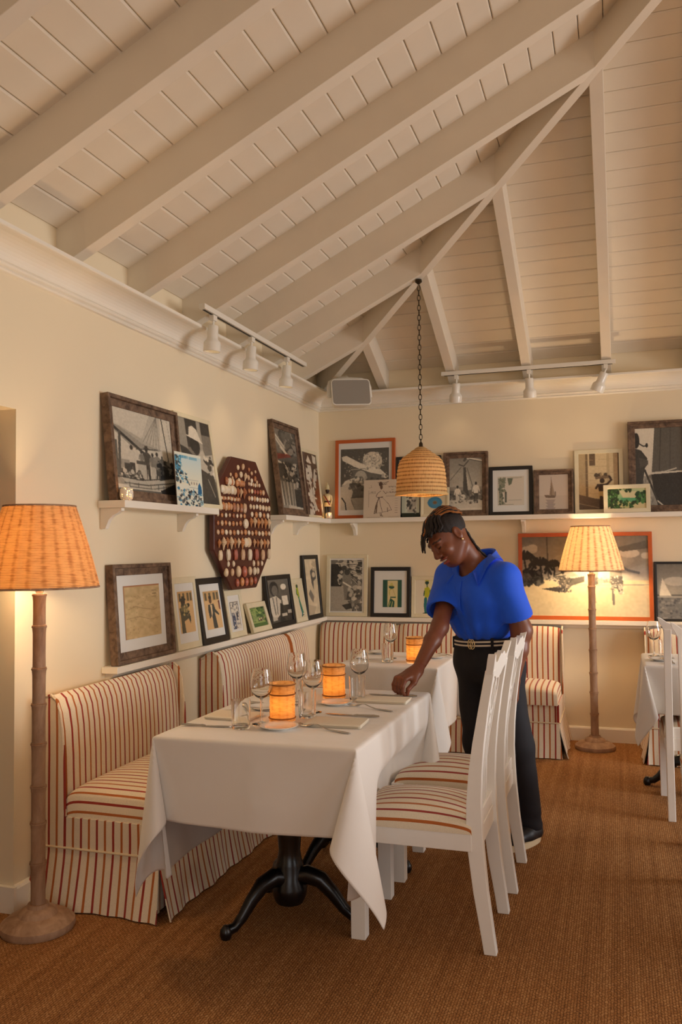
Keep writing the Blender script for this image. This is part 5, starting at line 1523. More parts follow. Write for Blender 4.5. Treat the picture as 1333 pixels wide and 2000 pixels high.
# ------------------------------------------------------------------ track lights
def spot_head(label, top, tilt, side, group):
    """cylinder spotlight: stem to the rail, narrow neck, wide mouth; built at its pivot and tilted"""
    t = thing('track_spotlight', top, 0, label, 'spotlight', group)
    W_ = MAT['spot_white']
    MB().box(-0.014, 0.014, -0.022, 0.022, -0.03, 0.0).build('adapter', W_, t, bevel=0.003, world=False)
    M = Matrix.Translation((0, 0, -0.035)) @ Euler(tilt).to_matrix().to_4x4()
    MB().tube([M @ Vector((0, 0, 0.012)), M @ Vector((0, 0, -0.035))], 0.007, 8).build('stem', W_, t, smooth=True, world=False)
    MB().lathe([(0, -0.02), (0.026, -0.02), (0.029, -0.026), (0.029, -0.085), (0.032, -0.095), (0.044, -0.108), (0.046, -0.116), (0.046, -0.158), (0.043, -0.160), (0.040, -0.158), (0.038, -0.12), (0, -0.115)], (0, 0, 0), 24, M=M).build('body', W_, t, smooth=True, world=False)
    MB().lathe([(0, -0.128), (0.03, -0.128), (0.036, -0.140), (0, -0.142)], (0, 0, 0), 18, M=M).build('bulb', MAT['spot_bulb'], t, world=False)
    l = bpy.data.lights.new('track_light', 'SPOT'); l.energy = SPOT_W*(1.0 if side == 0 else 0.2); l.color = (1.0, 0.74, 0.46); l.spot_size = math.radians(95); l.spot_blend = 0.8; l.shadow_soft_size = 0.035
    o = bpy.data.objects.new('track_light', l); COL.objects.link(o)
    mw = Matrix.Translation(top) @ M
    p = mw @ Vector((0, 0, -0.165)); o.location = p
    o.rotation_euler = (mw @ Vector((0, 0, -1))-mw @ Vector((0, 0, 0))).to_track_quat('-Z', 'Y').to_euler()


SPOT_W = 1.4
plain('spot_white', (236, 230, 216), 0.3, coat=0.3)
emit('spot_bulb', (255, 226, 180), 0.8)
zt_ = 2.618
t = wthing('track_rail', (0.2, -1.8, zt_), 'white track light rail fixed under the rafters of the left slope', 'rail', 'track light rails')
yA, yB = PX(398, 622, 0.2)[1]-0.02, PX(590, 720, 0.2)[1]+0.05
MB().box(0.182, 0.218, yA, yB, zt_-0.002, zt_+0.026).build('rail', MAT['spot_white'], t, bevel=0.002)
MB().box(0.194, 0.206, yA+0.02, yB-0.02, zt_-0.004, zt_-0.0021).build('groove', MAT['black_plastic'], t)
for k, (px, py) in enumerate(((417, 640), (492, 685), (561, 716))):
    yy = PX(px, py, 0.2)[1]
    spot_head(['white track spotlight on the left wall, nearest the camera', 'white track spotlight in the middle of the left rail', 'white track spotlight on the left rail, nearest the corner speaker'][k], (0.2, yy, zt_-0.004), (0.0, 0.06, 0), 0, 'track spotlights')
zt_ = 2.618
t = wthing('track_rail', (1.6, -0.2, zt_), 'white track light rail fixed under the rafters over the back wall', 'rail', 'track light rails')
xA, xB = PY(863, 736, -0.2)[0], PY(1203, 711, -0.2)[0]
MB().box(xA, xB, -0.218, -0.182, zt_-0.002, zt_+0.026).build('rail', MAT['spot_white'], t, bevel=0.002)
MB().box(xA+0.02, xB-0.02, -0.206, -0.194, zt_-0.004, zt_-0.0021).build('groove', MAT['black_plastic'], t)
for k, px in enumerate((892, 1034, 1184)):
    xx = PY(px, 730, -0.2)[0]
    spot_head(['white track spotlight over the back wall, nearest the hanging lamp', 'white track spotlight at the middle of the back wall rail', 'white track spotlight at the right end of the back wall rail'][k], (xx, -0.2, zt_-0.004), ((0.30, 0.12, 0), (0.22, 0.0, 0), (0.15, 0.42, 0))[k], 1, 'track spotlights')

# ------------------------------------------------------------------ corner loudspeaker
sp0 = Vector((0.40, -0.42, 2.50))
t = thing('loudspeaker', sp0, 0, 'grey and white loudspeaker mounted high in the corner under the roof', 'speaker')
Ms = Euler((math.radians(-10), 0, math.radians(28))).to_matrix().to_4x4() @ Matrix.Rotation(math.radians(-2), 4, 'Y')
def rrect(w_, h_, r_, n=5):
    pts = []
    for cx, cy, a0 in ((w_/2-r_, h_/2-r_, 0), (-w_/2+r_, h_/2-r_, 90), (-w_/2+r_, -h_/2+r_, 180), (w_/2-r_, -h_/2+r_, 270)):
        for i in range(n+1):
            a = math.radians(a0+90*i/n); pts.append((cx+r_*math.cos(a), cy+r_*math.sin(a)))
    return pts
m = MB(); secs = [(0.20, 0.10, 0.13), (0.265, 0.165, 0.10), (0.285, 0.195, 0.03), (0.288, 0.198, 0.0), (0.288, 0.198, -0.012)]
vs = []; fs = []
for wv, hv, d in secs: vs += [(x_, d, z_) for x_, z_ in rrect(wv, hv, 0.026)]
nn = 24
for i in range(len(secs)-1):
    for k in range(nn): fs.append((i*nn+k, i*nn+(k+1) % nn, (i+1)*nn+(k+1) % nn, (i+1)*nn+k))
fs += [tuple(range(nn-1, -1, -1)), tuple(range((len(secs)-1)*nn, len(secs)*nn))]
m.add(vs, fs, Ms).build('cabinet', MAT['spot_white'], t, bevel=0.003, world=False)
MB().prism(rrect(0.272, 0.182, 0.02), -0.016, -0.0125, axis=1, M=Ms).build('grille', MAT['grey_grille'], t, world=False)
arc = [(0.135*math.cos(a)*-1, 0.055, 0.10+0.035*math.sin(a)) for a in [math.pi*i/14 for i in range(15)]]
arc = [(-0.152, 0.055, -0.02), (-0.152, 0.055, 0.06), (-0.142, 0.055, 0.10), (-0.10, 0.055, 0.118), (0, 0.055, 0.124), (0.10, 0.055, 0.118), (0.142, 0.055, 0.10), (0.152, 0.055, 0.06), (0.152, 0.055, -0.02)]
MB().tube(arc, 0.006, 8, M=Ms, flat=2.6).build('bracket', MAT['spot_white'], t, smooth=True, world=False)
MB().tube([Ms @ Vector((0, 0.055, 0.12)), Ms @ Vector((0, 0.10, 0.16)), Vector((-0.24, 0.26, 0.16))], 0.010, 8).build('wall_arm', MAT['spot_white'], t, smooth=True, world=False)
MB().tube([Ms @ Vector((-0.10, 0.12, 0.02)), Vector((-0.24, 0.12, 0.05)), Vector((-0.30, 0.20, 0.10)), Vector((-0.36, 0.36, 0.08))], 0.004, 6).build('cable', MAT['spot_white'], t, smooth=True, world=False)

# ------------------------------------------------------------------ shell plaque
pc_y, pc_z, pw, ph_ = -1.54, 1.525, 0.412, 0.395
t = wthing('shell_plaque', (0.0, pc_y, pc_z), 'dark red octagonal board mounted with rows of seashells', 'plaque')
cut = 0.235
octo = [(pc_y-pw, pc_z-ph_+cut), (pc_y-pw+cut, pc_z-ph_), (pc_y+pw-cut, pc_z-ph_), (pc_y+pw, pc_z-ph_+cut), (pc_y+pw, pc_z+ph_-cut), (pc_y+pw-cut, pc_z+ph_), (pc_y-pw+cut, pc_z+ph_), (pc_y-pw, pc_z+ph_-cut)]
MB().prism(octo, 0.026, 0.060, axis=0).build('board', MAT['mahogany'], t, bevel=0.008)
MB().box(0.0, 0.026, pc_y-0.15, pc_y+0.15, pc_z+0.10, pc_z+0.16).build('hanging_cleat', MAT['mahogany'], t)


def shell_mat(name, c1, c2, sc):
    m, nt, b = newmat(name)
    oi = N(nt, 'ShaderNodeObjectInfo'); tc = N(nt, 'ShaderNodeTexCoord')
    nz = N(nt, 'ShaderNodeTexNoise', i_Scale=sc, i_Detail=3.0); nt.links.new(tc.outputs['Object'], nz.inputs['Vector'])
    ad = N(nt, 'ShaderNodeMath', operation='MULTIPLY_ADD'); ad.inputs[1].default_value = 0.75; nt.links.new(oi.outputs['Random'], ad.inputs[0])
    sb = N(nt, 'ShaderNodeMath', operation='MULTIPLY_ADD'); sb.inputs[1].default_value = 0.9; sb.inputs[2].default_value = -0.4; nt.links.new(nz.outputs['Fac'], sb.inputs[0]); nt.links.new(sb.outputs[0], ad.inputs[2])
    cr = N(nt, 'ShaderNodeValToRGB'); cr.color_ramp.elements[0].color = lin(c1); cr.color_ramp.elements[1].color = lin(c2)
    nt.links.new(ad.outputs[0], cr.inputs[0]); nt.links.new(cr.outputs[0], b.inputs['Base Color']); b.inputs['Roughness'].default_value = 0.35
    return m


shell_mat('shell_cream', (236, 214, 176), (190, 130, 84), 60); shell_mat('shell_brown', (214, 150, 96), (150, 84, 56), 90); shell_mat('shell_pink', (190, 110, 86), (150, 76, 58), 90); shell_mat('shell_white', (240, 228, 204), (214, 186, 146), 60)
SH = {}
def shell_proto(kind):
    """unit shells about 1 m tall, facing +x, long axis z"""
    m = MB()
    if kind == 'cowrie': m.lathe([(0, -0.5), (0.14, -0.47), (0.27, -0.33), (0.34, -0.08), (0.33, 0.15), (0.24, 0.36), (0.12, 0.47), (0, 0.5)], (0, 0, 0), 10)
    elif kind == 'clam':
        for s in (-1, 1):
            m.lathe([(0, -0.5), (0.07, -0.47), (0.13, -0.3), (0.16, 0.0), (0.13, 0.3), (0.07, 0.47), (0, 0.5)], (0, s*0.15, 0), 8, sx=1.3)
    elif kind == 'whelk': m.lathe([(0, -0.5), (0.05, -0.46), (0.09, -0.3), (0.16, -0.12), (0.30, 0.04), (0.26, 0.10), (0.29, 0.16), (0.19, 0.22), (0.21, 0.27), (0.12, 0.33), (0.13, 0.37), (0.05, 0.43), (0, 0.5)], (0, 0, 0), 10)
    elif kind == 'round': m.lathe([(0, -0.45), (0.2, -0.40), (0.38, -0.22), (0.43, 0.02), (0.36, 0.24), (0.2, 0.40), (0, 0.45)], (0, 0, 0), 10, sx=0.7)
    return m


def shell(kind, y, z, h, mat, rot=0.0):
    key = (kind, mat)
    if key not in SH:
        o = shell_proto(kind).build('shell', MAT[mat], t, smooth=True, world=False); SH[key] = o
    else:
        o = SH[key].copy(); COL.objects.link(o); o.parent = t
    o.location = (0.060+0.10*h, y-pc_y, z-pc_z); o.scale = (h*0.8, h, h); o.rotation_euler = (rot, 0, 0)


rs = random.Random(4)
def row(z, y0, y1, n, kind, h, mats, jit=0.003, rot=0.0, hv=0.12):
    for i in range(n):
        y = y0+(y1-y0)*(i/(n-1) if n > 1 else 0.5)
        shell(kind, pc_y+y, pc_z+z+rs.uniform(-jit, jit), h*(1+rs.uniform(-hv, hv)), mats[i % len(mats)], rot+rs.uniform(-0.1, 0.1))


for (y, z, k_, h, mt_) in ((-0.10, 0.335, 'round', 0.036, 'shell_cream'), (-0.03, 0.345, 'cowrie', 0.040, 'shell_cream'), (-0.06, 0.295, 'round', 0.044, 'shell_white'), (0.0, 0.285, 'whelk', 0.060, 'shell_cream'), (-0.13, 0.285, 'round', 0.040, 'shell_brown'), (0.06, 0.335, 'round', 0.030, 'shell_brown'), (0.10, 0.315, 'round', 0.030, 'shell_cream'), (0.05, 0.285, 'cowrie', 0.035, 'shell_cream'), (0.10, 0.270, 'round', 0.034, 'shell_white'), (0.15, 0.285, 'cowrie', 0.036, 'shell_brown'), (0.18, 0.265, 'round', 0.030, 'shell_cream'), (-0.09, 0.255, 'round', 0.040, 'shell_cream'), (-0.18, 0.262, 'whelk', 0.036, 'shell_cream'), (-0.20, 0.285, 'round', 0.026, 'shell_cream'), (-0.07, 0.235, 'whelk', 0.036, 'shell_brown'), (0.16, 0.330, 'round', 0.024, 'shell_cream')):
    shell(k_, pc_y+y, pc_z+z, h, mt_, rs.uniform(-0.4, 0.4))
row(0.242, -0.26, -0.17, 5, 'cowrie', 0.042, ['shell_brown', 'shell_white', 'shell_white']); row(0.242, -0.12, -0.02, 5, 'cowrie', 0.040, ['shell_brown']); row(0.246, 0.06, 0.22, 6, 'round', 0.030, ['shell_cream', 'shell_white'])
row(0.192, -0.32, -0.15, 9, 'cowrie', 0.052, ['shell_white']); row(0.186, -0.11, -0.02, 3, 'whelk', 0.070, ['shell_brown', 'shell_cream']); row(0.205, 0.06, 0.28, 6, 'round', 0.036, ['shell_brown', 'shell_cream', 'shell_pink', 'shell_pink'])
row(0.142, -0.34, -0.08, 13, 'round', 0.027, ['shell_brown', 'shell_cream']); row(0.156, 0.06, 0.35, 8, 'round', 0.038, ['shell_cream', 'shell_white'])
row(0.094, -0.34, -0.20, 5, 'cowrie', 0.046, ['shell_cream', 'shell_brown']); row(0.092, -0.16, -0.01, 4, 'clam', 0.056, ['shell_brown', 'shell_cream']); row(0.108, 0.08, 0.37, 7, 'round', 0.038, ['shell_white', 'shell_cream'])
row(0.044, -0.37, -0.01, 8, 'round', 0.032, ['shell_cream', 'shell_brown', 'shell_white']); row(0.060, 0.10, 0.35, 5, 'round', 0.040, ['shell_white', 'shell_brown'])
row(-0.002, -0.37, -0.07, 7, 'round', 0.034, ['shell_brown', 'shell_cream']); row(-0.002, 0.0, 0.0, 1, 'round', 0.062, ['shell_white']); row(0.010, 0.08, 0.36, 6, 'whelk', 0.066, ['shell_brown', 'shell_cream'])
row(-0.055, -0.37, 0.37, 15, 'round', 0.038, ['shell_cream', 'shell_brown', 'shell_white'], rot=0.6)
row(-0.118, -0.36, -0.05, 7, 'whelk', 0.062, ['shell_brown', 'shell_cream'], hv=0.3); row(-0.112, 0.0, 0.04, 2, 'round', 0.072, ['shell_white', 'shell_cream']); row(-0.118, 0.13, 0.34, 5, 'whelk', 0.060, ['shell_cream', 'shell_brown'])
row(-0.190, -0.345, 0.36, 8, 'clam', 0.066, ['shell_cream', 'shell_white', 'shell_pink'])
row(-0.242, -0.24, -0.17, 2, 'cowrie', 0.034, ['shell_white']); row(-0.245, 0.12, 0.25, 3, 'cowrie', 0.038, ['shell_white', 'shell_cream'])
row(-0.288, -0.27, -0.19, 2, 'cowrie', 0.050, ['shell_cream']); row(-0.288, -0.11, 0.06, 3, 'cowrie', 0.062, ['shell_cream', 'shell_pink']); row(-0.292, 0.13, 0.18, 2, 'cowrie', 0.050, ['shell_white'])
row(-0.352, -0.12, 0.14, 5, 'cowrie', 0.050, ['shell_pink', 'shell_brown'])
# ------------------------------------------------------------------ tableware
GT = 'settings on the white tables'


def wine_glass(label, x, y, z, h=0.195):
    k = h/0.195
    pr = [(0.0, 0.0), (0.033, 0.0), (0.034, 0.002), (0.020, 0.005), (0.006, 0.010), (0.0038, 0.025), (0.0036, 0.080), (0.006, 0.090), (0.020, 0.097), (0.034, 0.112), (0.0405, 0.132), (0.040, 0.150), (0.035, 0.178), (0.0315, 0.195),
          (0.0306, 0.195), (0.034, 0.178), (0.039, 0.150), (0.0395, 0.132), (0.033, 0.114), (0.019, 0.100), (0.0, 0.095)]
    o = MB().lathe([(a*k, b*k) for a, b in pr], (x, y, z), 28, cap=False).build('wine_glass', MAT['clear_glass'], None, smooth=True)
    return tag(o, label, 'wine glass', 'wine glasses')


def tumbler(label, x, y, z, r=0.034, h=0.098):
    pr = [(0.0, 0.0), (r*0.90, 0.0), (r*0.93, 0.003), (r, h), (r-0.0014, h), (r*0.93-0.0014, 0.010), (0.0, 0.009)]
    o = MB().lathe(pr, (x, y, z), 28, cap=False).build('tumbler', MAT['clear_glass'], None, smooth=True)
    return tag(o, label, 'tumbler', 'water tumblers')


def plate(label, x, y, z, r=0.068):
    pr = [(0, 0.0), (r*0.6, 0.0), (r*0.66, 0.004), (r*0.98, 0.010), (r, 0.012), (r*0.97, 0.0128), (r*0.68, 0.007), (r*0.60, 0.0045), (0, 0.004)]
    o = MB().lathe(pr, (x, y, z), 36).build('side_plate', MAT['porcelain'], None, smooth=True)
    return tag(o, label, 'plate', 'side plates')


def napkin(label, x0, x1, y0, y1, z, rz=0.0, th=0.012):
    cx, cy = (x0+x1)/2, (y0+y1)/2
    t = thing('folded_napkin', (cx, cy, z), rz, label, 'napkin', 'folded napkins')
    a, b = (x1-x0)/2, (y1-y0)/2
    n = 3
    for k in range(n):
        m = MB(); zz = k*th/n+0.0006
        e = 0.002*(n-1-k)
        puff(m, -a+e, a-e*0.6, -b+e, b-e, zz, th/n*0.92, lambda u, d, z_: (u, d, z_), 8, 8, 14, 10)
        m.build('fold', MAT['napkin_linen'], t, smooth=True, world=False)
    return t


def knife(label, p, q, z):
    p, q = Vector((*p, 0)), Vector((*q, 0)); L = (q-p).length; an = math.atan2(q.y-p.y, q.x-p.x)
    t = thing('dinner_knife', (p.x, p.y, z), an, label, 'knife', 'dinner knives')
    hb = L*0.46
    bl = [(0.0, 0.002), (0.012, 0.009), (0.05, 0.0105), (L-hb-0.012, 0.0095), (L-hb, 0.005), (L-hb, -0.004), (0.03, -0.0045), (0.008, -0.002)]
    MB().prism(bl, 0.0022, 0.0042, axis=2).build('blade', MAT['silver'], t, world=False)
    pts = [(L-hb, 0, 0.004), (L-hb+0.012, 0, 0.005), (L-hb+0.02, 0, 0.005), (L-0.02, 0, 0.006), (L, 0, 0.006)]
    MB().tube(pts, [0.004, 0.0055, 0.0045, 0.0065, 0.004], 8, flat=0.75).build('handle', MAT['silver'], t, smooth=True, world=False)
    return t


def fork(label, p, q, z):
    """p: tips of the tines, q: end of the handle"""
    p, q = Vector((*p, 0)), Vector((*q, 0)); L = (q-p).length; an = math.atan2(q.y-p.y, q.x-p.x)
    t = thing('dinner_fork', (p.x, p.y, z), an, label, 'fork', 'dinner forks')
    def prof(s): return 0.003+0.012*math.exp(-((s-0.085)/0.03)**2)*1.0+0.004*max(0, 1-s/0.03)
    for k in range(4):
        yy = (k-1.5)*0.0058
        MB().tube([(0.002+0.0001*k, yy*0.95, prof(0.0)+0.003), (0.02, yy, prof(0.02)), (0.045, yy, prof(0.045)), (0.056, yy*0.8, prof(0.056))], [0.0010, 0.0015, 0.0017, 0.0018], 6).build('tine', MAT['silver'], t, smooth=True, world=False)
    pts = [(s, 0, prof(s)) for s in (0.050, 0.058, 0.066, 0.076, 0.09, 0.11, 0.14, L*0.85, L)]
    MB().tube(pts, [0.0105, 0.0115, 0.008, 0.0042, 0.0033, 0.0035, 0.0045, 0.0075, 0.006], 10, flat=0.35).build('handle', MAT['silver'], t, smooth=True, world=False)
    return t


def raffia_votive(label, x, y, z, r=0.047, h=0.135, power=0.26):
    t = wthing('raffia_candle_holder', (x, y, z), label, 'candle holder', 'raffia wrapped candle holders')
    m = MB(); n = 12; rows = 20
    def R(a): return r*(1+0.02*math.cos(a*6))
    vs = []; fs = []
    for inner in (0, 1):
        for i in range(rows+1):
            v = i/rows
            for k in range(n*3+1):
                a = 2*math.pi*k/(n*3)
                rr = R(a)*(1-0.02*math.sin(v*math.pi))+(0.0008*math.sin(v*rows*2.0) if not inner else -0.0025)
                vs.append((x+rr*math.cos(a), y+rr*math.sin(a), z+0.001+h*v)); m.uv.append((k/(n*3), v))
    W1 = n*3+1; n1 = W1*(rows+1)
    for i in range(rows):
        for k in range(n*3):
            a = i*W1+k; fs.append((a, a+1, a+W1+1, a+W1)); fs.append((n1+a, n1+a+W1, n1+a+W1+1, n1+a+1))
    m.add(vs, fs).build('wrapping', MAT['raffia_holder'], t, smooth=True)
    for zz in (0.012, h-0.004, h-0.038):
        MB().tube([(x+r*1.02*math.cos(2*math.pi*k/36), y+r*1.02*math.sin(2*math.pi*k/36), z+zz) for k in range(36)], 0.0026, 5, closed=True).build('binding', MAT['raffia_cord'], t, smooth=True)
    cn = MB().lathe([(0, 0.001), (0.018, 0.001), (0.018, 0.028), (0, 0.028)], (x, y, z), 14).build('candle', MAT['candle_wax'], t)
    MB().lathe([(0, 0.028), (0.004, 0.034), (0.005, 0.040), (0.0025, 0.050), (0, 0.056)], (x, y, z), 10).build('flame', MAT['flame_glow'], cn, smooth=True)
    point('candle_light', (x, y, z+0.06), power, (1.0, 0.74, 0.44), 0.012)
    return t


plain('raffia_cord', (150, 92, 34), 0.8); plain('candle_wax', (236, 220, 180), 0.5)
T1 = TZ+0.0056
wine_glass('wine glass at the near left corner of the near table, by a tumbler', 1.005, -3.475, T1)
wine_glass('wine glass at the near table, left of the far candle holder and furthest back', 0.968, -3.03, T1)
wine_glass('wine glass between the two candle holders of the near table', 1.108, -3.225, T1)
wine_glass('wine glass right of the far candle holder, on the near table', 1.178, -2.845, T1)
tumbler('tumbler at the near left corner of the near table', 0.962, -3.555, T1)
tumbler('tumbler half hidden behind the candle holders, far left on the near table', 0.985, -3.10, T1)
tumbler('tumbler between the two candle holders of the near table', 1.118, -3.315, T1)
tumbler('tumbler right of the far candle holder, on the near table', 1.192, -2.925, T1)
raffia_votive('lit raffia candle holder nearest the camera, on the near table', 1.052, -3.395, T1)
raffia_votive('lit raffia candle holder at the far end of the near table', 1.083, -2.90, T1)
plate('small plate in front of the nearest candle holder', 1.092, -3.525, T1)
plate('small plate in front of the far candle holder on the near table', 1.137, -3.045, T1)
plate('small plate left behind the nearest candle holder', 0.90, -3.21, T1, 0.06)
napkin('folded napkin at the near right corner of the near table', 1.16, 1.365, -3.475, -3.335, T1, 0.06)
napkin('folded napkin beside the hand of the waitress', 1.20, 1.41, -2.99, -2.875, T1, 0.03)
napkin('folded napkin on the near left side of the near table', 0.765, 0.95, -3.455, -3.32, T1, -0.03)
napkin('folded napkin on the far left side of the near table', 0.765, 0.94, -2.96, -2.84, T1, 0.0)
knife('knife between the two right hand place settings of the near table', (1.165, -3.250), (1.378, -3.262), T1)
knife('knife under the fingertips of the waitress', (1.205, -2.80), (1.415, -2.812), T1)
knife('knife at the near left edge of the near table', (0.93, -3.55), (0.745, -3.578), T1)
knife('knife at the far left side of the near table', (0.955, -3.105), (0.77, -3.12), T1)
fork('fork at the near right corner of the near table', (1.138, -3.462), (1.356, -3.548), T1)
fork('fork in front of the napkin nearest the waitress', (1.190, -3.055), (1.395, -3.140), T1)
fork('fork on the near left side of the near table, behind the napkin', (0.955, -3.24), (0.765, -3.29), T1)
T2 = 0.7458
wine_glass('wine glass on the corner table, in front of the banquette seam', 0.985, -1.60, T2)
tumbler('tumbler on the corner table near its front edge', 1.005, -1.745, T2)
tumbler('tumbler on the corner table left of the candle holder', 1.075, -1.49, T2, 0.026, 0.08)
raffia_votive('lit raffia candle holder on the corner table', 1.152, -1.715, T2)
plate('small plate at the back of the corner table', 0.86, -1.38, T2)
plate('small plate at the right of the corner table', 1.22, -1.50, T2)
knife('knife on the corner table left of the tumbler', (0.955, -1.66), (0.80, -1.70), T2)
fork('fork at the right side of the corner table', (1.16, -1.40), (1.285, -1.42), T2)
wine_glass('wine glass on the far right table', 2.40, -1.16, T2)
tumbler('tumbler on the far right table behind the chair', 2.455, -1.10, T2, 0.03, 0.085)
plate('small plate on the far right table', 2.43, -1.33, T2)
fork('fork on the far right table', (2.44, -1.28), (2.455, -1.49), T2)
fork('second fork on the far right table, nearer the chair post', (2.472, -1.28), (2.485, -1.49), T2)


# ------------------------------------------------------------------ pierced porcelain tealight holders and the figurine on the shelves
def pierced_mat():
    m, nt, b = newmat('pierced_porcelain')
    tc = N(nt, 'ShaderNodeTexCoord'); vo = N(nt, 'ShaderNodeTexVoronoi', i_Scale=125.0); vo.inputs['Randomness'].default_value = 0.4
    nt.links.new(tc.outputs['Object'], vo.inputs['Vector'])
    lt = N(nt, 'ShaderNodeMath', operation='LESS_THAN'); lt.inputs[1].default_value = 0.33; nt.links.new(vo.outputs['Distance'], lt.inputs[0])
    b.inputs['Base Color'].default_value = lin((236, 226, 208)); b.inputs['Roughness'].default_value = 0.3
    tr = N(nt, 'ShaderNodeBsdfTransparent')
    mx = N(nt, 'ShaderNodeMixShader'); nt.links.new(lt.outputs[0], mx.inputs[0]); nt.links.new(b.outputs[0], mx.inputs[1]); nt.links.new(tr.outputs[0], mx.inputs[2])
    nt.links.new(mx.outputs[0], nt.nodes['Material Output'].inputs['Surface'])


pierced_mat()


def tealight(label, x, y, z, r, power):
    t = wthing('tealight_holder', (x, y, z), label, 'candle holder', 'pierced porcelain tealight holders')
    pr = [(r*0.62, 0.0), (r*0.9, 0.006), (r, r*0.6), (r*1.0, r*1.2), (r*0.9, r*1.75), (r*0.62, r*1.95), (r*0.60, r*1.95), (r*0.86, r*1.72), (r*0.95, r*1.2), (r*0.95, r*0.6), (r*0.84, 0.010), (0.0, 0.008)]
    MB().lathe(pr, (x, y, z), 32, cap=False).build('holder', MAT['pierced_porcelain'], t, smooth=True)
    cn = MB().lathe([(0, 0.010), (r*0.5, 0.010), (r*0.5, 0.022), (0, 0.022)], (x, y, z), 14).build('candle', MAT['candle_wax'], t)
    MB().lathe([(0, 0.022), (0.006, 0.028), (0.007, 0.034), (0.003, 0.044), (0, 0.048)], (x, y, z), 10).build('flame', MAT['flame_glow'], cn, smooth=True)
    point('candle_light', (x, y, z+0.036), power, (1.0, 0.55, 0.2), 0.010)


p = PX(247, 975, 0.118); tealight('pierced white tealight holder glowing in front of the boat photograph', 0.119, p[1], ZS, 0.030, 0.45)
tealight('pierced white tealight holder glowing in the shelf corner by the figurine', 0.118, -0.122, ZS, 0.026, 0.5)

fx, fy = 0.085, -0.055
t = wthing('soldier_figurine', (fx, fy, ZS), 'small soldier figurine in white tunic, red sash and white helmet', 'figurine')
plain('figure_white', (228, 210, 160), 0.5); plain('figure_black', (30, 22, 22), 0.45); plain('figure_skin', (60, 36, 28), 0.4); plain('figure_red', (150, 20, 30), 0.5)
k = 0.262
MB().lathe([(0, 0), (0.028, 0), (0.028, 0.008), (0, 0.008)], (fx, fy, ZS), 18).build('stand', MAT['figure_black'], t)
for s in (-1, 1):
    MB().tube([(fx+s*0.0115, fy-0.008, ZS+0.008), (fx+s*0.0115, fy, ZS+0.012), (fx+s*0.0115, fy, ZS+0.06), (fx+s*0.012, fy, ZS+0.115)], [0.007, 0.0085, 0.0095, 0.0125], 10).build('leg', MAT['figure_black'], t, smooth=True)
MB().lathe([(0, 0.098), (0.031, 0.098), (0.029, 0.115), (0.023, 0.135), (0.024, 0.150), (0.030, 0.172), (0.031, 0.184), (0.022, 0.194), (0.010, 0.199), (0, 0.2)], (fx, fy, ZS), 18, sy=0.75).build('tunic', MAT['figure_white'], t, smooth=True)
MB().lathe([(0.0245, 0.132), (0.0252, 0.134), (0.0252, 0.139), (0.0245, 0.141)], (fx, fy, ZS), 18, sy=0.78, cap=False).build('belt', MAT['figure_black'], t)
MB().tube([(fx-0.024, fy-0.010, ZS+0.190), (fx-0.008, fy-0.0245, ZS+0.170), (fx+0.010, fy-0.0215, ZS+0.140), (fx+0.024, fy-0.016, ZS+0.108)], 0.004, 6).build('sash', MAT['figure_red'], t, smooth=True)
for s in (-1, 1):
    MB().tube([(fx+s*0.029, fy, ZS+0.184), (fx+s*0.036, fy, ZS+0.155), (fx+s*0.033, fy-0.006, ZS+0.118)], [0.0085, 0.0075, 0.006], 8).build('arm', MAT['figure_white'], t, smooth=True)
MB().lathe([(0, 0.196), (0.008, 0.198), (0.0095, 0.206), (0.014, 0.214), (0.0155, 0.225), (0.013, 0.238), (0, 0.243)], (fx, fy, ZS), 14).build('head', MAT['figure_skin'], t, smooth=True)
MB().lathe([(0.0, 0.228), (0.019, 0.230), (0.021, 0.233), (0.016, 0.237), (0.0155, 0.250), (0.012, 0.266), (0.005, 0.271), (0.003, 0.282), (0, 0.288)], (fx, fy, ZS), 16).build('helmet', MAT['figure_white'], t, smooth=True)
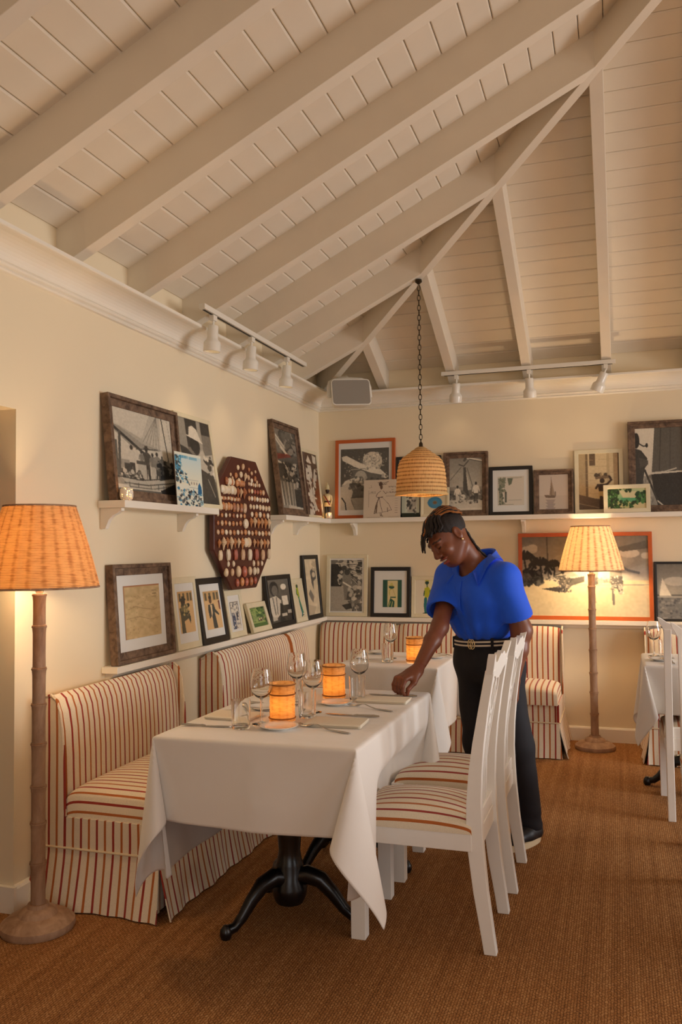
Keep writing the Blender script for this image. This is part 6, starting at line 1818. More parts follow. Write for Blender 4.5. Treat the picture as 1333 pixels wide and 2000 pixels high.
# ------------------------------------------------------------------ the waitress: smooth bodies from distance fields
class Field:
    """smooth union / subtraction of round cones and ellipsoids, meshed by surface nets"""
    def __init__(s): s.p = []

    def cone(s, a, b, ra, rb, k=0.02, sub=False):
        a, b = np.array(a, float), np.array(b, float)
        r = max(ra, rb); s.p.append(('c', (a, b, ra, rb), np.minimum(a, b)-r, np.maximum(a, b)+r, k, sub)); return s

    def ell(s, c, r, ax=None, k=0.02, sub=False):
        c = np.array(c, float); r = np.array(r, float); ax = np.eye(3) if ax is None else np.array(ax, float)
        ext = np.sqrt(((ax*r[:, None])**2).sum(0))
        s.p.append(('e', (c, r, ax), c-ext, c+ext, k, sub)); return s

    def plane(s, o, n, k=0.004):
        """keep the side the normal points away from"""
        s.p.append(('p', (np.array(o, float), np.array(n, float)/np.linalg.norm(n)), None, None, k, False)); return s

    @staticmethod
    def dist(kind, q, P):
        if kind == 'c':
            a, b, ra, rb = q; ab = b-a; L = ab@ab+1e-12
            t = np.clip(((P-a)@ab)/L, 0, 1)
            return np.linalg.norm(P-a-t[..., None]*ab, axis=-1)-(ra+(rb-ra)*t)
        if kind == 'e':
            c, r, ax = q; Q = (P-c)@ax.T
            k0 = np.linalg.norm(Q/r, axis=-1); k1 = np.linalg.norm(Q/(r*r), axis=-1)+1e-9
            return k0*(k0-1)/k1
        o, n = q
        return (P-o)@n

    def at(s, P):
        d = np.full(P.shape[:-1], 0.3)
        for kind, q, lo, hi, k, sub in s.p: d = s.mix(d, s.dist(kind, q, P), k, sub, kind)
        return d

    @staticmethod
    def mix(d, e, k, sub, kind):
        if kind == 'p' or sub:
            e = e if kind == 'p' else -e
            h = np.maximum(k-np.abs(d-e), 0)/k
            return np.maximum(d, e)+h*h*k*0.25
        h = np.maximum(k-np.abs(d-e), 0)/k
        return np.minimum(d, e)-h*h*k*0.25

    def mesh(s, h, warp=None):
        lo = np.min([p[2] for p in s.p if p[2] is not None and not p[5]], 0)-0.02; hi = np.max([p[3] for p in s.p if p[3] is not None and not p[5]], 0)+0.02
        n = np.ceil((hi-lo)/h).astype(int)+1
        ax = [lo[i]+h*np.arange(n[i]) for i in range(3)]
        D = np.full(n, 0.3, np.float32)
        for kind, q, a, b, k, sub in s.p:
            if a is None: sl = (slice(None),)*3
            else:
                m = k+3*h
                i0 = np.clip(np.floor((a-m-lo)/h).astype(int), 0, n); i1 = np.clip(np.ceil((b+m-lo)/h).astype(int)+1, 0, n)
                sl = tuple(slice(i0[i], i1[i]) for i in range(3))
            g3 = np.stack(np.meshgrid(ax[0][sl[0]], ax[1][sl[1]], ax[2][sl[2]], indexing='ij'), -1)
            if g3.size == 0: continue
            D[sl] = s.mix(D[sl], s.dist(kind, q, g3), k, sub, kind).astype(np.float32)
        if warp is not None:
            m = np.abs(D) < 0.03
            idx = np.argwhere(m); P = lo+idx*h
            D[m] += warp(P).astype(np.float32)
        S = D < 0
        c = np.zeros(tuple(x-1 for x in n), np.uint8)
        for dx in (0, 1):
            for dy in (0, 1):
                for dz in (0, 1): c += S[dx:n[0]-1+dx, dy:n[1]-1+dy, dz:n[2]-1+dz]
        act = (c > 0) & (c < 8)
        cells = np.argwhere(act)
        vid = np.full(act.shape, -1, np.int32); vid[act] = np.arange(len(cells))
        pos = np.zeros((len(cells), 3)); cnt = np.zeros(len(cells))
        corners = [(0, 0, 0), (1, 0, 0), (0, 1, 0), (1, 1, 0), (0, 0, 1), (1, 0, 1), (0, 1, 1), (1, 1, 1)]
        for i, a in enumerate(corners):
            for j, b in enumerate(corners):
                if j <= i or sum(abs(a[t]-b[t]) for t in range(3)) != 1: continue
                da = D[cells[:, 0]+a[0], cells[:, 1]+a[1], cells[:, 2]+a[2]]; db = D[cells[:, 0]+b[0], cells[:, 1]+b[1], cells[:, 2]+b[2]]
                m = (da < 0) != (db < 0)
                t = da[m]/(da[m]-db[m])
                pos[m] += np.array(a)+t[:, None]*(np.array(b)-np.array(a)); cnt[m] += 1
        V = lo+(cells+pos/cnt[:, None])*h
        F = []
        for axis in range(3):
            u, v = (axis+1) % 3, (axis+2) % 3
            sl0 = [slice(None)]*3; sl1 = [slice(None)]*3; sl0[axis] = slice(0, n[axis]-1); sl1[axis] = slice(1, n[axis])
            cr = S[tuple(sl0)] != S[tuple(sl1)]
            e = np.argwhere(cr)
            e = e[(e[:, u] > 0) & (e[:, v] > 0) & (e[:, u] < n[u]-1) & (e[:, v] < n[v]-1)]
            ins = S[e[:, 0], e[:, 1], e[:, 2]]
            q = []
            for du, dv in ((-1, -1), (0, -1), (0, 0), (-1, 0)):
                c_ = e.copy(); c_[:, u] += du; c_[:, v] += dv
                q.append(vid[c_[:, 0], c_[:, 1], c_[:, 2]])
            q = np.stack(q, 1)
            q[~ins] = q[~ins][:, ::-1]
            F.append(q)
        F = np.concatenate(F)
        return V, F[(F >= 0).all(1)]


def field_obj(name, V, F, mat, parent, colors=None):
    me = bpy.data.meshes.new(name)
    off = np.array(OFF.get(parent.name, (0, 0, 0)))
    me.vertices.add(len(V)); me.vertices.foreach_set('co', (V-off).ravel().astype(np.float32))
    me.loops.add(len(F)*4); me.polygons.add(len(F))
    me.loops.foreach_set('vertex_index', F.ravel().astype(np.int32)); me.polygons.foreach_set('loop_start', np.arange(0, len(F)*4, 4, dtype=np.int32))
    me.polygons.foreach_set('use_smooth', np.ones(len(F), bool))
    me.update(calc_edges=True); me.validate()
    if colors is not None:
        ca = me.color_attributes.new('print', 'FLOAT_COLOR', 'POINT')
        ca.data.foreach_set('color', np.concatenate([srgb2lin(colors), np.ones((len(V), 1))], 1).ravel().astype(np.float32))
    me.materials.append(mat)
    o = bpy.data.objects.new(name, me); COL.objects.link(o); o.parent = parent; OFF[o.name] = tuple(off)
    return o


def smooth_obj(o, it=3, f=0.5):
    sm = o.modifiers.new('smooth', 'SMOOTH'); sm.factor = f; sm.iterations = it


V3 = lambda *a: np.array(a, float)
bl = V3(0.835, -0.55, 0); bf = V3(-0.55, -0.835, 0); bu = V3(0, 0, 1)
BODY = np.array([bl, bf, bu])
nrm = lambda v: v/np.linalg.norm(v)
woman = wthing('person', (1.70, -2.22, 0), 'woman in bright blue short sleeved shirt and dark trousers, leaning to straighten a knife', 'person')

# head frame: looks down over the table towards the lower left of the picture
hf = nrm(-0.70*cR-0.56*cU-0.42*cF); hu = -0.62*cR+0.78*cU+0.05*cF; hu = nrm(hu-hf*(hu@hf)); hl = np.cross(hu, hf)
HEAD = np.array([hl, hf, hu])
HC = PY(876, 1049, -2.43)
def hp(x, y, z): return HC+x*hl+y*hf+z*hu

NB = V3(1.606, -2.345, 1.275)     # base of the neck
CH_ = V3(1.605, -2.335, 1.15)
skin = Field()
# torso under the clothes
skin.ell(CH_, (0.150, 0.105, 0.17), BODY, 0.04).ell(V3(1.617, -2.285, 0.99), (0.115, 0.075, 0.12), BODY, 0.04)
RS, LS = V3(1.462, -2.262, 1.232), V3(1.736, -2.433, 1.226)
skin.cone(RS+bl*0.02, LS-bl*0.02, 0.048, 0.048, 0.05)
# neck
skin.cone(NB-V3(0, 0, 0.03)-bf*0.012, hp(0, -0.022, -0.045), 0.060, 0.053, 0.03)
# skull and face
skin.ell(hp(0, -0.014, 0.030), (0.073, 0.094, 0.086), HEAD, 0.03)
skin.ell(hp(0, 0.034, -0.030), (0.060, 0.060, 0.082), HEAD, 0.03)
skin.ell(hp(0, 0.050, -0.088), (0.036, 0.036, 0.030), HEAD, 0.03)
for s_ in (-1, 1):
    skin.cone(hp(s_*0.052, -0.005, -0.050), hp(s_*0.022, 0.058, -0.096), 0.022, 0.018, 0.03)
    skin.ell(hp(s_*0.037, 0.068, -0.034), (0.024, 0.022, 0.022), HEAD, 0.02)
skin.cone(hp(-0.036, 0.080, 0.020), hp(0.036, 0.080, 0.020), 0.013, 0.013, 0.02)
for s_ in (-1, 1):
    skin.ell(hp(s_*0.030, 0.099, -0.001), (0.018, 0.013, 0.010), HEAD, 0.014, sub=True)
    skin.ell(hp(s_*0.030, 0.0815, -0.003), (0.0150, 0.0125, 0.0115), HEAD, 0.004)
skin.cone(hp(0, 0.092, 0.010), hp(0, 0.110, -0.032), 0.0075, 0.0125, 0.012)
skin.ell(hp(0, 0.109, -0.036), (0.0125, 0.012, 0.010), HEAD, 0.008)
for s_ in (-1, 1): skin.ell(hp(s_*0.0145, 0.100, -0.039), (0.0095, 0.0105, 0.008), HEAD, 0.007)
skin.ell(hp(0, 0.092, -0.0600), (0.031, 0.0125, 0.0065), HEAD, 0.006)
skin.ell(hp(0, 0.090, -0.0795), (0.025, 0.0130, 0.0075), HEAD, 0.006)
skin.ell(hp(0, 0.103, -0.0685), (0.026, 0.014, 0.0052), HEAD, 0.003, sub=True)
for s_ in (-1, 1):
    skin.ell(hp(s_*0.077, -0.010, -0.008), (0.0085, 0.019, 0.031), HEAD, 0.008)
    skin.ell(hp(s_*0.086, -0.004, -0.004), (0.0065, 0.010, 0.018), HEAD, 0.006, sub=True)
# right arm, reaching to the table
RE, RW = V3(1.447, -2.480, 1.010), PY(814, 1311, -2.725)
skin.cone(RS, RE, 0.047, 0.038, 0.03).cone(RE, RE*0.68+RW*0.32, 0.038, 0.036, 0.02).cone(RE*0.68+RW*0.32, RW, 0.036, 0.0235, 0.02)
RK = PY(783, 1323, -2.795)
pd = nrm(RK-RW); dd = V3(0, 0, -1.0); sd = nrm(np.cross(pd, dd))
tips = []
skin.cone(RW, RW+pd*0.03, 0.026, 0.026, 0.02)
for i, (o_, ln_) in enumerate(((0.031, 0.94), (0.0105, 1.0), (-0.010, 0.95), (-0.029, 0.82))):
    kn = RK+sd*o_*0.98-V3(0, 0, 0.004*abs(i-1.2))
    skin.cone(RW+pd*0.012+sd*o_*0.45, kn, 0.017, 0.0115, 0.014)
    spread = sd*o_*0.25
    a1 = kn+ln_*(0.032*(0.55*pd+0.80*dd)+spread*0.2); a2 = a1+ln_*0.023*(nrm(0.0*pd+dd)+sd*(-o_*2)); a3 = a2+ln_*0.019*nrm(-0.55*pd+0.85*dd)
    skin.cone(kn, a1, 0.0105, 0.0092, 0.004).cone(a1, a2, 0.0092, 0.0082, 0.003).cone(a2, a3, 0.0082, 0.0070, 0.003)
    tips.append(a3)
tb0 = RW+pd*0.018+sd*0.022+dd*0.008; tb1 = RW+pd*0.050+sd*0.040+dd*0.030; tb2 = tips[0]+sd*0.010-pd*0.012+V3(0, 0, 0.020); tb3 = tips[0]+sd*0.006-pd*0.010
skin.cone(tb0, tb1, 0.017, 0.0125, 0.016).cone(tb1, tb2, 0.0115, 0.0098, 0.004).cone(tb2, tb3, 0.0095, 0.0080, 0.003)
# left arm hanging, hand loose at the hip
LE, LW = V3(1.803, -2.405, 0.995), V3(1.770, -2.452, 0.785)
skin.cone(LS, LE, 0.050, 0.043, 0.04).cone(LE, LE*0.6+LW*0.4, 0.043, 0.041, 0.03).cone(LE*0.6+LW*0.4, LW, 0.041, 0.027, 0.02)
ld = nrm(V3(-0.10, -0.16, -1)); ls = nrm(V3(-0.55, -0.835, 0.1)); lp_ = np.cross(ld, ls)
LK = LW+ld*0.085
for i, (o_, ln_) in enumerate(((0.029, 0.94), (0.010, 1.0), (-0.010, 0.95), (-0.028, 0.80))):
    kn = LK+ls*o_
    skin.cone(LW+ld*0.012+ls*o_*0.5, kn, 0.017, 0.0115, 0.014)
    cu_ = -bl
    a1 = kn+ln_*0.038*nrm(ld+0.25*cu_); a2 = a1+ln_*0.024*nrm(ld+0.8*cu_); a3 = a2+ln_*0.019*nrm(ld*0.6+1.1*cu_)
    skin.cone(kn, a1, 0.0105, 0.0092, 0.004).cone(a1, a2, 0.0092, 0.0082, 0.003).cone(a2, a3, 0.0082, 0.0070, 0.003)
t0 = LW+ld*0.02+ls*0.022; t1 = LW+ld*0.055+ls*0.042-bl*0.012; t2 = t1+nrm(ld+0.2*ls-0.3*bl)*0.032; t3 = t2+nrm(ld-0.4*bl)*0.022
skin.cone(t0, t1, 0.017, 0.0125, 0.016).cone(t1, t2, 0.0115, 0.0098, 0.004).cone(t2, t3, 0.0095, 0.0080, 0.003)
V, F = skin.mesh(0.0028)
# skin tone: brown, pinker finger pads and lips, dark brows and lashes
col = np.zeros((len(V), 3)); col[:] = (122, 70, 46)
L_ = (V-HC)@HEAD.T
def blend(m, c, a=1.0): col[m] = col[m]*(1-a)+np.array(c)*a
head_m = (np.abs(L_[:, 0]) < 0.1) & (np.abs(L_[:, 1]) < 0.14) & (np.abs(L_[:, 2]) < 0.13)
fr = head_m & (L_[:, 1] > 0.055)
blend(fr & (np.abs(L_[:, 0]) < 0.029) & (np.abs(L_[:, 2]+0.060) < 0.006) & (L_[:, 1] > 0.086), (134, 62, 52), 0.8)
blend(fr & (np.abs(L_[:, 0]) < 0.025) & (np.abs(L_[:, 2]+0.0795) < 0.0075) & (L_[:, 1] > 0.086), (150, 66, 58), 0.9)
ax_ = np.abs(L_[:, 0])
blend(fr & (np.abs(ax_-0.033) < 0.019) & (np.abs(L_[:, 2]-(0.024-((ax_-0.030)/0.02)**2*0.004)) < 0.0036), (36, 20, 14), 0.85)
blend(fr & (np.abs(ax_-0.030) < 0.0135) & (np.abs(L_[:, 2]+0.010-((ax_-0.030)/0.014)**2*0.004) < 0.0022), (20, 10, 8), 0.95)
blend(fr & (np.abs(ax_-0.030) < 0.014) & (np.abs(L_[:, 2]-0.008) < 0.0016), (70, 36, 24), 0.7)
hand = np.linalg.norm(V-(np.mean(tips, 0)+V3(0, 0, 0.02)), axis=1) < 0.055
blend(hand & (((V-RK)@pd) < 0.012), (150, 84, 62), 0.55)
def skin_mat():
    m, nt, b = newmat('skin')
    a = N(nt, 'ShaderNodeVertexColor'); a.layer_name = 'print'; nt.links.new(a.outputs[0], b.inputs['Base Color'])
    b.inputs['Roughness'].default_value = 0.42; b.inputs['Subsurface Weight'].default_value = 0.06; b.inputs['Subsurface Radius'].default_value = (0.012, 0.005, 0.003); b.inputs['Specular IOR Level'].default_value = 0.45
    return m
body = field_obj('body', V, F, skin_mat(), woman, col); smooth_obj(body, 2, 0.4)

# teeth in the smile, an earring
MB().lathe([(0, -0.5), (0.6, -0.45), (1, 0), (0.6, 0.45), (0, 0.5)], (0, 0, 0), 12, M=Matrix(((hl[0]*0.024, hf[0]*0.010, hu[0]*0.010, hp(0, 0.0905, -0.0680)[0]), (hl[1]*0.024, hf[1]*0.010, hu[1]*0.010, hp(0, 0.0905, -0.0680)[1]), (hl[2]*0.024, hf[2]*0.010, hu[2]*0.010, hp(0, 0.0905, -0.0680)[2]), (0, 0, 0, 1)))).build('teeth', MAT['porcelain'], woman, smooth=True)
ep = hp(0.082, -0.004, -0.042)
plain('earring_metal', (240, 214, 160), 0.2, metal=0.7)
MB().lathe([(0, -0.0055), (0.004, -0.004), (0.0055, 0), (0.004, 0.004), (0, 0.0055)], tuple(ep), 10).build('earring', MAT['earring_metal'], woman, smooth=True)

# shirt
plain('shirt_blue', (12, 88, 232), 0.75, bump=0.5, bscale=26, sheen=0.1, noise=0.05, nscale=9)
sh = Field()
sh.ell(CH_+V3(0, 0, 0.005), (0.168, 0.122, 0.175), BODY, 0.05)
sh.ell(V3(1.612, -2.294, 1.03), (0.164, 0.132, 0.118), BODY, 0.06)
for s_ in (-1, 1): sh.ell(CH_+bl*0.072*s_+bf*0.062+V3(0, 0, 0.0), (0.074, 0.066, 0.075), BODY, 0.05)
sh.cone(RS+V3(0, 0, 0.004), LS+V3(0, 0, 0.004), 0.062, 0.062, 0.06)
sh.cone(NB-V3(0, 0, 0.024)-bl*0.04-bf*0.012, NB-V3(0, 0, 0.024)+bl*0.04-bf*0.012, 0.058, 0.058, 0.06)
sh.cone(NB+bl*0.055-V3(0, 0, 0.026)-bf*0.01, LS-bl*0.02, 0.054, 0.058, 0.05)
RSE = RS*0.36+RE*0.64; LSE = LS*0.30+LE*0.70
sh.cone(RS-bl*0.004, RSE, 0.066, 0.078, 0.035); sh.cone(LS-bl*0.004-V3(0, 0, 0.004), LSE, 0.062, 0.075, 0.035)
# open the sleeves, the neck and tuck the waist
for E_, d_, r_ in ((RSE, nrm(RE-RS), 0.078), (LSE, nrm(LE-LS), 0.075)):
    sh.cone(E_+d_*0.165, E_+d_*0.4, 0.16, 0.16, 0.003, sub=True)
    sh.cone(E_+d_*0.00, E_+d_*0.2, r_-0.014, r_-0.012, 0.003, sub=True)
sh.ell(V3(1.612, -2.294, 1.03), (0.160, 0.128, 0.116), BODY, 0.02).ell(CH_+V3(0, 0, 0.005), (0.160, 0.118, 0.170), BODY, 0.02)
VP = PY(903, 1129, -2.470)
sh.cone(NB+V3(0, 0, 0.04)+bf*0.02, NB+V3(0, 0, -0.01)+bf*0.05, 0.064, 0.060, 0.006, sub=True)
sh.cone(NB+V3(0, 0, 0.03)+bf*0.085, VP+bf*0.02, 0.050, 0.010, 0.006, sub=True)
WZ = 0.938
sh.plane((1.615, -2.275, WZ), (0.06, 0.02, -1), 0.02)
frng = np.random.RandomState(3); fw = [(frng.normal(0, 1, 3)*np.array([20, 20, 12]), frng.uniform(0, 6.28)) for _ in range(6)]
def folds(P):
    w_ = np.zeros(len(P))
    for kv, ph_ in fw: w_ += np.sin(P@kv+ph_)
    # drag lines from bust to waist
    q = (P-CH_)@BODY.T
    a = np.arctan2(q[:, 0], q[:, 1])
    w_ = w_*0.0017+0.0034*np.sin(a*11+q[:, 2]*9)*np.clip((-q[:, 2]+0.02)/0.15, 0, 1)
    return w_
V, F = sh.mesh(0.0045, folds)
shirt = field_obj('shirt', V, F, MAT['shirt_blue'], woman); smooth_obj(shirt, 4, 0.5)
def cast(field, o, d, far=0.35, n=260):
    """last crossing of a field along a ray from inside"""
    ts = np.linspace(0, far, n); P = np.array(o)+ts[:, None]*np.array(d)
    v = field.at(P); i = np.where(v < 0)[0]
    return P[i[-1]] if len(i) else np.array(o)
# placket
pts = []
top = VP-V3(0, 0, 0.004)
for i in range(15):
    z_ = top[2]-0.01-(top[2]-0.965)*i/14
    ax0 = CH_-V3(0, 0, CH_[2]-z_)
    pts.append(cast(sh, ax0-bl*0.006, bf))
m = MB()
for i in range(14):
    a, b = pts[i]+bf*0.0015, pts[i+1]+bf*0.0015
    vs = [a-bl*0.014, a+bl*0.014, b+bl*0.014, b-bl*0.014, a-bl*0.014+bf*0.004, a+bl*0.014+bf*0.003, b+bl*0.014+bf*0.003, b-bl*0.014+bf*0.004]
    m.add([tuple(v) for v in vs], [(4, 5, 6, 7), (0, 4, 7, 3), (1, 2, 6, 5)]+([(0, 1, 5, 4)] if i == 0 else [])+([(3, 7, 6, 2)] if i == 13 else []))
m.build('placket', MAT['shirt_blue'], shirt)
# collar: two falling leaves joined round the back of the neck
NC = NB+V3(0, 0, -0.004)-bf*0.006
for sg in (-1, 1):
    m = MB(); n = 18; vs = []; fs = []
    for i in range(n+1):
        t_ = i/n; ph_ = math.radians(t_*142)*sg
        d_ = -bf*math.cos(ph_)+bl*math.sin(ph_)
        rise = 0.074*(1-t_**2)-0.055*max(0, t_-0.55)
        fallr = 0.064+0.012*t_
        a = NC+d_*fallr+V3(0, 0, 0.012+rise)+bf*0.028*t_**2
        out = 0.044+0.030*max(0, t_-0.5)
        b = a+d_*0.010+V3(0, 0, 0.006)
        c = a+d_*out
        col_z = np.linspace(1.10, 1.36, 261); inside = sh.at(np.stack([np.full(261, c[0]), np.full(261, c[1]), col_z], 1)) < 0
        c[2] = (col_z[inside][-1] if inside.any() else 1.25)+0.007
        a[2] = max(a[2], c[2]+0.016*(1-0.8*t_)); b[2] = a[2]+0.006
        for q in (a-V3(0, 0, 0.02), a, b, c, c-d_*0.004-V3(0, 0, 0.002), a-d_*0.002-V3(0, 0, 0.012)): vs.append(tuple(q))
    for i in range(n):
        for k in range(6):
            k2 = (k+1) % 6; fs.append((i*6+k, i*6+k2, (i+1)*6+k2, (i+1)*6+k))
    fs += [tuple(range(6)), tuple(n*6+k for k in range(5, -1, -1))]
    o = m.add(vs, fs).build('collar', MAT['shirt_blue'], shirt)
    bm = bmesh.new(); bm.from_mesh(o.data); bmesh.ops.recalc_face_normals(bm, faces=bm.faces); bm.to_mesh(o.data); bm.free()
    o.data.polygons.foreach_set('use_smooth', [True]*len(o.data.polygons)); o.data.set_sharp_from_angle(angle=math.radians(50))

# trousers
plain('trouser_cloth', (22, 22, 30), 0.8, noise=0.08, nscale=30, bump=0.35, bscale=24)
tr = Field()
HP = V3(1.628, -2.250, 0.83)
tr.ell(HP+V3(0, 0, 0.02), (0.168, 0.128, 0.135), BODY, 0.05)
tr.ell(V3(1.618, -2.268, 0.93), (0.150, 0.115, 0.11), BODY, 0.05)
for s_ in (-1, 1): tr.ell(HP-bf*0.055+bl*0.07*s_-V3(0, 0, 0.03), (0.085, 0.085, 0.09), BODY, 0.05)
RH, LH = HP-bl*0.082+V3(0, 0, -0.02), HP+bl*0.082+V3(0, 0, -0.02)
RKn, LKn = V3(1.566, -2.20, 0.45)+V3(0, 0, 0), V3(1.768, -2.300, 0.455)
RA, LA = V3(1.605, -2.09, 0.085), V3(1.800, -2.205, 0.085)
tr.cone(RH, RKn, 0.092, 0.066, 0.05).cone(RKn, RA, 0.066, 0.058, 0.03)
tr.cone(LH, LKn, 0.094, 0.068, 0.05).cone(LKn, LA, 0.068, 0.060, 0.03)
tr.plane((1.7, -2.2, 0.062), (0, 0, -1), 0.004).plane((1.615, -2.275, 0.948), (0.06, 0.02, 1), 0.004)
def tfold(P):
    w_ = np.zeros(len(P))
    for kv, ph_ in fw: w_ += np.sin(P@(kv*np.array([1, 1, 2.2]))+ph_)
    return 0.0013*w_+0.003*np.sin(P[:, 2]*70+P[:, 0]*20)*np.exp(-((P[:, 2]-0.10)/0.05)**2)
V, F = tr.mesh(0.006, tfold)
trousers = field_obj('trousers', V, F, MAT['trouser_cloth'], woman); smooth_obj(trousers, 3, 0.5)

# striped belt following the waist
def belt_mat():
    m, nt, b = newmat('belt_web')
    uv = N(nt, 'ShaderNodeUVMap'); sp = N(nt, 'ShaderNodeSeparateXYZ'); nt.links.new(uv.outputs[0], sp.inputs[0])
    cr = N(nt, 'ShaderNodeValToRGB'); cr.color_ramp.interpolation = 'CONSTANT'; e = cr.color_ramp.elements
    nv, wh = lin((20, 20, 34)), lin((236, 224, 204))
    e[0].position = 0; e[0].color = nv; e[1].position = 0.18; e[1].color = wh
    for p_, c_ in ((0.38, nv), (0.62, wh), (0.82, nv)): k_ = e.new(p_); k_.color = c_
    nt.links.new(sp.outputs[1], cr.inputs[0]); nt.links.new(cr.outputs[0], b.inputs['Base Color']); b.inputs['Roughness'].default_value = 0.8
    return m
belt_mat()
n = 72; vs = []; uvs = []; fs = []
bc = V3(1.617, -2.270, 0.932)
loop = []
for i in range(n+1):
    a = 2*math.pi*i/n; d_ = bf*math.cos(a)+bl*math.sin(a)
    zc = bc+V3(0, 0, 0.06*(d_[0]*0.13)+0.02*(d_[1]*0.1))
    p_ = cast(tr, zc-V3(0, 0, 0.012), d_, 0.25)
    loop.append((np.linalg.norm((p_-zc)[:2]), d_, zc))
m = MB()
for i in range(n+1):
    r_, d_, zc = loop[i]
    for j, (h_, o_) in enumerate(((-0.019, 0.002), (-0.019, 0.006), (0.019, 0.006), (0.019, 0.002))):
        m.v.append(tuple(zc+d_*(r_+o_+0.002)+V3(0, 0, h_))); m.uv.append((i/n, 0.0 if j < 2 else 1.0))
for i in range(n):
    for j in range(4):
        j2 = (j+1) % 4; m.f.append((i*4+j2, i*4+j, (i+1)*4+j, (i+1)*4+j2))
belt = m.build('belt', MAT['belt_web'], woman)
r_, d_, zc = loop[2]
q0 = zc+d_*(r_+0.012)
for k_ in (0, 1):
    ring = [tuple(q0+bl*(0.004+0.016*k_+0.013*math.cos(a))+V3(0, 0, 0.022*math.sin(a))+bf*(0.003*k_)) for a in [2*math.pi*i/18 for i in range(18)]]
    MB().tube(ring, 0.0022, 6, closed=True).build('buckle_ring', MAT['earring_metal'], belt, smooth=True)
for ai in (11, 25, 50, 62):
    r_, d_, zc = loop[ai]; tn = np.cross(d_, V3(0, 0, 1))
    m = MB(); c0 = zc+d_*(r_+0.010)
    vs = [c0+tn*sx_*0.006+V3(0, 0, sz_*0.026)+d_*so for so in (-0.006, 0.003) for sz_ in (-1, 1) for sx_ in (-1, 1)]
    m.add([tuple(v) for v in vs], [(0, 2, 3, 1), (4, 5, 7, 6), (0, 1, 5, 4), (2, 6, 7, 3), (0, 4, 6, 2), (1, 3, 7, 5)]).build('belt_loop', MAT['trouser_cloth'], trousers)

# shoes: black sneakers on pale soles
plain('shoe_leather', (26, 24, 26), 0.45, bump=0.2, bscale=40); plain('shoe_sole', (226, 204, 166), 0.7)
for heel, dr in ((V3(1.838, -2.160, 0), nrm(V3(-0.52, -0.85, 0))), (V3(1.640, -2.040, 0), nrm(V3(-0.60, -0.80, 0)))):
    sdv = V3(-dr[1], dr[0], 0)
    def oval(s0, L, W_, z_, n=28):
        out = []
        for i in range(n):
            a = 2*math.pi*i/n; u_ = 0.5+0.5*math.cos(a); v_ = math.sin(a)
            wd = W_*(0.80+0.28*u_-0.16*u_**3)
            out.append(tuple(heel+dr*(s0+L*u_)+sdv*wd*v_*0.5*(abs(v_)**-0.12 if abs(v_) > 1e-3 else 1)+V3(0, 0, z_)))
        return out
    shoe = MB(); rings = [oval(0, 0.255, 0.090, 0.001), oval(-0.003, 0.262, 0.094, 0.012), oval(-0.003, 0.262, 0.094, 0.028), oval(0.002, 0.25, 0.084, 0.030)]
    vs = sum(rings, []); n_ = 28; fs = [tuple(range(n_-1, -1, -1)), tuple(range(3*n_, 4*n_))]
    for r0 in range(3):
        for i in range(n_): fs.append((r0*n_+i, r0*n_+(i+1) % n_, (r0+1)*n_+(i+1) % n_, (r0+1)*n_+i))
    sole = shoe.add(vs, fs)
    up_ = Field()
    up_.cone(heel+dr*0.045+V3(0, 0, 0.045), heel+dr*0.10+V3(0, 0, 0.050), 0.040, 0.040, 0.03).cone(heel+dr*0.10+V3(0, 0, 0.046), heel+dr*0.205+V3(0, 0, 0.036), 0.040, 0.034, 0.03).cone(heel+dr*0.04+V3(0, 0, 0.06), heel+dr*0.05+V3(0, 0, 0.095), 0.038, 0.040, 0.03)
    up_.plane((0, 0, 0.0285), (0, 0, -1), 0.003).plane((0, 0, 0.105), (0, 0, 1), 0.003)
    V, F = up_.mesh(0.005)
    so = field_obj('shoe', V, F, MAT['shoe_leather'], woman)
    sole.build('sole', MAT['shoe_sole'], so, smooth=True).data.set_sharp_from_angle(angle=math.radians(40))

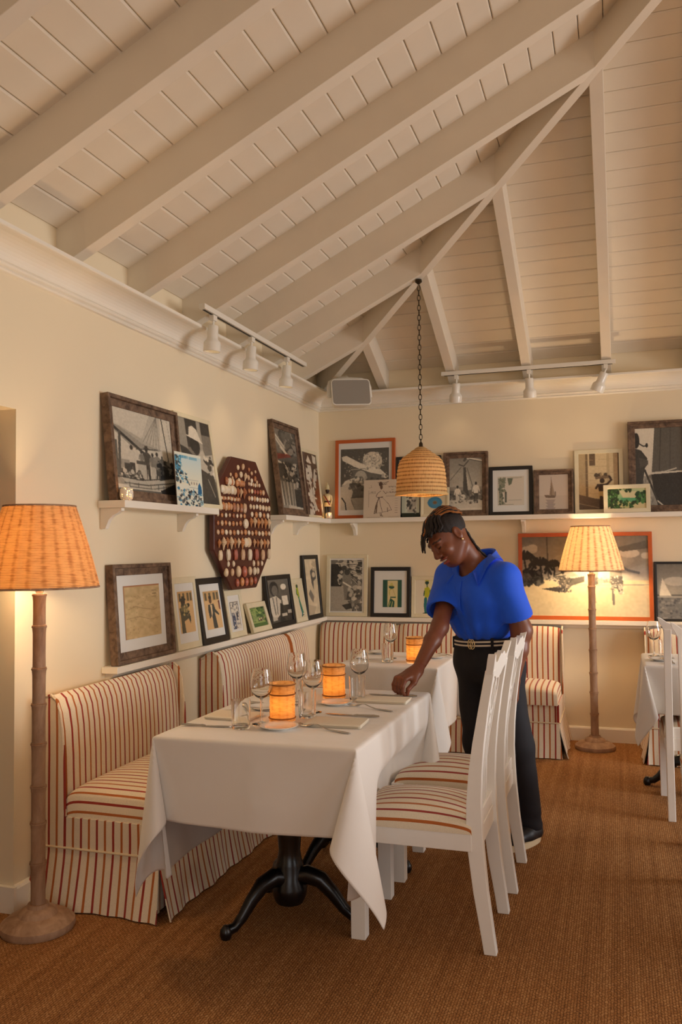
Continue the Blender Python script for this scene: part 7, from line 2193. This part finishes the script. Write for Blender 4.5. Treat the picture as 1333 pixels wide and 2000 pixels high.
# hair: close dark cap and twisted locs, some golden
plain('hair_dark', (26, 15, 11), 0.7, noise=0.3, nscale=120, bump=0.8, bscale=220); plain('hair_gold', (150, 88, 30), 0.65, noise=0.3, nscale=160, bump=0.8, bscale=240)
hc = Field()
hc.ell(hp(0, -0.018, 0.036), (0.0765, 0.097, 0.087), HEAD, 0.02)
hc.ell(hp(0, 0.085, -0.052), (0.20, 0.075, 0.105), HEAD, 0.012, sub=True)
hc.ell(hp(0, 0.02, -0.105), (0.2, 0.16, 0.082), HEAD, 0.012, sub=True)
V, F = hc.mesh(0.004, lambda P: 0.0012*np.sin(P@hl*420)*np.sin(P@hf*160))
hair = field_obj('hair', V, F, MAT['hair_dark'], woman)
rl = random.Random(8)
def loc(path, r, mat, name='loc'):
    """a twisted strand along a smoothed path"""
    P = [np.array(p) for p in path]
    pts = []
    for i in range(len(P)-1):
        p0, p1, p2, p3 = P[max(i-1, 0)], P[i], P[i+1], P[min(i+2, len(P)-1)]
        for k in range(5):
            t_ = k/5
            pts.append(0.5*((2*p1)+(-p0+p2)*t_+(2*p0-5*p1+4*p2-p3)*t_**2+(-p0+3*p1-3*p2+p3)*t_**3))
    pts.append(P[-1])
    n_ = len(pts); rr = [r*(1+0.22*math.sin(i*1.7+r*9999))*(0.55+0.45*min(1, (n_-1-i)/4)) for i in range(n_)]
    MB().tube([tuple(p) for p in pts], rr, 6).build(name, MAT[mat], hair, smooth=True)
def sk(theta, phi, lift=0.006):
    """point on the scalp: theta from the front (0) over the crown (90) to the back (180); phi sideways"""
    t_, f_ = math.radians(theta), math.radians(phi)
    return hp((0.0765+lift)*math.sin(f_), -0.018+(0.097+lift)*math.cos(t_)*math.cos(f_), 0.036+(0.087+lift)*math.sin(t_)*math.cos(f_))
G = V3(0, 0, -1)
for i in range(22):          # front: over the brow and down
    ph_ = -62+124*i/21+rl.uniform(-3, 3)
    st = sk(100+rl.uniform(-8, 8), ph_*0.55, 0.004); a = sk(62, ph_*0.8, 0.010); b = sk(30+rl.uniform(-4, 4), ph_*0.95, 0.014)
    ln_ = rl.uniform(0.012, 0.035)
    if -50 < ph_ < 10 and i % 2 == 0: ln_ = rl.uniform(0.05, 0.105)
    e = b+G*ln_*0.5+hf*0.010; e2 = b+G*ln_+hf*0.006+hl*rl.uniform(-0.006, 0.006)
    loc([st, a, b, e, e2], rl.uniform(0.0048, 0.0062), 'hair_gold' if i in (3, 7, 11) else 'hair_dark')
for i in range(20):          # top and sides: swept back
    ph_ = -66+132*i/19+rl.uniform(-3, 3)
    st = sk(78+rl.uniform(-10, 6), ph_*0.6, 0.006); a = sk(112, ph_*0.8, 0.013); b = sk(142, ph_*0.85, 0.012); c = sk(168, ph_*0.6, 0.010)
    loc([st, a, b, c, c-hu*0.012], rl.uniform(0.0048, 0.0062), 'hair_gold' if i % 2 == 1 else 'hair_dark')
for i in range(4):           # nape: hanging into the collar
    b = hp(-0.02+0.018*i, -0.092+0.006*i, -0.012-0.008*i); ee = NB+V3(0, 0, 0.045)-bf*(0.036-0.012*i)+bl*(-0.02+0.024*i)
    loc([b+hu*0.02, b, b*0.66+ee*0.34+hf*0.006, b*0.3+ee*0.7+hf*0.006, ee, ee+G*0.03+bl*0.004], 0.0060, 'hair_dark')
